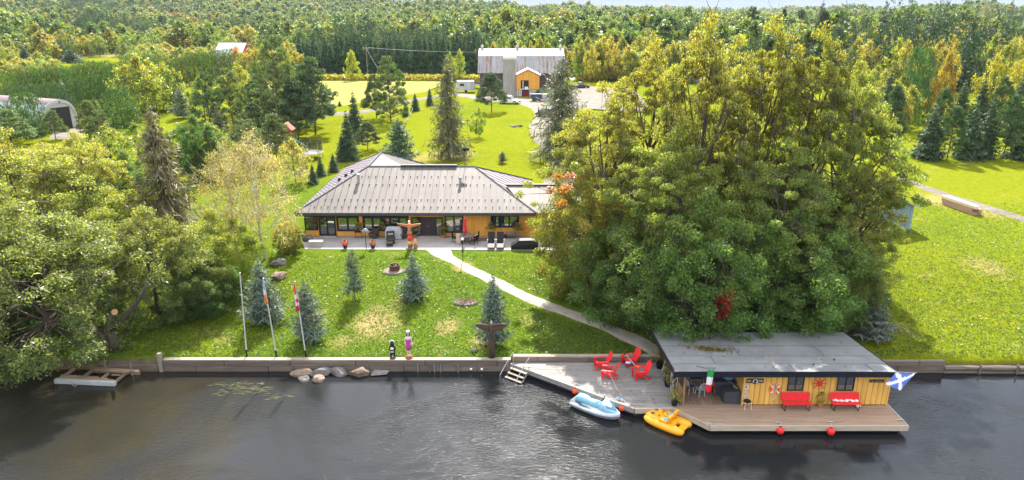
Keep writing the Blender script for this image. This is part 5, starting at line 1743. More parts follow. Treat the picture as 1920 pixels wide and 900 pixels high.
o = q.build('cloth', [FG, FW, FR], t, smooth=True); o.modifiers.new('thickness', 'SOLIDIFY').thickness = .008
p = atY(1668, 698, RFY - .1)
t = thing('saltire_flag', 'blue flag with white diagonal cross at the east roof corner', 'flag', (p.x, p.y, p.z))
q = MB(); q.tube([(-.1, .1, -.02), (1.05, -.75, .38)], .018, 6); q.build('pole', METAL, t)
vs, fs, uv = cloth(1.0, 1.0, 14, 12, .07, 2.0)
V2 = []
for x, y_, z in vs:
    v = min(1.0, max(0.0, -z)); u = min(1.0, max(0.0, x / (1 - .12 * v)))
    V2.append((.30 + .72 * u - v * (.45 + .18 * u), -.12 - .58 * u + y_, .08 + .28 * u - v * (.80 + .34 * u)))
q = MB(); q.add(V2, fs); q.m = [1 if (abs(u - v) < .13 or abs(u + v - .95) < .13) else 0 for u, v in uv]
o = q.build('cloth', [FB, FW], t); o.modifiers.new('thickness', 'SOLIDIFY').thickness = .008
# leaf litter on the roof under the maple
g5 = np.random.default_rng(3)
k = 340
cx = at(1331, 655, 2.7)
PP = np.column_stack([g5.normal(0, .75, k), g5.normal(0, .28, k), np.zeros(k)]); PP[:, 1] -= .25 * PP[:, 0]
PP[:, 2] = .03 + g5.uniform(0, .10, k) + (-.097) * PP[:, 1]
V_, F_ = leaf_quads(PP, np.column_stack([g5.normal(0, .5, k), g5.normal(0, .5, k), np.ones(k)]), g5.normal(0, 1, (k, 3)), g5.uniform(.08, .2, k), g5.uniform(.05, .12, k))
o = link_mesh('leaf_litter', np_mesh('leaf_litter', V_, F_, [LEAF])); o.location = (cx.x, cx.y, rz_at(cx.y)); o.color = (.15, .11, .03, .5); o['kind'] = 'stuff'
tag(o, 'reddish leaf litter caught on the boathouse roof under the maple', 'leaves')

# --- red garden chairs on the deck
def adirondack():
    t_ = thing('adirondack_chair', 'x', 'chair')
    for k in range(5):       # seat slats, sloping back
        q = MB(); q.box((0, -.30 + k * .125, .40 - k * .035), (.54, .115, .022), (R(-15), 0, 0)); q.build('seat_slat', RED, t_)
    for k in range(5):       # fan back
        x = (k - 2) * .112
        L_ = (.78, .88, .93, .88, .78)[k]
        q = MB(); q.box((x * 1.08, .34 + L_ * .19, .26 + L_ * .47), (.105, .022, L_), (R(-22), R((k - 2) * 2.2), 0)); q.build('back_slat', RED, t_, bevel=.008)
    for s in (-1, 1):
        q = MB(); q.box((s * .36, -.03, .60), (.15, .78, .026)); q.build('arm', RED, t_, bevel=.01)
        q = MB(); q.box((s * .32, -.34, .29), (.035, .11, .58)); q.build('front_leg', RED, t_)
        q = MB(); q.prism([(s * .27 - .015, -.42, .42), (s * .27 - .015, -.42, .30), (s * .27 - .015, .55, .0), (s * .27 - .015, .62, .0), (s * .27 - .015, .62, .07)], (.03, 0, 0)); q.build('rear_leg', RED, t_)
    q = MB(); q.box((0, .41, .58), (.66, .03, .09), (R(-22), 0, 0)); q.build('back_rail', RED, t_)
    return t_
ch0 = adirondack()
chairs = [(1127, 690, -84, 'red slatted garden chair at back left of the deck'), (1140, 707, -102, 'red slatted garden chair in front of the back left one'),
          (1180, 684, -70, 'red slatted garden chair under the pole top at the back'), (1199, 709, -78, 'red slatted garden chair holding an orange ball')]
for i, (px, py, a, lb) in enumerate(chairs):
    p = at(px, py, DK)
    if i == 0:
        ch0.location = (p.x, p.y, DK + .006); ch0.rotation_euler = (0, 0, R(a)); ch0['label'] = lb; ch0['group'] = 'red garden chairs on the deck'
    else:
        dup(ch0, (p.x, p.y, DK + .006), R(a), lb)
p = at(1197, 703, DK)
t = thing('ball', 'orange ball lying on the seat of a red chair', 'ball', (p.x - .05, p.y, DK + .54)); q = MB(); q.ball((0, 0, 0), .15, 16, 10); q.build('ball', BUOYO, t, smooth=True)
t = thing('pole', 'long pale pole leaning across the two right red chairs', 'pole', at(1171, 663, 1.35))
pe = at(1214, 711, .62) - at(1171, 663, 1.35)
q = MB(); q.tube([(0, 0, 0), pe], .03, 6); q.build('shaft', METAL, t)
q = MB(); q.tube([(0, 0, 0), pe * .06], .045, 6); q.build('grip', BLACK, t)
p = at(1178, 679, 1.05)
t = thing('towel', 'small white and purple cloth on the seat of rear chair', 'towel', (p.x, p.y, DK + .40))
q = MB(); q.ball((0, 0, .06), (.2, .14, .07), 8, 4); q.build('cloth', mat('lilac_cloth', (.55, .5, .62), .9, .3, 8), t)
p0 = at(1142, 702, 1.0)
t = thing('mooring_rope', 'thin white rope trailing over the deck from chairs to edge', 'rope', (p0.x, p0.y, DK + .01))
pts_ = [(0, 0, .5)] + [tuple(at(px, py, DK) - Vector((p0.x, p0.y, DK))) for px, py in ((1150, 715), (1156, 728), (1166, 742), (1168, 752))]
q = MB(); q.tube(pts_, .012, 4); q.build('rope', ROPE, t)
t = thing('mooring_rope', 'pale blue rope coiled on the deck edge above the watercraft', 'rope', at(1160, 748, DK))
q = MB(); q.tube([(.18 * math.cos(i * .6) * (1 - i * .015), .12 * math.sin(i * .6), .02 + i * .002) for i in range(30)] + [(.3, -.3, 0.03), (.35, -.55, -.2)], .016, 4); q.build('rope', mat('blue_rope', (.35, .5, .62), .9, .2, 8), t)

# --- watercraft
def loft_hull(sections, n=9):
    """sections: (x, half width, z keel, z chine, z deck)"""
    rings = []
    for x, w_, zk, zc, zd in sections:
        rings.append([(x, 0, zk), (x, w_ * .55, zk + (zc - zk) * .45), (x, w_ * .92, zc), (x, w_, zc + .05), (x, w_ * .93, zd), (x, w_ * .5, zd + .03), (x, 0, zd + .04),
                      (x, -w_ * .5, zd + .03), (x, -w_ * .93, zd), (x, -w_, zc + .05), (x, -w_ * .92, zc), (x, -w_ * .55, zk + (zc - zk) * .45)])
    return rings
pa, pb = at(1080, 750, .3), at(1154, 779, .3)
dv = pb - pa
jc = (pa + pb) / 2
t = thing('jet_ski', 'pale blue and grey personal watercraft moored at the deck', 'watercraft', (jc.x, jc.y, 0), math.atan2(dv.y, dv.x))
L = 3.15
HULLW = mat('grey_white_hull', (.52, .56, .60), .3, .08, 3, spec=.5)
q = MB(); q.loft(loft_hull([(-1.5, .46, -.15, .12, .34), (-1.2, .52, -.2, .12, .36), (-.4, .57, -.22, .13, .38), (.3, .57, -.2, .15, .42), (.9, .48, -.12, .2, .46), (1.3, .32, 0, .27, .50), (1.55, .12, .18, .36, .52), (1.62, .02, .3, .42, .52)])); q.build('hull', HULLW, t, smooth=True)
q = MB()
rub = [(-1.5, .47), (-1.2, .54), (-.4, .59), (.3, .59), (.9, .5), (1.3, .34), (1.6, .06)]
q.tube([(x, y_, .24 + .05 * max(0, x)) for x, y_ in rub] + [(x, -y_, .24 + .05 * max(0, x)) for x, y_ in rub[::-1]], .035, 5); q.build('rub_rail', mat('dark_grey_rail', (.10, .11, .13), .5, .1, 3), t)
q = MB(); q.box((-1.1, .0, .385), (.85, .78, .03)); q.box((-.2, .42, .40), (1.3, .14, .03)); q.box((-.2, -.42, .40), (1.3, .14, .03)); q.build('deck_mat', mat('dark_grey_mat', (.09, .10, .12), .8, .1, 6), t)
def ring8(x, w_, z0, z1): return [(x, -w_, z0), (x, w_, z0), (x, w_ * 1.05, (z0 + z1) / 2), (x, w_ * .8, z1 - .03), (x, w_ * .35, z1), (x, -w_ * .35, z1), (x, -w_ * .8, z1 - .03), (x, -w_ * 1.05, (z0 + z1) / 2)]
q = MB(); q.loft([ring8(-1.28, .2, .38, .62), ring8(-1.15, .24, .38, .80), ring8(-.85, .25, .38, .83), ring8(-.55, .24, .38, .80), ring8(-.42, .2, .38, .74), ring8(-.1, .22, .38, .76), ring8(.28, .2, .38, .80)]); q.build('seat', BLUE, t, smooth=True)
q = MB(); q.loft([ring8(.25, .22, .40, .84), ring8(.45, .30, .40, .96), ring8(.7, .36, .42, .94), ring8(1.0, .33, .44, .80), ring8(1.3, .22, .48, .65), ring8(1.5, .08, .5, .56)]); q.build('cowl', mat('sky_blue_cowl', (.25, .48, .62), .35, .1, 3, spec=.5), t, smooth=True)
q = MB(); q.prism([(.42, -.05, .97), (.98, -.34, .80), (1.42, 0, .62), (.98, .34, .80), (.42, .05, .97)], (0, 0, .02)); q.build('hood_stripe', mat('cowl_line', (.05, .10, .16), .4, .1, 3), t, kind=None)
q = MB(); q.tube([(.36, -.42, .97), (.44, -.2, 1.0), (.46, 0, 1.0), (.44, .2, 1.0), (.36, .42, .97)], [.03, .025, .04, .025, .03], 6); q.build('handlebar', BLACK, t)
for s in (-1, 1):
    q = MB(); q.box((.78, s * .42, .92), (.10, .05, .14), (0, 0, s * .3)); q.build('mirror', HULLW, t, bevel=.02)
pa, pb = at(1216, 776, .25), at(1286, 803, .25)
dv = pb - pa; jc = (pa + pb) / 2
t = thing('pedal_boat', 'yellow moulded pedal boat with blue seat straps beside the platform', 'pedal boat', (jc.x, jc.y, 0), math.atan2(dv.y, dv.x))
YB = mat('yellow_moulded_plastic', (.80, .36, .012), .42, .08, 2, spec=.5)
for s in (-1, 1):
    q = MB()
    q.loft([[(x, s * .48 + w_ * math.cos(a), zc + h_ * math.sin(a)) for a in [2 * PI * k / 10 for k in range(10)]] for x, w_, zc, h_ in
            ((-1.18, .10, .32, .08), (-1.02, .26, .26, .2), (-.5, .31, .2, .26), (.3, .31, .2, .26), (.8, .30, .2, .25), (1.1, .26, .2, .22), (1.28, .14, .22, .12))])
    q.build('pontoon', YB, t, smooth=True, sub=1)
q = MB(); q.loft([[(x, -w_, .18), (x, w_, .18), (x, w_, z - .06), (x, w_ * .8, z), (x, -w_ * .8, z), (x, -w_, z - .06)] for x, w_, z in ((-1.22, .25, .40), (-1.05, .48, .50), (-.7, .55, .56), (-.35, .5, .52), (.0, .45, .44), (.45, .45, .42), (.6, .42, .36))]); q.build('bow_deck', YB, t, smooth=False, bevel=.04)
for s in (-1, 1):
    q = MB(); q.box((-.02, s * .33, .50), (.52, .46, .14)); q.build('seat', YB, t, bevel=.06)
    q = MB(); q.box((.34, s * .33, .70), (.16, .46, .42), (0, R(14), 0)); q.build('backrest', YB, t, bevel=.06)
    q = MB(); q.box((.27, s * .33, .66), (.03, .36, .34), (0, R(14), 0)); q.box((.14, s * .33, .585), (.26, .34, .03)); q.build('seat_strap', mat('blue_webbing', (.10, .36, .62), .7, .2, 8), t)
    q = MB(); q.lathe([(.09, 0), (.12, .03), (.06, .05)], 10, (-.78, s * .22, .555)); q.build('cup_holder', mat('dark_grey_mat', (.1, .1, .1)), t)
    q = MB(); q.tube([(-.42, s * .2, .5), (-.36, s * .2, .62), (-.36, s * .38, .62)], .02, 5); q.build('pedal', BLACK, t)
q = MB(); q.box((0.05, 0, .54), (.5, .12, .2)); q.build('console', YB, t, bevel=.04)
q = MB(); q.tube([(.0, 0, .62), (-.02, 0, .78), (.0, .07, .8)], .018, 5); q.build('tiller', BLACK, t)
q = MB(); q.box((1.0, 0, .26), (.4, .55, .12)); q.build('stern_deck', YB, t, bevel=.04)

# --- broken floating dock under the west trees
p = at(185, 702, .3)
t = thing('floating_dock', 'broken old wooden floating dock with missing boards under trees', 'dock', (p.x, p.y, 0), R(-5))
OLDW = mat('rotten_plank', (.26, .18, .12), .9, .35, 2, .6, stretch=(.4, 4, 4))
q = MB(); q.box((-.4, -.75, .15), (4.0, .26, .30)); q.build('float_beam', mat('grey_float', (.40, .42, .42), .6, .2, 3), t, bevel=.04)
q = MB(); q.box((.6, .78, .12), (3.2, .2, .26)); q.build('rear_beam', OLDW, t)
for x in (-2.2, -.9, .4, 1.5):
    q = MB(); q.box((x, 0, .18), (.12, 1.5, .16)); q.build('joist', OLDW, t)
for i, (y_, x0, x1, tl) in enumerate(((-.58, -2.3, 1.4, 0), (-.44, -2.2, .9, .01), (-.30, -2.3, .2, 0), (-.05, .9, 1.5, .05), (.38, -.6, 1.75, .03), (.52, -.6, 1.8, .02), (.66, -.8, 1.8, .03), (.80, -.9, 1.75, 0))):
    q = MB(); q.box(((x0 + x1) / 2, y_, .29 + tl), (x1 - x0, .125, .035), (0, rnd.uniform(-.01, .02), rnd.uniform(-.02, .02))); q.build('plank', OLDW, t)
for (x, y_) in ((1.85, .55), (-.2, .95)):
    q = MB(); q.tube([(x, y_, -.6), (x + .02, y_, .95)], .035, 6); q.build('stake', METAL, t)
q = MB(); q.tube([(-1.0, -.92, .2), (-1.1, -1.0, .05), (-.85, -1.05, .0), (-.8, -.95, .12)], .03, 5); q.build('chain', METAL, t)

# boulders at the foot of the wall
ROCK = mat('lake_boulder', (.155, .14, .135), .85, .4, 2.5, .7, 9)
ROCKB = mat('pinkish_boulder', (.22, .16, .12), .85, .35, 2.5, .7, 9)
def rock(x, y_, z, sx, sy, sz, rz_, m, label, group=None, seed=0, tilt=0.0, name='boulder'):
    g = random.Random(seed)
    bm = bmesh.new(); bmesh.ops.create_icosphere(bm, subdivisions=3, radius=1)
    off = [g.uniform(0, 6) for _ in range(6)]
    planes = [(Vector((g.uniform(-1, 1), g.uniform(-1, 1), g.uniform(-.6, 1))).normalized(), g.uniform(.48, .85)) for _ in range(14)]
    for v in bm.verts:
        c_ = v.co.copy()
        for nrm_, dd_ in planes:
            e = c_.dot(nrm_)
            if e > dd_: c_ -= nrm_ * (e - dd_) * .97
        k_ = 1 + .07 * math.sin(c_.x * 5 + off[0]) * math.sin(c_.y * 6 + off[1]) + .05 * math.sin(c_.z * 9 + off[2])
        v.co = Vector((c_.x * sx, c_.y * sy, c_.z * sz)) * k_
    me = bpy.data.meshes.new(name); bm.to_mesh(me); bm.free(); me.materials.append(m)
    o = link_mesh(name, me); o.location = (x, y_, z); o.rotation_euler = (tilt, tilt * .6, rz_)
    return tag(o, label, 'boulder', group)
GR = 'boulders at the foot of the bank wall'
for i, (px, py, w_, h_, d_, m, lb) in enumerate((
        (572, 695, .72, .26, .38, ROCKB, 'long brownish slab boulder leaning on the bank wall, westernmost'), (607, 691, .62, .28, .42, ROCK, 'pale grey pointed boulder against the wall beside the slab one'),
        (600, 701, .62, .12, .32, ROCK, 'dark flat slab under the pale grey pointed boulder'), (568, 711, .38, .18, .3, ROCK, 'small dark grey boulder half sunk in front of brown slab'),
        (597, 712, .46, .22, .36, ROCKB, 'orange tan boulder half under water in front of the flat slab'), (636, 699, .46, .34, .36, ROCK, 'blocky two toned boulder standing at the wall in the middle'),
        (675, 696, .78, .27, .4, ROCKB, 'large rounded mottled boulder lying along the wall'), (711, 695, .58, .14, .32, ROCK, 'low dark flat boulder at the east end of the row'))):
    p = at(px, py, .12)
    rock(p.x, min(p.y + .15, SHORE - .6), .12 if i not in (4, 3) else 0.03, w_ * 1.36, d_ * 1.3, h_ * 1.45, rnd.uniform(-.3, .3), m, lb, GR, 30 + i, rnd.uniform(-.15, .15))
# weeds showing at the surface of the shallows
g6 = np.random.default_rng(8)
PP, TT, LL = [], [], []
for cx_, cy_ in [(at(px, py, 0).x, at(px, py, 0).y) for px, py in ((425, 722), (445, 728), (462, 720), (480, 735), (495, 727), (508, 745), (418, 738))]:
    k = 15
    PP.append(np.column_stack([cx_ + g6.normal(0, .45, k), cy_ + g6.normal(0, .16, k), np.full(k, .012) + g6.uniform(0, .012, k)])); TT.append(np.column_stack([np.ones(k), g6.normal(.1, .35, k), np.zeros(k)])); LL.append(g6.uniform(.3, .9, k))
PP, TT, LL = np.concatenate(PP), np.concatenate(TT), np.concatenate(LL)
V_, F_ = leaf_quads(PP, np.tile([[0, 0, 1.]], (len(PP), 1)), TT, LL, LL * .07 + .015)
o = link_mesh('water_weed', np_mesh('water_weed', V_, F_, [LEAF])); o.color = (.10, .10, .03, 0); o['kind'] = 'stuff'
tag(o, 'yellow green water weed strands floating in the shallows', 'water weed')
# ------------------------------------------------------------------ lawn: carvings, flagpoles, fire pit, stones
def up(p, dz=0): return (p.x, p.y, gz(p.x, p.y) + dz)
WOODC = mat('dark_carved_wood', (.085, .055, .04), .85, .4, 5, .6)
def carved_eagle(name, label, loc, H, span, wood, wingm, headm, rz=0, thick=1.0):
    t = thing(name, label, 'carving', loc, rz)
    q = MB(); q.tube([(0, 0, 0), (.03, 0, H * .3), (-.02, 0, H * .6), (0, 0, H * .86)], [H * .085, H * .07, H * .06, H * .055], 9); q.build('post', wood, t, smooth=True)
    for s in (-1, 1):
        q = MB()
        q.loft([[(s * (.05 + span * .48 * f), -.04 + dy, H * (.78 + .09 * f ** 1.3) + dz * hh * thick) for dy, dz in ((.05, .5), (-.05, .5), (-.06, -.5), (.04, -.5))] for f, hh in ((0, .44), (.3, .50), (.65, .38), (1.0, .14))])
        q.build('wing', wingm, t, bevel=.02)
        for k in range(5):
            f = (k + .6) / 5.4
            q = MB(); q.box((s * (.06 + span * .46 * f), -.10, H * (.76 + .085 * f)), (span * .085, .035, (.26 - .16 * f) * thick), (0, s * -.35, 0)); q.build('feather', wingm, t)
    q = MB(); q.ball((0, -.06, H * .93), (.10, .12, .13), 10, 7); q.build('head', headm, t, smooth=True)
    q = MB(); q.tube([(0, -.16, H * .93), (0, -.24, H * .92), (0, -.26, H * .89)], [.035, .025, .006], 6); q.build('beak', mat('carved_beak', (.5, .3, .05), .6, .1, 4), t)
    return t
p = at(922, 668, .82)
carved_eagle('carved_eagle', 'dark carved wooden eagle with spread wings on the bank wall', (p.x, SHORE + .15, .75), 2.75, 2.0, WOODC, WOODC, mat('grey_carved_wood', (.30, .27, .25), .85, .3, 5))
def human_mesh(name, joints, edges, mats, sub=2):
    """one continuous skinned figure: joints (xyz, radius)"""
    me = bpy.data.meshes.new(name)
    me.from_pydata([j[0] for j in joints], edges, [])
    o = bpy.data.objects.new(name, me); COL.objects.link(o)
    sk = o.modifiers.new('skin', 'SKIN')
    for v, j in zip(me.skin_vertices[0].data, joints):
        r = j[1]; v.radius = r if hasattr(r, '__len__') else (r, r)
    me.skin_vertices[0].data[0].use_root = True
    sb = o.modifiers.new('subdivision', 'SUBSURF'); sb.levels = sub; sb.render_levels = sub
    for m in mats: me.materials.append(m)
    return o
# carved lady
p = at(767, 672, .82)
SKIN = mat('painted_skin', (.62, .45, .38), .6, .1, 6); PINK = mat('magenta_paint', (.46, .06, .26), .55, .1, 5); LIL = mat('lilac_paint', (.60, .45, .62), .6, .1, 6); HAIR = mat('black_paint', (.012, .012, .014), .5, .1, 5)
t = thing('carved_lady', 'painted wooden lady in a magenta dress on the bank wall', 'statue', (p.x, SHORE + .05, .80))
q = MB(); q.lathe([(.3, 0), (.3, .05), (.22, .12), (.18, .2)], 9); q.build('base', mat('red_brown_stump', (.22, .09, .05), .8, .3, 5), t)
body = human_mesh('body', [((0, 0, 1.05), .15), ((0, 0, 1.3), .12), ((0, .0, 1.55), .15), ((0, 0, 1.70), .055), ((0, -.01, 1.78), .06), ((0, -.01, 1.9), .10), ((0, -.01, 1.99), .075),
                           ((.19, 0, 1.56), .06), ((.23, -.03, 1.32), .048), ((.19, -.12, 1.14), .04), ((.15, -.16, 1.08), .035),
                           ((-.19, 0, 1.56), .06), ((-.23, -.03, 1.32), .048), ((-.19, -.12, 1.14), .04), ((-.15, -.16, 1.08), .035),
                           ((.09, 0, .9), .095), ((.085, 0, .52), .065), ((.08, 0, .22), .045), ((.08, -.1, .17), .04), ((-.09, 0, .9), .095), ((-.085, 0, .52), .065), ((-.08, 0, .22), .045), ((-.08, -.1, .17), .04)],
                  [(0, 1), (1, 2), (2, 3), (3, 4), (4, 5), (5, 6), (2, 7), (7, 8), (8, 9), (9, 10), (2, 11), (11, 12), (12, 13), (13, 14), (0, 15), (15, 16), (16, 17), (17, 18), (0, 19), (19, 20), (20, 21), (21, 22)], [SKIN])
body.parent = t
q = MB(); q.lathe([(.18, .68), (.21, .85), (.215, 1.02), (.165, 1.25), (.185, 1.42), (.175, 1.5), (.12, 1.52)], 14); q.v = [(x, y_ * .8, z) for x, y_, z in q.v]; q.build('dress', PINK, t, smooth=True)
q = MB(); q.lathe([(.19, 1.44), (.20, 1.52), (.13, 1.62), (.07, 1.68)], 14); q.v = [(x, y_ * .8, z) for x, y_, z in q.v]; q.build('shawl', LIL, t, smooth=True)
q = MB(); q.ball((0, .035, 1.92), (.12, .10, .13), 12, 7); q.box((-.09, .03, 1.75), (.07, .08, .28)); q.box((.09, .03, 1.79), (.06, .08, .18)); q.build('hair', HAIR, t)
q = MB(); q.lathe([(.13, 2.0), (.135, 2.05), (.1, 2.11), (.03, 2.13)], 12); q.build('cap', WHITEP, t, smooth=True)
t.scale = (.93, .93, .93)
q = MB(); q.box((.04, -.105, 1.92), (.03, .015, .015)); q.box((-.04, -.105, 1.92), (.03, .015, .015)); q.box((0, -.1, 1.85), (.05, .015, .014)); q.build('face_paint', HAIR, t, kind='stuff')
# carved bear
p = at(736, 673, .82)
t = thing('carved_bear', 'small black carved bear figure with pale bib on wall', 'statue', (p.x, SHORE + .05, .80))
q = MB(); q.lathe([(.22, 0), (.22, .06), (.18, .12)], 9); q.build('base', WOODC, t)
b_ = human_mesh('body', [((0, 0, .5), .17), ((0, 0, .72), .16), ((0, 0, .92), .10), ((0, -.02, 1.08), .13), ((.0, -.14, 1.05), .06), ((.16, 0, .82), .07), ((.2, -.08, .62), .055), ((-.16, 0, .82), .07), ((-.2, -.08, .62), .055),
                         ((.1, 0, .34), .09), ((.1, -.03, .13), .075), ((-.1, 0, .34), .09), ((-.1, -.03, .13), .075), ((.09, 0, 1.2), .04), ((-.09, 0, 1.2), .04)],
                [(0, 1), (1, 2), (2, 3), (3, 4), (1, 5), (5, 6), (1, 7), (7, 8), (0, 9), (9, 10), (0, 11), (11, 12), (3, 13), (3, 14)], [HAIR])
b_.parent = t
q = MB(); q.ball((0, -.13, .74), (.12, .06, .10), 10, 6); q.build('bib', mat('cream_paint', (.7, .66, .55), .6, .1, 5), t)
q = MB(); q.box((0, -.175, .53), (.22, .03, .09)); q.build('sign_board', mat('pale_blue_paint', (.42, .48, .55), .6, .15, 5), t)
q = MB(); q.tube([(.13 * math.cos(a), .03, 1.1 + .15 * math.sin(a)) for a in [R(-30 + 20 * k) for k in range(13)]], .03, 5); q.build('white_hood', WHITEP, t)

# flagpoles
POLE = mat('flagpole_paint', (.55, .54, .50), .5, .15, 4, metal=.2)
for (bx_, by_, tx_, ty_, lb, kind) in ((463, 670, 450, 514, 'bare leaning white flagpole, westernmost of three on the bank', 0), (519, 670, 494, 524, 'leaning flagpole carrying a limp pale blue and orange flag', 1), (574, 670, 553, 530, 'leaning flagpole with a limp red and white maple leaf flag', 2)):
    b0 = at(bx_, by_, .85); b0.y = SHORE + .28; b0.z = gz(b0.x, b0.y)
    b0 = Vector((atY(bx_, by_, b0.y).x, b0.y, b0.z))
    tp = atY(tx_, ty_, b0.y)
    v = tp - b0
    t = thing('flagpole', lb, 'flagpole', b0, 0, 'flagpoles on the bank')
    q = MB(); q.tube([(0, 0, -.1), v * .5, v], [.045, .04, .028], 8); q.build('pole', POLE, t)
    q = MB(); q.tube([v * 0, v * .09], .055, 8); q.build('base_sleeve', BLACK, t)
    q = MB(); q.ball(tuple(v * 1.01), .06, 8, 5); q.build('finial', POLE, t)
    if kind:
        f = thing('flag', ('', 'limp pale blue white and orange flag on middle flagpole', 'limp red flag with white band and maple leaf on the pole')[kind], 'flag', b0 + v * .985, 0, None)
        n_ = 15
        vs, fs, mi = [], [], []
        Lf = 1.65 if kind == 1 else 1.9
        for j in range(n_ + 1):
            for i in range(7):
                vv = j / n_; u = i / 6
                # hangs in folds along the pole
                vs.append((-v.x / v.z * vv * Lf * .9 + (u - .6) * (.10 + .15 * math.sin(vv * PI * .85) * (1 if kind == 2 else .8)) - .02, .09 * math.sin(u * 9 + vv * 4) * (.4 + .6 * vv), -vv * Lf + .1 * u))
        for j in range(n_):
            for i in range(6):
                a = j * 7 + i; fs.append((a, a + 1, a + 8, a + 7))
                vv = (j + .5) / n_
                if kind == 1: mi.append(0 if vv < .40 else 1 if vv < .60 else 2)
                else: mi.append(2 if vv < .40 or vv > .78 else 1)
        q = MB(); q.add(vs, fs); q.m = mi
        o = q.build('cloth', [FLB, FW, FO] if kind == 1 else [FB, FW, FR], f, smooth=True); o.modifiers.new('thickness', 'SOLIDIFY').thickness = .008
        if kind == 2:
            q = MB(); c_ = Vector((.02 - v.x / v.z * .58 * Lf * .9, -.12, -.58 * Lf))
            pts_ = [(0, .2), (.05, .1), (.11, .13), (.09, .03), (.17, .05), (.14, -.03), (.05, -.09), (.02, -.09), (.02, -.16), (-.02, -.16), (-.02, -.09), (-.05, -.09), (-.14, -.03), (-.17, .05), (-.09, .03), (-.11, .13), (-.05, .1)]
            q.prism([(c_.x + x * .75, c_.y, c_.z + z) for x, z in pts_], (0, -.012, 0)); q.build('maple_leaf', FR, f)

# fire pit
p = atg(740, 507)
t = thing('fire_pit', 'rusty steel fire ring on a round bed of pale gravel', 'fire pit', up(p))
q = MB(); q.lathe([(.95, -.1), (.9, .05), (.1, .07), (.0, .07)], 18); q.build('gravel_bed', GRAVEL, t)
q = MB(); q.lathe([(.42, .05), (.44, .5), (.38, .5), (.36, .1)], 16); q.build('ring', mat('rusty_steel', (.10, .045, .03), .8, .4, 5, .4), t)
for k in range(3):
    q = MB(); a = k * 1.1; q.tube([(-.3 * math.cos(a), -.3 * math.sin(a), .3 + .05 * k), (.3 * math.cos(a), .3 * math.sin(a), .34 + .05 * k)], .06, 6); q.build('charred_log', HAIR, t)
p = atg(722, 512)
rock(p.x, p.y, p.z + .05, .3, .25, .15, .4, ROCKB, 'pale flat stone beside the gravel bed of fire ring', None, 88, name='stone')
p = atg(873, 568)
t = thing('stone_ring', 'low oval ring of stones with dead twigs in lawn', 'stone ring', up(p))
q = MB(); q.ball((0, 0, 0), (.78, .50, .14), 14, 6); q.build('twig_bed', mat('dead_twigs', (.16, .11, .085), .95, .5, 6, 1, 20), t)
for k in range(16):
    a = 2 * PI * k / 16
    q = MB(); q.ball((.80 * math.cos(a), .52 * math.sin(a), .03), (rnd.uniform(.1, .16), rnd.uniform(.09, .13), .1), 7, 5); q.build('stone', ROCK, t)
g7 = np.random.default_rng(4); k = 160
PP = np.column_stack([g7.normal(0, .38, k), g7.normal(0, .24, k), g7.uniform(.08, .26, k)])
V_, F_ = leaf_quads(PP, g7.normal(0, 1, (k, 3)), g7.normal(0, 1, (k, 3)) * [1, 1, .5], g7.uniform(.2, .5, k), np.full(k, .03))
o = link_mesh('twig', np_mesh('twig', V_, F_, [mat('twig_wood', (.22, .15, .11), .9, .4, 5)]), t); o['kind'] = 'stuff'
for px, py, s, lb, i in ((521, 497, .75, 'grey garden boulder behind the big blue spruce, upper one', 1), (524, 522, .85, 'pinkish garden boulder behind the big blue spruce, lower one', 2), (806, 654, .0, '', 0)):
    if s:
        p = atg(px, py); rock(p.x, p.y, p.z + .25, s, s * .7, s * .55, .3 * i, ROCK if i == 1 else ROCKB, lb, None, 60 + i)
p = atg(888, 664)
rock(p.x, p.y + .25, p.z + .1, .28, .22, .18, .2, ROCK, 'small grey stone in the shade of the front spruce', None, 71, name='stone')
# path lamp
p = atg(868, 490)
t = thing('path_lamp', 'slim black lamp post with a white top beside the path', 'lamp', up(p))
q = MB(); q.tube([(0, 0, 0), (0, 0, 1.9)], .03, 6); q.build('post', BLACK, t)
q = MB(); q.lathe([(.05, 1.9), (.14, 1.95), (.12, 2.05), (.03, 2.12)], 10); q.build('lamp_shade', WHITEP, t)
q = MB(); q.ball((0, 0, .85), .09, 8, 5); q.build('bracket', BLACK, t)
p = atg(687, 469)
t = thing('patio_heater', 'tall black patio post with a tilted grey hood cap', 'lamp', up(p))
q = MB(); q.tube([(0, 0, 0), (0, 0, 1.75)], .035, 6); q.build('post', BLACK, t)
q = MB(); q.lathe([(.34, 1.72), (.3, 1.82), (.1, 2.0), (.04, 2.02)], 12); q.build('hood', mat('grey_hood', (.14, .14, .15), .4, .2, 4), t)

# ------------------------------------------------------------------ patio
PZ = 2.175
def pat(px, py): return at(px, py, PZ)
p = pat(769, 466)
TOT = mat('red_brown_carving', (.42, .13, .07), .75, .45, 6, .4)
carved_eagle('totem_pole', 'carved orange brown totem pole with spread wings at patio edge', (p.x, p.y + .1, PZ), 2.65, 2.1, TOT, mat('orange_carving', (.42, .17, .07), .75, .4, 8), WHITEP, 0, .55)
for k, (z, m) in enumerate(((.5, YELLOW), (.95, RED), (1.4, TOT))):
    q = MB(); q.ball((0, -.1, z), (.24, .18, .2), 9, 6); q.build('carved_face', m, bpy.data.objects[[o.name for o in bpy.data.objects if o.name.startswith('totem_pole')][0]], smooth=True)
q = MB(); q.lathe([(.42, 0), (.42, .08), (.2, .1)], 10); q.build('base', ROCK, bpy.data.objects['totem_pole'])
p = pat(777, 467)
t = thing('garden_gnome', 'small painted garden figure with yellow hat beside totem', 'garden figure', (p.x + .1, p.y + .1, PZ))
q = MB(); q.lathe([(.17, 0), (.2, .2), (.14, .45), (.1, .5)], 10); q.build('body', mat('brown_glaze', (.3, .16, .05), .6, .3, 6), t)
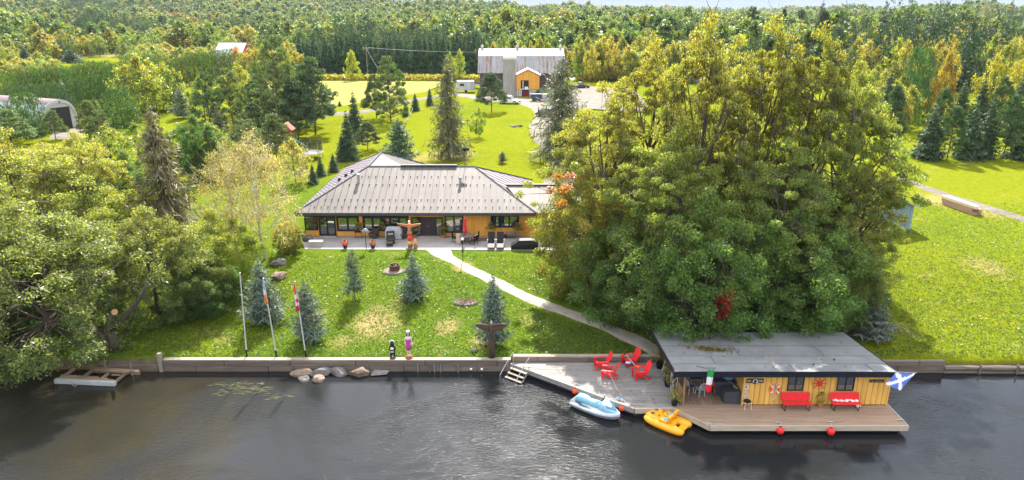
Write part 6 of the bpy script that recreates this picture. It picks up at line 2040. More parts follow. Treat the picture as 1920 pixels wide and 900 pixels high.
q = MB(); q.ball((0, -.02, .6), .12, 9, 6); q.build('head', SKIN, t); q = MB(); q.lathe([(.14, .66), (.08, .85), (.01, 1.0)], 9); q.build('hat', YB, t)
# flower pots
def flowers(px, py, label, col, fh=.55, fw=.6, pm=None):
    p = pat(px, py)
    t_ = potted(p.x, p.y + .1, PZ, .22, .32, pm or BLACK, (.06, .13, .02), .1, fh, fw, label, 'flower_pot')
    g = np.random.default_rng(px)
    k = 60
    q = unit(g.normal(0, 1, (k, 3))); q[:, 2] = np.abs(q[:, 2])
    V, F = leaf_quads(q * [fw * .5, fw * .5, fh * .55] + [0, 0, .42], q + g.normal(0, .4, (k, 3)), g.normal(0, 1, (k, 3)), np.full(k, .14), np.full(k, .13))
    o_ = link_mesh('flower', np_mesh('flower', V, F, [col]), t_); o_['kind'] = 'stuff'
FLR = mat('scarlet_petal', (.72, .06, .05), .7, .25, 6); FLP = mat('coral_petal', (.75, .18, .12), .7, .25, 6)
flowers(647, 466, 'pot of scarlet flowers on the patio edge west of heater', FLR)
flowers(699, 466, 'pot of coral flowers with tall yellow stems by heater', FLP, .6, .6)
for px, lb in ((776, 'leafy green tub plant left of the front doors'), (831, 'leafy green tub plant right of the front doors')):
    p = pat(px, 446); potted(p.x, WY - .55, PZ, .25, .3, TERRA, (.10, .20, .02), .1, .65, .85, lb)
def hanging(px, py, label):
    p = atY(px, py, EY + .35)
    t_ = thing('hanging_basket', label, 'hanging basket', (p.x, p.y, p.z))
    q = MB(); q.lathe([(.1, -.3), (.24, -.15), (.28, 0)], 10); q.build('basket', mat('moss_basket', (.12, .10, .05), .9, .3, 5), t_)
    o_ = link_mesh('foliage', PLANTMESH[px % 2], t_); o_.location = (0, 0, -.45); o_.scale = (.95, .8, .8); o_.color = (.10, .12, .03, .9)
    q = MB(); q.tube([(.2, 0, 0), (0, 0, EZ - .25 - p.z), (-.2, 0, 0)], .012, 4); q.tube([(0, 0, EZ - .25 - p.z), (0, 0, EZ - .13 - p.z)], .012, 4); q.build('chain', BLACK, t_)
for px, py, lb in ((672, 423, 'bushy hanging basket by the orange post'), (716, 422, 'brownish hanging basket before the five pane window'), (783, 420, 'hanging basket left of the front doors'), (831, 425, 'hanging basket right of the front doors'),
                   (921, 423, 'hanging basket at the west end of the small window'), (970, 424, 'hanging basket at the east end of the small window')):
    hanging(px, py, lb)
p = pat(592, 463)
t = thing('stone_bench', 'pale concrete block bench on the west end of patio', 'bench', (p.x, p.y + .25, PZ))
q = MB(); q.box((0, 0, .22), (1.0, .4, .44)); q.build('block', mat('pale_block', (.42, .38, .33), .9, .15, 3), t); q = MB(); q.box((0, 0, .48), (1.2, .5, .08)); q.build('slab', WHITEP, t)
rock(pat(577, 452).x, pat(577, 452).y, PZ + .3, .6, .4, .4, .2, ROCK, 'grey boulder at the west end of the patio', None, 77)
# covered barbecue and lounger
p = pat(735, 455)
t = thing('covered_barbecue', 'barbecue under a light grey cover against the windows', 'barbecue', (p.x, WY - .75, PZ))
q = MB(); q.loft([[(-.78, -.38, 0), (.78, -.38, 0), (.78, .38, 0), (-.78, .38, 0)], [(-.78, -.36, .8), (.78, -.36, .8), (.78, .36, .8), (-.78, .36, .8)], [(-.6, -.3, 1.15), (.6, -.3, 1.15), (.6, .3, 1.15), (-.6, .3, 1.15)]]); q.build('cover', mat('light_grey_cover', (.42, .44, .47), .8, .15, 3, .3), t, bevel=.08)
WICK = mat('dark_wicker', (.05, .042, .038), .8, .3, 12, .5)
p = pat(730, 462)
t = thing('wicker_chair', 'dark wicker armchair with footstool in front of grey cover', 'chair', (p.x, p.y + .9, PZ), R(10))
q = MB(); q.box((0, 0, .25), (.72, .7, .4)); q.build('seat', WICK, t, bevel=.05)
q = MB(); q.box((0, .33, .7), (.74, .12, .75), (R(-14), 0, 0)); q.build('backrest', WICK, t, bevel=.08)
for s in (-1, 1): q = MB(); q.box((s * .36, 0, .5), (.12, .7, .2)); q.build('arm', WICK, t, bevel=.04)
for k in (.55, .8): q = MB(); q.box((0, .27, k), (.46, .05, .1), (R(-14), 0, 0)); q.build('cushion', mat('grey_cushion', (.42, .42, .44), .9, .1, 4), t)
t = thing('footstool', 'dark wicker footstool standing before the wicker armchair', 'footstool', (p.x + .02, p.y + .15, PZ), R(10))
q = MB(); q.box((0, 0, .24), (.6, .5, .28)); q.build('top', WICK, t, bevel=.04)
for sx in (-1, 1):
    for sy in (-1, 1): q = MB(); q.box((sx * .25, sy * .2, .05), (.06, .06, .12)); q.build('leg', WICK, t)
def armchair(px, py, rz_, lb, group=None):
    p_ = pat(px, py)
    t_ = thing('wicker_chair', lb, 'chair', (p_.x, p_.y, PZ), rz_, group)
    q = MB(); q.box((0, 0, .3), (.66, .62, .3)); q.build('seat', WICK, t_, bevel=.04)
    q = MB(); q.box((0, .3, .62), (.7, .1, .6), (R(-10), 0, 0)); q.build('backrest', WICK, t_, bevel=.05)
    for s in (-1, 1): q = MB(); q.box((s * .34, 0, .5), (.1, .62, .12)); q.build('arm', WICK, t_)
    return t_
armchair(701, 447, R(-20), 'brown wicker armchair west of the grey covered barbecue')
armchair(757, 447, R(25), 'brown wicker armchair between barbecue and totem pole')
# dining set and umbrella
p = pat(873, 455)
t = thing('dining_table', 'dark round patio table under the folded red umbrella', 'table', (p.x, p.y, PZ))
q = MB(); q.lathe([(.72, .70), (.74, .72), (.72, .745)], 20); q.build('table_top', mat('slate_top', (.14, .11, .10), .4, .3, 4), t)
for k in range(4):
    a = R(45 + 90 * k); q = MB(); q.tube([(.35 * math.cos(a), .35 * math.sin(a), .7), (.5 * math.cos(a), .5 * math.sin(a), 0)], .025, 5); q.build('leg', BLACK, t)
t = thing('umbrella', 'folded red parasol rising from the round patio table', 'umbrella', (p.x - .05, p.y, PZ))
q = MB(); q.tube([(0, 0, 0), (0, 0, 2.45)], .03, 6); q.build('pole', BLACK, t)
q = MB(); q.lathe([(.14, .95), (.20, 1.15), (.16, 1.6), (.14, 1.95), (.08, 2.3), (.02, 2.42)], 8); q.build('canopy', mat('crimson_cloth', (.62, .03, .06), .8, .15, 5), t)
def dchair(a, lb):
    t_ = thing('dining_chair', lb, 'chair', (p.x + 1.0 * math.sin(a), p.y + 1.0 * math.cos(a), PZ), -a)
    q = MB(); q.box((0, 0, .43), (.48, .46, .05)); q.build('seat', BLACK, t_)
    q = MB(); q.box((0, .22, .72), (.48, .04, .5), (R(-8), 0, 0)); q.build('backrest', BLACK, t_)
    for sx in (-1, 1):
        for sy in (-1, 1): q = MB(); q.tube([(sx * .21, sy * .2, .42), (sx * .23, sy * .22, 0)], .018, 5); q.build('leg', BLACK, t_)
        q = MB(); q.box((sx * .24, 0, .64), (.04, .44, .03)); q.build('arm', BLACK, t_)
for a, lb in ((-80, 'black dining chair on the west side of the round table'), (75, 'black dining chair on the east side of the round table'), (125, 'black dining chair on the near east side of the round table'), (-10, 'black dining chair behind the round table')): dchair(R(a), lb)
t = thing('cushion_bag', 'striped beige cloth bundle leaning by the round table', 'cloth', (p.x - .62, p.y - .35, PZ))
q = MB(); q.box((0, 0, .5), (.4, .1, 1.0), (.1, 0, 0)); q.build('cloth', mat('beige_cloth', (.5, .4, .3), .9, .3, 8), t, bevel=.03)
# black loungers
def lounger(px, py, lb):
    p_ = pat(px, py)
    t_ = thing('lounge_chair', lb, 'lounge chair', (p_.x, p_.y + .35, PZ), 0)
    q = MB(); q.box((0, .05, .42), (.62, .6, .06), (R(8), 0, 0)); q.build('seat', BLACK, t_)
    q = MB(); q.box((0, .48, .82), (.62, .06, .95), (R(-24), 0, 0)); q.build('backrest', BLACK, t_)
    q = MB(); q.box((0, -.5, .3), (.58, .5, .05), (R(22), 0, 0)); q.build('footrest', BLACK, t_)
    for s in (-1, 1):
        q = MB(); q.tube([(s * .33, -.55, 0), (s * .33, .25, .58), (s * .33, .55, .6)], .02, 5); q.tube([(s * .33, -.2, .55), (s * .33, .6, 0)], .02, 5); q.build('frame', METAL, t_)
lounger(921, 466, 'black folding lounger on the patio edge, west of the pair')
lounger(938, 466, 'black folding lounger on the patio edge, east of the pair')
p = pat(984, 468)
t = thing('covered_furniture', 'low furniture under a black cover beside the maple', 'covered furniture', (p.x, p.y + .45, PZ))
q = MB(); q.loft([[(-1.25, -.5, 0), (1.2, -.5, 0), (1.2, .5, 0), (-1.25, .5, 0)], [(-1.2, -.48, .35), (1.2, -.48, .5), (1.2, .48, .5), (-1.2, .48, .35)], [(-.5, -.35, .82), (1.0, -.35, .86), (1.0, .35, .86), (-.5, .35, .82)]]); q.build('cover', BLACK, t, bevel=.06)
p = pat(958, 447)
t = thing('wheelbarrow', 'small grey wheelbarrow parked against the board wall', 'wheelbarrow', (p.x, p.y + .1, PZ))
q = MB(); q.loft([[(-.3, -.2, .25), (.25, -.2, .3), (.25, .2, .3), (-.3, .2, .25)], [(-.5, -.3, .55), (.45, -.3, .55), (.45, .3, .55), (-.5, .3, .55)]]); q.build('tray', mat('grey_tray', (.2, .17, .15), .6, .3, 5), t)
q = MB(); q.lathe([(.18, -.04), (.2, 0), (.18, .04)], 12, M=Matrix.Translation((-.5, 0, .2)) @ Euler((R(90), 0, 0)).to_matrix().to_4x4()); q.build('wheel', BLACK, t)
for s in (-1, 1): q = MB(); q.tube([(-.5, s * .06, .2), (.3, s * .25, .3), (.95, s * .28, .5)], .02, 5); q.build('handle', CAPT, t)
p = pat(968, 444)
t = thing('garden_hose', 'coil of orange garden hose on the patio wall', 'hose', (p.x + .9, WY - .12, PZ + .6))
q = MB(); q.tube([(.28 * math.cos(i * .5), -.03 * (i % 5) / 5, .28 * math.sin(i * .5)) for i in range(40)], .018, 4); q.build('hose', mat('orange_hose', (.5, .2, .03), .5, .2, 5), t)
p = pat(898, 449)
t = thing('door_mat', 'brown mat lying on the patio by the board wall', 'mat', (p.x, p.y, PZ + .004))
q = MB(); q.box((0, 0, .008), (1.5, .85, .016), (0, 0, .06)); q.build('mat', mat('brown_mat', (.16, .09, .055), .95, .3, 8), t)
p = pat(674, 445)
t = thing('side_table', 'small black side table below the paired windows', 'table', (p.x, WY - .6, PZ))
q = MB(); q.box((0, 0, .62), (.7, .4, .04)); q.build('table_top', BLACK, t)
for s in (-1, 1): q = MB(); q.tube([(s * .28, 0, .6), (s * .3, 0, 0)], .02, 5); q.build('leg', BLACK, t)

# ------------------------------------------------------------------ fields and yard behind the house
p = atg(581, 296)
t = thing('trampoline', 'round netted trampoline standing on the back lawn', 'trampoline', up(p))
q = MB(); q.lathe([(1.75, .78), (1.9, .8), (1.95, .86), (1.72, .88)], 24); q.build('rim_pad', mat('pale_lilac_pad', (.52, .5, .54), .7, .1, 3), t)
q = MB(); q.lathe([(1.72, .80), (0.02, .80)], 24); q.build('mat', mat('grey_mat', (.30, .27, .27), .7, .1, 3), t)
for k in range(8):
    a = R(45 * k + 10)
    q = MB(); q.tube([(1.85 * math.cos(a), 1.85 * math.sin(a), 0), (1.88 * math.cos(a), 1.88 * math.sin(a), 2.5)], .04, 5); q.build('pole', METAL, t)
NET = bpy.data.materials.new('safety_net'); n, l = nodes_of(NET)
b = n['Principled BSDF']; b.inputs['Base Color'].default_value = (.02, .02, .02, 1); b.inputs['Alpha'].default_value = .6
q = MB()
for k in range(24):
    a0, a1 = 2 * PI * k / 24, 2 * PI * (k + 1) / 24
    q.sheet([(1.8 * math.cos(a0), 1.8 * math.sin(a0), .86), (1.8 * math.cos(a1), 1.8 * math.sin(a1), .86), (1.8 * math.cos(a1), 1.8 * math.sin(a1), 2.4), (1.8 * math.cos(a0), 1.8 * math.sin(a0), 2.4)])
q.build('net', NET, t)
p = atg(541, 278)
t = thing('play_tower', 'red timber play tower with a green slide by the trampoline', 'play set', up(p))
RP = mat('faded_red_paint', (.34, .09, .07), .7, .2, 4)
for sx in (-1, 1):
    for sy in (-1, 1): q = MB(); q.box((sx * .8, sy * .8, 1.5), (.14, .14, 3.0)); q.build('post', RP, t)
q = MB(); q.box((0, 0, 1.5), (1.7, 1.7, .12)); q.build('floor', RP, t)
q = MB(); q.prism([(-1.1, -1.0, 2.9), (1.1, -1.0, 2.9), (0, -1.0, 4.0)], (0, 2.0, 0)); q.build('roof', RP, t)
q = MB(); q.loft([[(.8, -.3, 1.5), (.8, .3, 1.5), (.8, .3, 1.62), (.8, -.3, 1.62)], [(1.8, -.3, .8), (1.8, .3, .8), (1.8, .3, .95), (1.8, -.3, .95)], [(2.9, -.3, .1), (2.9, .3, .1), (2.9, .3, .25), (2.9, -.3, .25)]]); q.build('slide', mat('teal_slide', (.08, .36, .36), .4, .1, 3), t)
p = atg(966, 238)
for k, (dx, dy, s) in enumerate(((0, 0, .75), (.9, .3, .6), (-.7, .5, .5))):
    rock(p.x + dx, p.y + dy, p.z + .15, s, s * .7, s * .5, k, ROCKB if k == 1 else ROCK, ('largest stone of the little heap on the barn lawn', 'pinkish stone at the east of the heap on barn lawn', 'smallest stone of the little heap on the barn lawn')[k], 'stone heap on the barn lawn', 100 + k, name='stone')
# log beams on the east lawn
p = atg(1800, 392)
p2 = atg(1770, 380); p3 = atg(1832, 402)
dv = p3 - p2
t = thing('timber_stack', 'stack of squared pale timbers beside the farm track', 'timber stack', up(p), math.atan2(dv.y, dv.x))
TB = mat('sawn_beam', (.36, .22, .14), .85, .25, 2, .4, stretch=(.3, 3, 3)); TT_ = mat('bleached_beam', (.58, .47, .36), .85, .2, 2, .4, stretch=(.3, 3, 3))
for r_, (n_, m) in enumerate(((3, TB), (3, TB), (2, TT_))):
    for k in range(n_):
        q = MB(); q.box((rnd.uniform(-.2, .3), (k - 1) * .36 + rnd.uniform(-.03, .03), .18 + .33 * r_), (dv.length + rnd.uniform(-.6, .3), .33, .31), (0, 0, rnd.uniform(-.02, .02))); q.build('beam', m, t)

# vehicles
CARGLASS = mat('car_glass', (.015, .02, .025), .08, .1, 3, spec=.9); TYRE = mat('tyre', (.015, .015, .016), .85, .2, 6); RIMM = mat('alloy_rim', (.45, .45, .47), .35, .1, 3, metal=.7)
def vehicle(name, label, cat, p_, rz_, L_, W_, H_, paint, kind='suv'):
    t_ = thing(name, label, cat, up(p_), rz_)
    h0, hb = .32, H_ * .56
    low = [(-L_ / 2, .45), (-L_ / 2, hb * .95), (-L_ * .46, hb), (L_ * .22, hb), (L_ * .45, hb * .86), (L_ / 2, hb * .72), (L_ / 2, .42), (L_ * .44, .3), (-L_ * .46, .32)]
    q = MB(); q.loft([[(x, s * W_ / 2, z) for x, z in low] for s in (-1, 1)]); q.build('body', paint, t_, bevel=.08)
    if kind == 'pickup': cab = [(-L_ * .08, hb - .02), (-L_ * .05, H_ - .05), (L_ * .08, H_), (L_ * .15, H_ - .06), (L_ * .26, hb - .02)]
    else: cab = [(-L_ * .48, hb - .02), (-L_ * .42, H_ - .08), (-L_ * .1, H_), (L_ * .08, H_ - .06), (L_ * .24, hb - .02)]
    def ring(y0, y1, sc): return [[(x, s * (W_ / 2 - .06 if z < hb + .1 else W_ / 2 - .2) * sc, z) for x, z in cab] for s in (-1, 1)]
    q = MB(); q.loft(ring(0, 0, 1)); q.build('cabin', paint, t_, bevel=.05)
    xs = [c_[0] for c_ in cab]
    for s in (-1, 1):
        q = MB(); zt = H_ - .16
        a_, e_ = cab[0][0] + L_ * .05, cab[-1][0] - L_ * .05
        q.prism([(a_, s * (W_ / 2 - .05), hb + .04), (e_, s * (W_ / 2 - .05), hb + .04), (e_ - L_ * .09, s * (W_ / 2 - .165), zt), (a_ + L_ * .03, s * (W_ / 2 - .165), zt)], (0, s * .02, 0)); q.build('side_window', CARGLASS, t_)
    x0, x1 = cab[-1][0], cab[-2][0]
    q = MB(); q.prism([(x0 - .06, -(W_ / 2 - .14), hb + .06), (x0 - .06, (W_ / 2 - .14), hb + .06), (x1 + .04, W_ / 2 - .28, H_ - .12), (x1 + .04, -(W_ / 2 - .28), H_ - .12)], (.03, 0, .02)); q.build('windscreen', CARGLASS, t_)
    for s in (-1, 1):
        for x in (-L_ * .31, L_ * .32):
            M_ = Matrix.Translation((x, s * (W_ / 2 - .08), .36)) @ Euler((R(90), 0, 0)).to_matrix().to_4x4()
            q = MB(); q.lathe([(.24, -.11), (.36, -.11), (.38, 0), (.36, .11), (.24, .11)], 14, M=M_); w_ = q.build('wheel', TYRE, t_)
            q = MB(); q.lathe([(.23, -.12), (.23, .12)], 10, M=M_); q.build('rim', RIMM, w_)
        q = MB(); q.box((L_ / 2 - .03, s * (W_ / 2 - .28), hb * .72), (.08, .3, .14)); q.build('headlight', WHITEP, t_)
        q = MB(); q.box((-L_ / 2 - .005, s * (W_ / 2 - .2), hb * .75), (.05, .2, .18)); q.build('tail_light', RED, t_)
    q = MB(); q.box((L_ / 2 + .0, 0, .5), (.1, W_ * .8, .2)); q.build('grille', BLACK, t_)
    return t_
WCAR = mat('white_car_paint', (.72, .72, .72), .25, .03, 1, spec=.5, coat=.5); DCAR = mat('dark_car_paint', (.03, .033, .04), .25, .1, 1, spec=.5, coat=.5)
vehicle('parked_suv', 'white suv parked on the drive in front of the silo', 'car', atg(955, 194), R(-18), 4.8, 1.95, 1.8, WCAR)
vehicle('parked_pickup', 'dark pickup parked in the gravel yard east of barn', 'truck', atg(1086, 166), R(4), 5.4, 1.95, 1.8, DCAR, 'pickup')
vehicle('parked_car', 'dark car on the country road left of the barn', 'car', atg(763, 146), R(3), 4.6, 1.8, 1.5, DCAR)
vehicle('farm_buggy', 'small black farm buggy next to the person on the drive', 'buggy', atg(1020, 219), R(150), 3.2, 1.6, 1.75, DCAR)
vehicle('parked_van', 'silver car parked behind the tall eastern spruce', 'car', atg(1058, 194), R(190), 4.7, 1.9, 1.7, mat('silver_car_paint', (.45, .47, .5), .3, .05, 1, coat=.5))
p = atg(873, 173)
t = thing('camper_trailer', 'white camper trailer parked west of the barn', 'trailer', up(p), R(5))
q = MB(); q.prism([(-2.4, -1.1, .6), (2.4, -1.1, .6), (2.55, -1.1, 1.6), (2.2, -1.1, 2.9), (-2.2, -1.1, 2.95), (-2.5, -1.1, 1.6)], (0, 2.2, 0)); q.build('body', mat('trailer_white', (.45, .45, .45), .5, .1, 2), t, bevel=.1)
q = MB(); q.box((-.9, -1.12, 2.0), (1.1, .06, .6)); q.build('window', CARGLASS, t); q = MB(); q.box((.9, -1.12, 1.6), (.7, .06, 1.7)); q.build('door', mat('pale_grey_roof', (.6, .6, .6)), t)
for s in (-1, 1):
    q = MB(); q.lathe([(.3, -.1), (.35, 0), (.3, .1)], 12, M=Matrix.Translation((.1, s * 1.0, .35)) @ Euler((R(90), 0, 0)).to_matrix().to_4x4()); q.build('wheel', TYRE, t)
p = atg(888, 165)
t = thing('flat_trailer', 'low grey trailer beyond the camper by the barn', 'trailer', up(p))
q = MB(); q.box((0, 0, .8), (4.2, 2.0, .25)); q.build('bed', METAL, t)
for s in (-1, 1):
    q = MB(); q.box((0, s * .98, 1.3), (4.2, .06, .7)); q.build('side', mat('grey_tray', (.2, .2, .2)), t)
    q = MB(); q.lathe([(.3, -.1), (.35, 0), (.3, .1)], 12, M=Matrix.Translation((.1, s * 1.05, .36)) @ Euler((R(90), 0, 0)).to_matrix().to_4x4()); q.build('wheel', TYRE, t)
for px, py, m, lb in ((1006, 190, mat('navy_skip', (.055, .065, .10), .6, .2, 3), 'dark blue steel skip on the grass by the barn porch'), (1026, 190, mat('pale_skip', (.45, .46, .46), .6, .2, 3), 'pale grey steel skip beside the dark blue one')):
    p = atg(px, py); t = thing('skip', lb, 'skip', up(p), R(4))
    q = MB(); q.loft([[(-.9, -.8, 0), (.9, -.8, 0), (.9, .8, 0), (-.9, .8, 0)], [(-1.45, -.95, 1.7), (1.45, -.95, 1.7), (1.45, .95, 1.7), (-1.45, .95, 1.7)]]); q.build('body', m, t)
    q = MB(); q.box((0, -.97, 1.68), (2.9, .08, .12)); q.box((0, .97, 1.68), (2.9, .08, .12)); q.box((1.45, 0, 1.68), (.08, 1.9, .12)); q.box((-1.45, 0, 1.68), (.08, 1.9, .12)); q.build('rim', m, t)
# person on the drive
p = atg(1010, 219)
t = thing('person', 'person in dark clothes standing on the drive beside buggy', 'person', up(p, .02), R(60))
DC = mat('dark_cloth', (.018, .018, .022), .8, .2, 4)
b_ = human_mesh('body', [((0, 0, .95), .15), ((0, 0, 1.15), .14), ((0, 0, 1.38), .17), ((0, 0, 1.5), .06), ((0, -.02, 1.58), .075), ((0, -.02, 1.7), .095), ((0, -.02, 1.78), .07),
                         ((.2, 0, 1.38), .07), ((.25, .02, 1.1), .055), ((.26, -.05, .86), .042), ((.25, -.08, .78), .04), ((-.2, 0, 1.38), .07), ((-.25, .02, 1.1), .055), ((-.26, -.05, .86), .042), ((-.25, -.08, .78), .04),
                         ((.1, 0, .85), .10), ((.11, -.02, .48), .075), ((.11, .02, .1), .055), ((.12, -.14, .05), .05), ((-.1, 0, .85), .10), ((-.11, -.02, .48), .075), ((-.11, .02, .1), .055), ((-.12, -.14, .05), .05)],
                [(0, 1), (1, 2), (2, 3), (3, 4), (4, 5), (5, 6), (2, 7), (7, 8), (8, 9), (9, 10), (2, 11), (11, 12), (12, 13), (13, 14), (0, 15), (15, 16), (16, 17), (17, 18), (0, 19), (19, 20), (20, 21), (21, 22)], [DC])
b_.parent = t
q = MB(); q.ball((0, -.045, 1.69), (.08, .075, .11), 10, 7); q.build('face', mat('skin', (.5, .3, .22), .6, .1, 6), t, smooth=True)
q = MB(); q.ball((0, .0, 1.74), (.1, .1, .09), 10, 6); q.build('hair', HAIR, t)
# poles and wires
POLEW = mat('pole_wood', (.22, .18, .15), .9, .25, 2)
def upole(px, base, h, lb):
    p_ = atg(px, base)
    t_ = thing('utility_pole', lb, 'utility pole', up(p_))
    q = MB(); q.tube([(0, 0, 0), (0, 0, h)], [.16, .11], 8); q.build('post', POLEW, t_)
    q = MB(); q.box((0, 0, h - .5), (2.0, .12, .12)); q.build('crossarm', POLEW, t_)
    q = MB()
    for x in (-.9, 0, .9): q.lathe([(.06, 0), (.08, .1), (.04, .18)], 6, (x, 0, h - .44))
    q.build('insulator', WHITEP, t_, kind='stuff')
    return Vector((p_.x, p_.y, gz(p_.x, p_.y) + h - .25))
a_ = upole(1097, 146, 9.5, 'grey utility pole beside the road east of the barn')
b2_ = upole(690, 146, 9.5, 'grey utility pole beside the road near the spruce plantation')
c2_ = upole(1330, 152, 9.5, 'grey utility pole on the road behind the big eastern trees')
d2_ = Vector((atg(606, 232).x, atg(606, 232).y, 8.5))
def wire(p0, p1, sag, lb):
    t_ = thing('power_line', lb, 'power line', p0, 0, 'overhead power lines')
    q = MB(); q.tube([(p1 - p0) * (i / 12) - Vector((0, 0, sag * 4 * (i / 12) * (1 - i / 12))) for i in range(13)], .022, 4); q.build('wire', METAL, t_)
hz_ = Vector((-17.5, 79.5, 4.6))
for k in range(3):
    o_ = Vector((-.9 + .9 * k, 0, 0))
    nm_ = ('west end', 'middle', 'east end')[k]
    wire(b2_ + o_, a_ + o_, 1.4, 'power line along the road behind barn, at the %s of the crossarm' % nm_)
    wire(a_ + o_, c2_ + o_, 1.2, 'power line along the road east of barn, at the %s of the crossarm' % nm_)
wire(b2_, Vector((-15.6, 110, 8.0)), 1.5, 'thin wire from the road pole to the lawn spruces')
wire(Vector((-15.6, 110, 8.0)), hz_, .8, 'thin wire from the lawn spruces down to the house')
# ------------------------------------------------------------------ trees one by one
G_OLIVE, G_GREEN, G_DEEP, G_LIME, G_TAN = (.085, .105, .022), (.052, .098, .018), (.035, .075, .018), (.13, .15, .02), (.20, .165, .06)
N_DARK, N_BLUE, N_MID, N_OLD, N_YEL = (.030, .060, .030), (.11, .165, .165), (.050, .088, .032), (.085, .085, .05), (.085, .12, .04)
# the big clump east of the house
ptree('big', 1120, 520, 165, 250, 'big yellowing maple leaning over the house corner', (.10, .122, .028), .75, v=0)
ptree('big', 1290, 545, 42, 255, 'tall open crowned maple with bare upper limbs, middle of the clump', (.10, .118, .028), .75, v=2)
ptree('big', 1400, 525, 50, 230, 'tallest olive green maple behind the boathouse roof', (.085, .11, .02), .8, v=2)
ptree('big', 1480, 535, 62, 210, 'slender olive maple with tip just east of the tallest', (.08, .11, .022), .7, v=2)
ptree('big', 1545, 545, 130, 250, 'broad green maple at the east side of the clump', (.09, .12, .028), .5, v=1)
ptree('big', 1205, 470, 85, 210, 'yellow topped maple at the back of the clump toward barn', (.115, .13, .028), .85, v=2)
ptree('big', 1345, 470, 78, 240, 'pale maple filling the back between the two tallest', (.105, .125, .028), .75, v=0)
ptree('big', 1592, 560, 300, 165, 'pale green rounded maple beside the board shed', (.12, .135, .03), .6, v=1)
ptree('low', 1500, 500, 290, 220, 'shadowed olive maple at the back of the clump', (.08, .115, .022), .6, v=0)
ptree('low', 1300, 480, 260, 230, 'shadowed green maple at the back middle of the clump', (.09, .12, .022), .7, v=0)
ptree('low', 1150, 450, 240, 150, 'yellow green maple behind the house corner one', (.12, .135, .022), .9, v=0)
ptree('big', 1240, 590, 250, 260, 'leafy green maple at the front of clump above the lower path', (.088, .125, .026), .45, v=1)
ptree('big', 1440, 600, 270, 280, 'green maple in front of the tallest ones, above boathouse', (.080, .122, .026), .4, v=0)
ORM = ptree('low', 1095, 555, 320, 200, 'low orange tipped maple beside the black covered furniture', (.10, .115, .022), 1.1, v=0)
ptree('low', 1190, 605, 385, 250, 'dark green low maple over the lower path', (.060, .105, .024), .3, v=0)
FRONTM = ptree('low', 1310, 645, 360, 260, 'bright green drooping maple hanging onto the boathouse roof', (.062, .115, .024), .25, v=0)
ptree('low', 1470, 625, 390, 270, 'fresh green low maple behind the boathouse', (.066, .118, .025), .2, v=0)
ptree('low', 1566, 618, 430, 150, 'grey green low maple next to the eastern blue spruce', (.075, .10, .03), .35, v=0)
def turned_branch(root, px, py, Y, r, n_, col, name, label):
    g = np.random.default_rng(int(px)); c = atY(px, py, Y)
    cs = g.normal(0, r * .7, (7, 3)) * [1, .5, .7]
    P = np.concatenate([q + unit(g.normal(0, 1, (n_ // 7, 3))) * r * .5 * g.uniform(0, 1, (n_ // 7, 1)) ** .5 * [1, 1, .6] for q in cs])
    k = len(P)
    V, F = leaf_quads(P, g.normal(0, .6, (k, 3)) + [0, 0, .6], g.normal(0, 1, (k, 3)), g.uniform(.14, .3, k), g.uniform(.09, .18, k))
    o = link_mesh(name, np_mesh(name, V, F, [LEAF]), root)
    o.matrix_parent_inverse = root.matrix_basis.inverted()
    o['kind'] = 'stuff'; o.location = c; o.color = (*col, 0); o['label'] = label
turned_branch(FRONTM, 1372, 572, 40.6, 1.15, 420, (.42, .018, .03), 'red_branch', 'scarlet leaved branch low on the crown')
turned_branch(ORM, 1064, 350, 45.0, 1.0, 420, (.26, .11, .035), 'orange_branch', 'orange leaved branch at the top of the crown')
# the west bank
ptree('willow', 95, 662, 375, 420, 'broad ash leaning over the river and the floating dock', (.080, .105, .032), .4, v=0)
ptree('willow', 300, 590, 385, 230, 'green ash on the bank between trunk and flagpoles', (.085, .105, .034), .45, v=0)
ptree('big', 70, 560, 250, 330, 'yellow green ash standing highest on the west bank', (.125, .145, .034), .55, v=0)
ptree('big', 185, 500, 255, 230, 'lime green ash behind the west bank trees', (.13, .15, .03), .7, v=1)
ptree('low', 410, 545, 395, 170, 'light green bushy maple beside the birch', (.12, .155, .022), .6, v=0)
ptree('low', 20, 640, 470, 200, 'deep green bushy tree at the west edge of river', (.045, .085, .02), .4, v=0)
ptree('low', 390, 590, 480, 120, 'dark green bush at the west side of lawn', (.04, .075, .018), .3, v=0, cat='bush', name='bush')
ptree('low', 543, 474, 412, 62, 'mixed shrub at the west end of the patio', (.10, .10, .03), .9, v=0, cat='bush', name='bush')
ptree('birch', 498, 485, 242, 180, 'pale birch with white limbs and sparse tan leaves', (.19, .145, .085), .4, v=0)
ptree('birch', 445, 470, 262, 150, 'thin tan leaved birch west of the white limbed one', (.165, .13, .07), .4, v=0)
ptree('oldspruce', 325, 470, 195, 150, 'tall brownish spruce behind the west bank trees', (.115, .095, .05), v=0)
ptree('low', 375, 340, 218, 100, 'dark glossy tree between the brown spruce and the pines', (.03, .07, .018), .1, v=0)
ptree('low', 250, 420, 285, 130, 'deep green tree behind the lime ash', (.04, .08, .02), .25, v=0)
ptree('big', 110, 430, 272, 250, 'golden green tree below the metal arch shed', (.15, .155, .03), .9, v=2)
ptree('low', 15, 400, 262, 160, 'yellow green tree at the west edge below metal shed', (.15, .16, .022), 1.0, v=0)
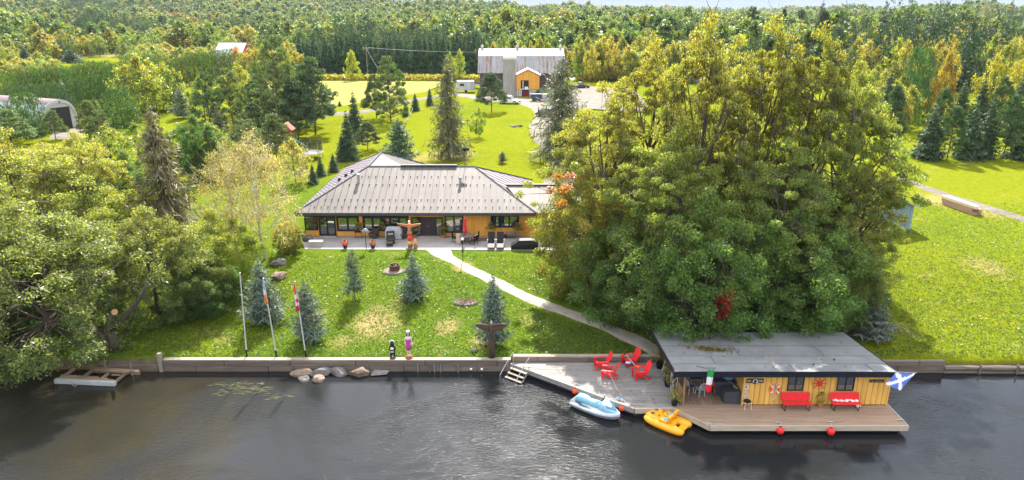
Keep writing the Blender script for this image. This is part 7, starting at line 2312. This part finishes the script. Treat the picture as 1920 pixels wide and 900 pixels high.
# leaning cut trunk on the bank
p = atg(213, 655)
t = thing('cut_trunk', 'thick leaning forked trunk with one sawn limb on bank', 'trunk', (p.x, p.y, p.z - .1))
q = MB(); q.tube([(0, 0, 0), (.05, 0, .6), (.0, .05, 1.6), (.12, .1, 2.4), (.45, .1, 2.75)], [.36, .32, .27, .24, .21], 9); q.build('trunk', BARK, t, smooth=True)
q = MB(); q.lathe([(.0, 0), (.2, 0), (.2, .02), (0, .025)], 14, M=Matrix.Translation((.56, -.02, 2.82)) @ Euler((R(55), R(50), 0)).to_matrix().to_4x4()); q.build('sawn_end', mat('sawn_wood', (.55, .30, .14), .8, .15, 6), t)
q = MB(); q.tube([(0, 0, .3), (-.5, .0, .9), (-1.1, -.05, 1.7), (-1.6, 0, 2.2)], [.26, .24, .21, .17], 9); q.build('limb', BARK, t, smooth=True)
q = MB(); q.tube([(.1, 0, 1.5), (.7, .05, 2.0), (1.6, .1, 2.9), (2.4, .2, 3.9), (2.9, .3, 4.8)], [.2, .17, .15, .12, .06], 8); q.build('limb', BARK, t, smooth=True)
# lawn spruces
BS = (.085, .118, .108)
ptree('lawnspruce', 497, 605, 482, 80, 'wide blue spruce behind the middle flagpole', (.088, .115, .10), cat='spruce', name='blue_spruce', v=0)
ptree('lawnspruce', 580, 640, 522, 66, 'blue spruce behind the maple leaf flag', (.08, .108, .095), cat='spruce', name='blue_spruce', v=1)
ptree('lawnspruce', 777, 560, 470, 62, 'dense blue spruce in the middle of lawn by fire ring', BS, cat='spruce', name='blue_spruce', v=2)
ptree('lawnspruce', 925, 645, 512, 62, 'blue spruce on the bank behind the dark carved eagle', (.072, .102, .098), cat='spruce', name='blue_spruce', v=1)
ptree('thinspruce', 665, 562, 466, 42, 'thin sparse young spruce left of the fire ring', (.085, .12, .085), cat='spruce', name='young_spruce', v=0)
ptree('lawnspruce', 1630, 632, 540, 84, 'blue spruce with a browned side at the boathouse corner', (.095, .112, .105), cat='spruce', name='blue_spruce', v=0)
# trees on the lawns behind the house
CS = 'conifers on the lawn behind the house'
ptree('oldspruce', 842, 298, 100, 82, 'tall shaggy spruce with a bare lower trunk behind the house', N_OLD, v=0, cat='spruce', name='spruce')
ptree('oldspruce', 1052, 300, 98, 128, 'tall droopy spruce beside the drive, partly behind the maples', (.10, .105, .065), v=1, cat='spruce', name='spruce')
ptree('pine', 922, 210, 136, 58, 'round headed dark pine in front of the barn', (.045, .07, .035), v=1, cat='pine', name='pine')
ptree('broad', 898, 258, 203, 30, 'small round young maple on the barn lawn', (.085, .12, .02), .3, v=1)
ptree('lawnspruce', 750, 305, 220, 62, 'dense dark green spruce behind the west roof', (.030, .072, .045), v=1, cat='spruce', name='spruce')
ptree('thinspruce', 942, 306, 283, 20, 'tiny dark spruce stump bush behind house', (.04, .05, .03), v=0, cat='spruce', name='spruce')
ptree('tallpine', 733, 228, 102, 68, 'tall light green pine of the lawn pair', N_YEL, v=0, cat='pine', name='pine')
ptree('pine', 706, 222, 138, 50, 'shorter bushy pine left of the tall lawn one', (.075, .10, .045), v=0, cat='pine', name='pine')
ptree('spruce', 667, 262, 168, 42, 'dark spruce standing highest in the lawn row', N_DARK, v=0, cat='spruce', name='spruce')
ptree('spruce', 654, 300, 205, 46, 'dark spruce with leaning trunk in the lawn row', N_DARK, v=1, cat='spruce', name='spruce')
ptree('pine', 690, 282, 228, 50, 'low bushy pine in the middle of the lawn row', (.06, .075, .04), v=1, cat='pine', name='pine')
ptree('spruce', 643, 302, 248, 28, 'small dark spruce in front of the lawn row', N_DARK, v=0, cat='spruce', name='spruce')
ptree('spruce', 779, 208, 172, 20, 'small dark spruce on the lawn toward the camper', N_DARK, v=0, cat='spruce', name='spruce')
ptree('spruce', 806, 198, 163, 18, 'small dark spruce left of the tall shaggy spruce', N_DARK, v=1, cat='spruce', name='spruce')
ptree('spruce', 761, 218, 188, 16, 'smallest dark spruce beside the pale pine pair', N_DARK, v=0, cat='spruce', name='spruce')
ptree('spruce', 637, 199, 188, 9, 'tiny blue green spruce on the mown field', N_DARK, v=1, cat='spruce', name='spruce')
ptree('spruce', 626, 322, 285, 24, 'young dark spruce right of trampoline, nearest the roof', N_DARK, v=0, cat='spruce', name='spruce')
ptree('spruce', 602, 330, 292, 24, 'young dark spruce below the trampoline', N_DARK, v=1, cat='spruce', name='spruce')
ptree('spruce', 588, 345, 305, 22, 'young dark spruce at the house roof corner', N_DARK, v=0, cat='spruce', name='spruce')
ptree('broad', 662, 152, 96, 30, 'yellow green aspen at the field edge', (.15, .165, .02), .4, v=2)
ptree('broad', 862, 150, 95, 26, 'pale aspen left of the barn roof', (.14, .165, .03), .4, v=2)
ptree('broad', 845, 153, 100, 24, 'light aspen between tall spruce and barn', (.12, .14, .03), .4, v=0)
ptree('low', 1018, 183, 164, 30, 'rounded dark shrub against the barn footing', (.035, .07, .02), 0, v=0, cat='bush', name='bush')
# pines and spruces west of the back lawn
ptree('tallpine', 527, 262, 62, 88, 'tallest pale green pine west of the back lawn', (.10, .13, .05), v=0, cat='pine', name='pine')
ptree('pine', 592, 252, 104, 92, 'broad blue green pine overhanging the back lawn', (.065, .10, .05), v=0, cat='pine', name='pine')
ptree('pine', 560, 262, 150, 80, 'dark shaded pine between the two big pines', (.04, .07, .035), v=1, cat='pine', name='pine')
ptree('spruce', 498, 190, 108, 22, 'narrow dark spruce before the far road', N_DARK, v=1, cat='spruce', name='spruce')
ptree('tallpine', 400, 272, 132, 62, 'bushy green pine left of the spruce thicket', (.06, .095, .035), v=0, cat='pine', name='pine')
ptree('tallpine', 440, 262, 125, 70, 'yellow green pine in the middle of the thicket', (.095, .12, .04), v=0, cat='pine', name='pine')
ptree('spruce', 420, 310, 192, 58, 'grey green spruce in front of the thicket', (.075, .09, .05), v=0, cat='spruce', name='spruce')
ptree('pine', 478, 270, 192, 70, 'low spreading pine at the right of the thicket', (.075, .105, .04), v=1, cat='pine', name='pine')
ptree('pine', 480, 235, 150, 64, 'dark green pine at the back of the thicket', (.045, .08, .03), v=0, cat='pine', name='pine')
ptree('lawnspruce', 344, 222, 160, 38, 'grey blue spruce alone on the western lawn', (.10, .12, .10), v=1, cat='spruce', name='spruce')
ptree('broad', 272, 218, 105, 92, 'large olive broadleaf before the cedar hedge', (.10, .125, .022), .7, v=0)
ptree('roundcedar', 232, 238, 162, 56, 'dense rounded cedar with a short trunk on lawn', (.045, .09, .018), v=0, cat='cedar', name='cedar')
ptree('roundcedar', 58, 256, 172, 62, 'dense rounded cedar in front of the metal arch shed', (.045, .09, .018), v=0, cat='cedar', name='cedar')
ptree('spruce', 123, 200, 148, 40, 'pale blue spruce behind the metal arch shed', (.10, .135, .13), v=0, cat='spruce', name='spruce')
ptree('pine', 22, 272, 204, 86, 'light green layered pine at the west edge', (.10, .14, .05), v=0, cat='pine', name='pine')
ptree('pine', 174, 266, 188, 50, 'yellow tipped pine right of the metal arch shed', (.10, .115, .04), v=1, cat='pine', name='pine')
ptree('spruce', 190, 262, 180, 44, 'green spruce just right of the metal shed door', N_MID, v=1, cat='spruce', name='spruce')
ptree('broad', 318, 205, 120, 60, 'yellow green broadleaf near the hedge end', (.12, .14, .02), .5, v=1)
ptree('oldspruce', 300, 340, 200, 60, 'slender grey spruce left of the brown one', (.09, .09, .05), v=1, cat='spruce', name='spruce')
ptree('broad', 448, 140, 88, 32, 'salmon orange tree in front of the far red barn', (.42, .15, .05), .2, v=2)
ptree('broad', 78, 112, 70, 46, 'bright green round tree on the far west field', (.13, .16, .02), .3, v=1)
ptree('spruce', 50, 125, 84, 34, 'dark spruce on the far west field', N_DARK, v=0, cat='spruce', name='spruce')
ptree('spruce', 135, 118, 92, 44, 'squat dark spruce on the far west field', N_DARK, v=1, cat='spruce', name='spruce')
ptree('broad', 162, 106, 68, 36, 'golden tree beside the far west field', (.17, .16, .025), .8, v=0)
ptree('broad', 8, 130, 80, 40, 'olive tree at the far west edge', (.10, .12, .022), .5, v=0)
ptree('pine', 1530, 150, 20, 46, 'tall dark pine standing above the eastern woods', (.028, .055, .03), v=1, cat='pine', name='pine')
ptree('oldspruce', 1530, 112, 0, 40, 'ragged old spruce on the eastern skyline', (.05, .06, .045), v=0, cat='spruce', name='spruce')
ptree('tallpine', 1400, 120, 10, 44, 'dark broad pine on the skyline beside the maples', (.04, .07, .04), v=0, cat='pine', name='pine')
ptree('pine', 1460, 120, 15, 26, 'small dark pine on the skyline between the maples', (.03, .06, .03), v=0, cat='pine', name='pine')
ptree('birch', 1830, 110, 0, 36, 'nearly leafless dead tree on the eastern skyline', (.10, .09, .07), .2, v=0)
ptree('roundcedar', 1708, 225, 85, 52, 'tall dense dark poplar in the eastern woods', (.045, .095, .022), v=0, cat='poplar', name='poplar')
ptree('broad', 1758, 235, 96, 50, 'orange brown poplar beside the dark one', (.23, .15, .03), .6, v=2)
ptree('broad', 1850, 215, 106, 62, 'bright yellow rounded tree in the eastern woods', (.24, .22, .02), .3, v=1)
ptree('broad', 1912, 200, 100, 70, 'yellow tree at the far east edge', (.22, .20, .025), .4, v=0)
ptree('spruce', 1655, 245, 125, 48, 'shadowed spruce left of the eastern lawn gap', N_DARK, v=0, cat='spruce', name='spruce')
ptree('pine', 1660, 300, 160, 62, 'dark spreading pine left of the eastern lawn gap', (.04, .075, .03), v=1, cat='pine', name='pine')
for px, b_, tp, w_, kd, c_, au, lb in (
        (152, 325, 258, 90, 'broad', (.14, .15, .022), .9, 'golden green tree below the metal shed apron'), (215, 335, 236, 96, 'broad', (.09, .12, .022), .5, 'mid green tree behind the deep green one'),
        (262, 300, 232, 60, 'broad', (.06, .10, .02), .3, 'deep green tree near the lawn gap'), (345, 305, 236, 74, 'broad', (.05, .095, .02), .3, 'dark leafy tree below the lone grey blue spruce'),
        (405, 335, 235, 90, 'broad', (.07, .105, .022), .4, 'leafy green tree before the grey green spruce'), (470, 325, 222, 84, 'tallpine', (.075, .10, .04), 0, 'green pine behind the tan birch'),
        (520, 305, 212, 74, 'pine', (.085, .11, .04), 0, 'soft green pine left of the trampoline'), (555, 345, 262, 66, 'broad', (.15, .14, .04), .8, 'tan bushy tree by the trampoline'),
        (545, 235, 138, 82, 'tallpine', (.085, .115, .045), 0, 'full green pine behind the tallest pale one'), (505, 250, 120, 70, 'tallpine', (.07, .105, .04), 0, 'full green pine left of the tallest pale one'),
        (575, 235, 118, 80, 'tallpine', (.06, .095, .045), 0, 'full blue green pine before the mown field'), (455, 215, 118, 64, 'broad', (.10, .12, .024), .6, 'olive tree rising behind the pine thicket'),
        (385, 225, 142, 60, 'broad', (.08, .11, .022), .4, 'green tree at the west of the pine thicket'), (105, 262, 205, 44, 'pine', (.09, .12, .04), 0, 'small pine in front of the metal shed side'),
        (0, 250, 196, 70, 'roundcedar', (.05, .09, .02), 0, 'rounded cedar at the west edge before shed'), (200, 300, 205, 60, 'tallpine', (.08, .105, .035), 0, 'green pine below the rounded cedar')):
    ptree(kd, px, b_, tp, w_, lb, c_, au, v=0, cat='pine' if 'pine' in kd else 'tree', name='pine' if 'pine' in kd else 'tree')
# spruces on the east lawn
EG = 'spruce belt across the east lawn'
for i, (px, b_, tp, w_) in enumerate(((1738, 298, 195, 56), (1775, 300, 198, 52), (1812, 298, 188, 50), (1842, 296, 180, 48), (1880, 298, 176, 60), (1915, 298, 165, 60), (1705, 226, 140, 40), (1760, 250, 165, 40), (1795, 235, 150, 44), (1830, 240, 140, 40), (1868, 245, 142, 44), (1900, 240, 135, 44), (1728, 205, 138, 36), (1945, 292, 160, 60))):
    ptree(('spruce', 'pine', 'spruce')[i % 3], px, b_, tp, w_ * 1.15, ('front' if i in (0, 1, 2, 3, 4, 5, 13) else 'rear') + ' dark conifer in the east lawn belt, ' + nth((0, 1, 2, 3, 4, 5, 0, 2, 3, 4, 5, 6, 1, 6)[i]) + ' from the west', (N_DARK, N_MID, (.04, .075, .035))[i % 3], group=EG, cat='spruce', name='spruce')
# cedar hedge
HG = 'tall cedars of the hedge'
hx0, hx1 = 18, 446
k = 44
for i in range(k):
    f = i / (k - 1)
    px = hx0 + (hx1 - hx0) * f
    base = 212 - 62 * f ** .8
    top = 134 - 38 * f ** .9 + rnd.uniform(-8, 8)
    ptree('column', px, base, top, (36 - 9 * f) * rnd.uniform(.9, 1.2), 'dense upright cedar, ' + nth(i) + ' from the west end of the long hedge', (.040 + .035 * rnd.random(), .070 + .045 * rnd.random(), .018), group=HG, cat='cedar', name='hedge_cedar', parts=False)
for i in range(16):
    px = -8 + 22 * i + rnd.uniform(-6, 6)
    ptree('column', px, 226 - 1.1 * i, 165 - 2.4 * i + rnd.uniform(-5, 5), 34 * rnd.uniform(.8, 1.15), 'lower dark cedar before the long hedge, ' + nth(i) + ' from the west', (.035, .068, .018), group='lower cedars before the hedge', cat='cedar', name='hedge_cedar', parts=False)
# front rows of the spruce plantation
for i in range(46):
    px = 562 + (905 - 562) * (i // 2 + .5 * (i % 2)) / 22.5 + rnd.uniform(-4, 4)
    ptree('spruce', px, 143 - 2.2 * (i % 2), 61 + rnd.uniform(-13, 14), 27 * rnd.uniform(.8, 1.25), 'straight dark plantation spruce behind the field, ' + nth(i) + ' from the west', (.022 + .012 * rnd.random(), .052 + .02 * rnd.random(), .03), group='front rows of the spruce plantation', cat='spruce', name='plantation_spruce', parts=False)
# broadleaf edge of the far woods, each tree by itself
WG = 'broadleaf trees along the woods edge'
cols = [(.09, .115, .02), (.065, .10, .02), (.13, .135, .022), (.16, .135, .022), (.10, .12, .03), (.05, .085, .022)]
def scatter(n, x0, x1, b0, b1, t0, t1, w0, w1, label, group, aut=(.2, 1.0), kinds=('broad',), cset=cols, cat='tree', name='tree', tilt=0):
    for i in range(n):
        f = (i + rnd.uniform(.1, .9)) / n
        px = x0 + (x1 - x0) * f
        r_ = rnd.random()
        bb = b0 + (b1 - b0) * r_ + tilt * f
        tt = t0 + (t1 - t0) * r_ + tilt * f + rnd.uniform(-4, 4)
        ci = rnd.randrange(len(cset)); c = cset[ci]
        c = tuple(v * rnd.uniform(.85, 1.2) for v in c)
        ptree(kinds[rnd.randrange(len(kinds))], px, bb, min(tt, bb - 18), rnd.uniform(w0, w1), ('olive', 'green', 'lime green', 'golden', 'grey green', 'deep green')[ci] + ' ' + label + ', ' + nth(i) + ' from the west', c, rnd.uniform(*aut), group=group, cat=cat, name=name, parts=False)
scatter(26, 0, 480, 96, 108, 45, 66, 34, 52, 'broadleaf along the western woods edge', WG + ' west')
scatter(13, 235, 400, 112, 122, 78, 92, 30, 44, 'rounded tree between hedge and western woods', 'rounded trees beyond the hedge')
scatter(18, 880, 1120, 140, 143, 72, 92, 28, 40, 'broadleaf at the woods edge behind the barn', WG + ' behind the barn', (.1, .7))
scatter(22, 1080, 1330, 145, 156, 62, 95, 36, 56, 'broadleaf at the woods edge behind the big maples', WG + ' centre', (.4, 1.2))
scatter(34, 1540, 1925, 128, 190, 42, 92, 44, 66, 'broadleaf in the near eastern woods', WG + ' east', (.5, 1.25))
scatter(12, 1590, 1700, 195, 265, 110, 190, 44, 62, 'tree west of the eastern lawn gap', WG + ' gap', (.2, .8))
scatter(9, 470, 560, 142, 150, 78, 98, 34, 48, 'broadleaf beside the far road', WG + ' far road', (.6, 1.2))
scatter(10, 0, 110, 130, 160, 96, 120, 32, 50, 'leafy tree beyond the west hedge end', WG + ' west end', (.3, 1.0))
# goldenrod verge along the road
g8 = np.random.default_rng(2); k = 9000
PP = []
for px0, px1, n_ in ((470, 905, 6500), (1080, 1250, 2500)):
    for i in range(n_):
        px = g8.uniform(px0, px1); f = (px - 470) / 435
        q_ = atg(px, 148.5 + 1.8 * f + g8.uniform(-1.5, 2.2)) if i % 50 == 0 or True else None
        PP.append((q_.x, q_.y, q_.z + g8.uniform(.2, 1.5)))
PP = np.array(PP); k = len(PP)
V_, F_ = leaf_quads(PP, g8.normal(0, 1, (k, 3)), g8.normal(0, .5, (k, 3)) + [0, 0, 1.2], g8.uniform(.5, 1.2, k), g8.uniform(.25, .6, k))
o = link_mesh('goldenrod', np_mesh('goldenrod', V_, F_, [LEAF])); o.color = (.20, .17, .035, 0); o['kind'] = 'stuff'
tag(o, 'yellow goldenrod and tall grass along the country road', 'goldenrod')
# fallen leaves on lawn, path and deck
gl = np.random.default_rng(12); PP = []
for px0, px1, py0, py1, n_ in ((1000, 1235, 560, 664, 420), (430, 900, 480, 668, 330), (1640, 1915, 430, 680, 300), (780, 1010, 470, 580, 160), (230, 430, 600, 668, 160)):
    for i in range(n_):
        q_ = atg(gl.uniform(px0, px1), gl.uniform(py0, py1))
        if q_.y > SHORE + .3: PP.append((q_.x, q_.y, q_.z + gl.uniform(.07, .11)))
for i in range(240):
    q_ = at(gl.uniform(1000, 1235), gl.uniform(675, 760), DK)
    if q_.y < SHORE - .1 and q_.x > xdiag(min(q_.y, P1.y)) + .3 and q_.x < 9.5 and q_.y > DY0 + .1: PP.append((q_.x, q_.y, DK + .014))
for i in range(150): 
    yy_ = gl.uniform(RFY + .2, RBY - .2); PP.append((gl.uniform(rx0 + .2, rx1 - .2), yy_, rz_at(yy_) + .02))
PP = np.array(PP); k = len(PP)
V_, F_ = leaf_quads(PP, gl.normal(0, .25, (k, 3)) + [0, 0, 1], gl.normal(0, 1, (k, 3)), gl.uniform(.07, .16, k), gl.uniform(.05, .11, k))
o = link_mesh('fallen_leaves', np_mesh('fallen_leaves', V_, F_, [LEAF])); o.color = (.26, .17, .05, 0); o['kind'] = 'stuff'
tag(o, 'tan fallen leaves scattered on lawns, deck and boathouse roof', 'leaves')
# grass tufts on the near lawns
g9 = np.random.default_rng(6)
def tufts(n, px0, px1, py0, py1):
    P_ = []
    while len(P_) < n:
        px, py = g9.uniform(px0, px1), g9.uniform(py0, py1)
        P_.append((px, py))
    o_ = []
    for px, py in P_:
        q_ = at(px, py, 1.4); z_ = gz(q_.x, q_.y); q_ = at(px, py, z_)
        if q_.y < SHORE + .35: continue
        if -21 < q_.x < 5.5 and q_.y > 57.2: continue
        o_.append((q_.x, q_.y, gz(q_.x, q_.y)))
    return o_
def on_path(x, y_):
    a = [atg(*c) for c in ((818, 467), (834, 480), (866, 497), (921, 526), (998, 562), (1106, 601), (1208, 644), (1238, 664))]
    return a
PL = on_path(0, 0)
T_ = np.array(tufts(26000, 215, 1010, 466, 672) + tufts(14000, 1000, 1230, 500, 664) + tufts(14000, 1640, 1920, 380, 685))
keep = np.ones(len(T_), bool)
for a, b in zip(PL, PL[1:]):
    A2, B2 = np.array([a.x, a.y]), np.array([b.x, b.y]); d_ = B2 - A2
    t_ = np.clip(((T_[:, :2] - A2) @ d_) / (d_ @ d_), 0, 1)
    dist = np.linalg.norm(T_[:, :2] - (A2 + t_[:, None] * d_), axis=1)
    keep &= dist > .95
T_ = T_[keep]; k = len(T_)
T_[:, 2] += .035
V_, F_ = leaf_quads(np.repeat(T_, 2, axis=0) + g9.normal(0, .05, (2 * k, 3)) * [1, 1, .2], g9.normal(0, 1, (2 * k, 3)) + [0, -.3, .6], g9.normal(0, .6, (2 * k, 3)) + [0, 0, .9], g9.uniform(.07, .17, 2 * k), g9.uniform(.04, .09, 2 * k))
o = link_mesh('grass', np_mesh('grass', V_, F_, [LEAF])); o.color = (.085, .130, .016, 0); o['kind'] = 'stuff'
tag(o, 'uneven short grass tufts of the lawns', 'grass')

# ------------------------------------------------------------------ thin autumn haze over the whole valley
hb = MB(); hb.span((-3400, -300, -3), (3400, 4400, 95))
hm = bpy.data.materials.new('haze'); n, l = nodes_of(hm); n.clear()
ho_ = n.new('ShaderNodeOutputMaterial'); hv = n.new('ShaderNodeVolumePrincipled')
hv.inputs['Color'].default_value = (.80, .90, 1.0, 1); hv.inputs['Density'].default_value = .00004; hv.inputs['Anisotropy'].default_value = .2
l.new(hv.outputs[0], ho_.inputs['Volume'])
o = hb.build('haze', hm, kind='stuff')
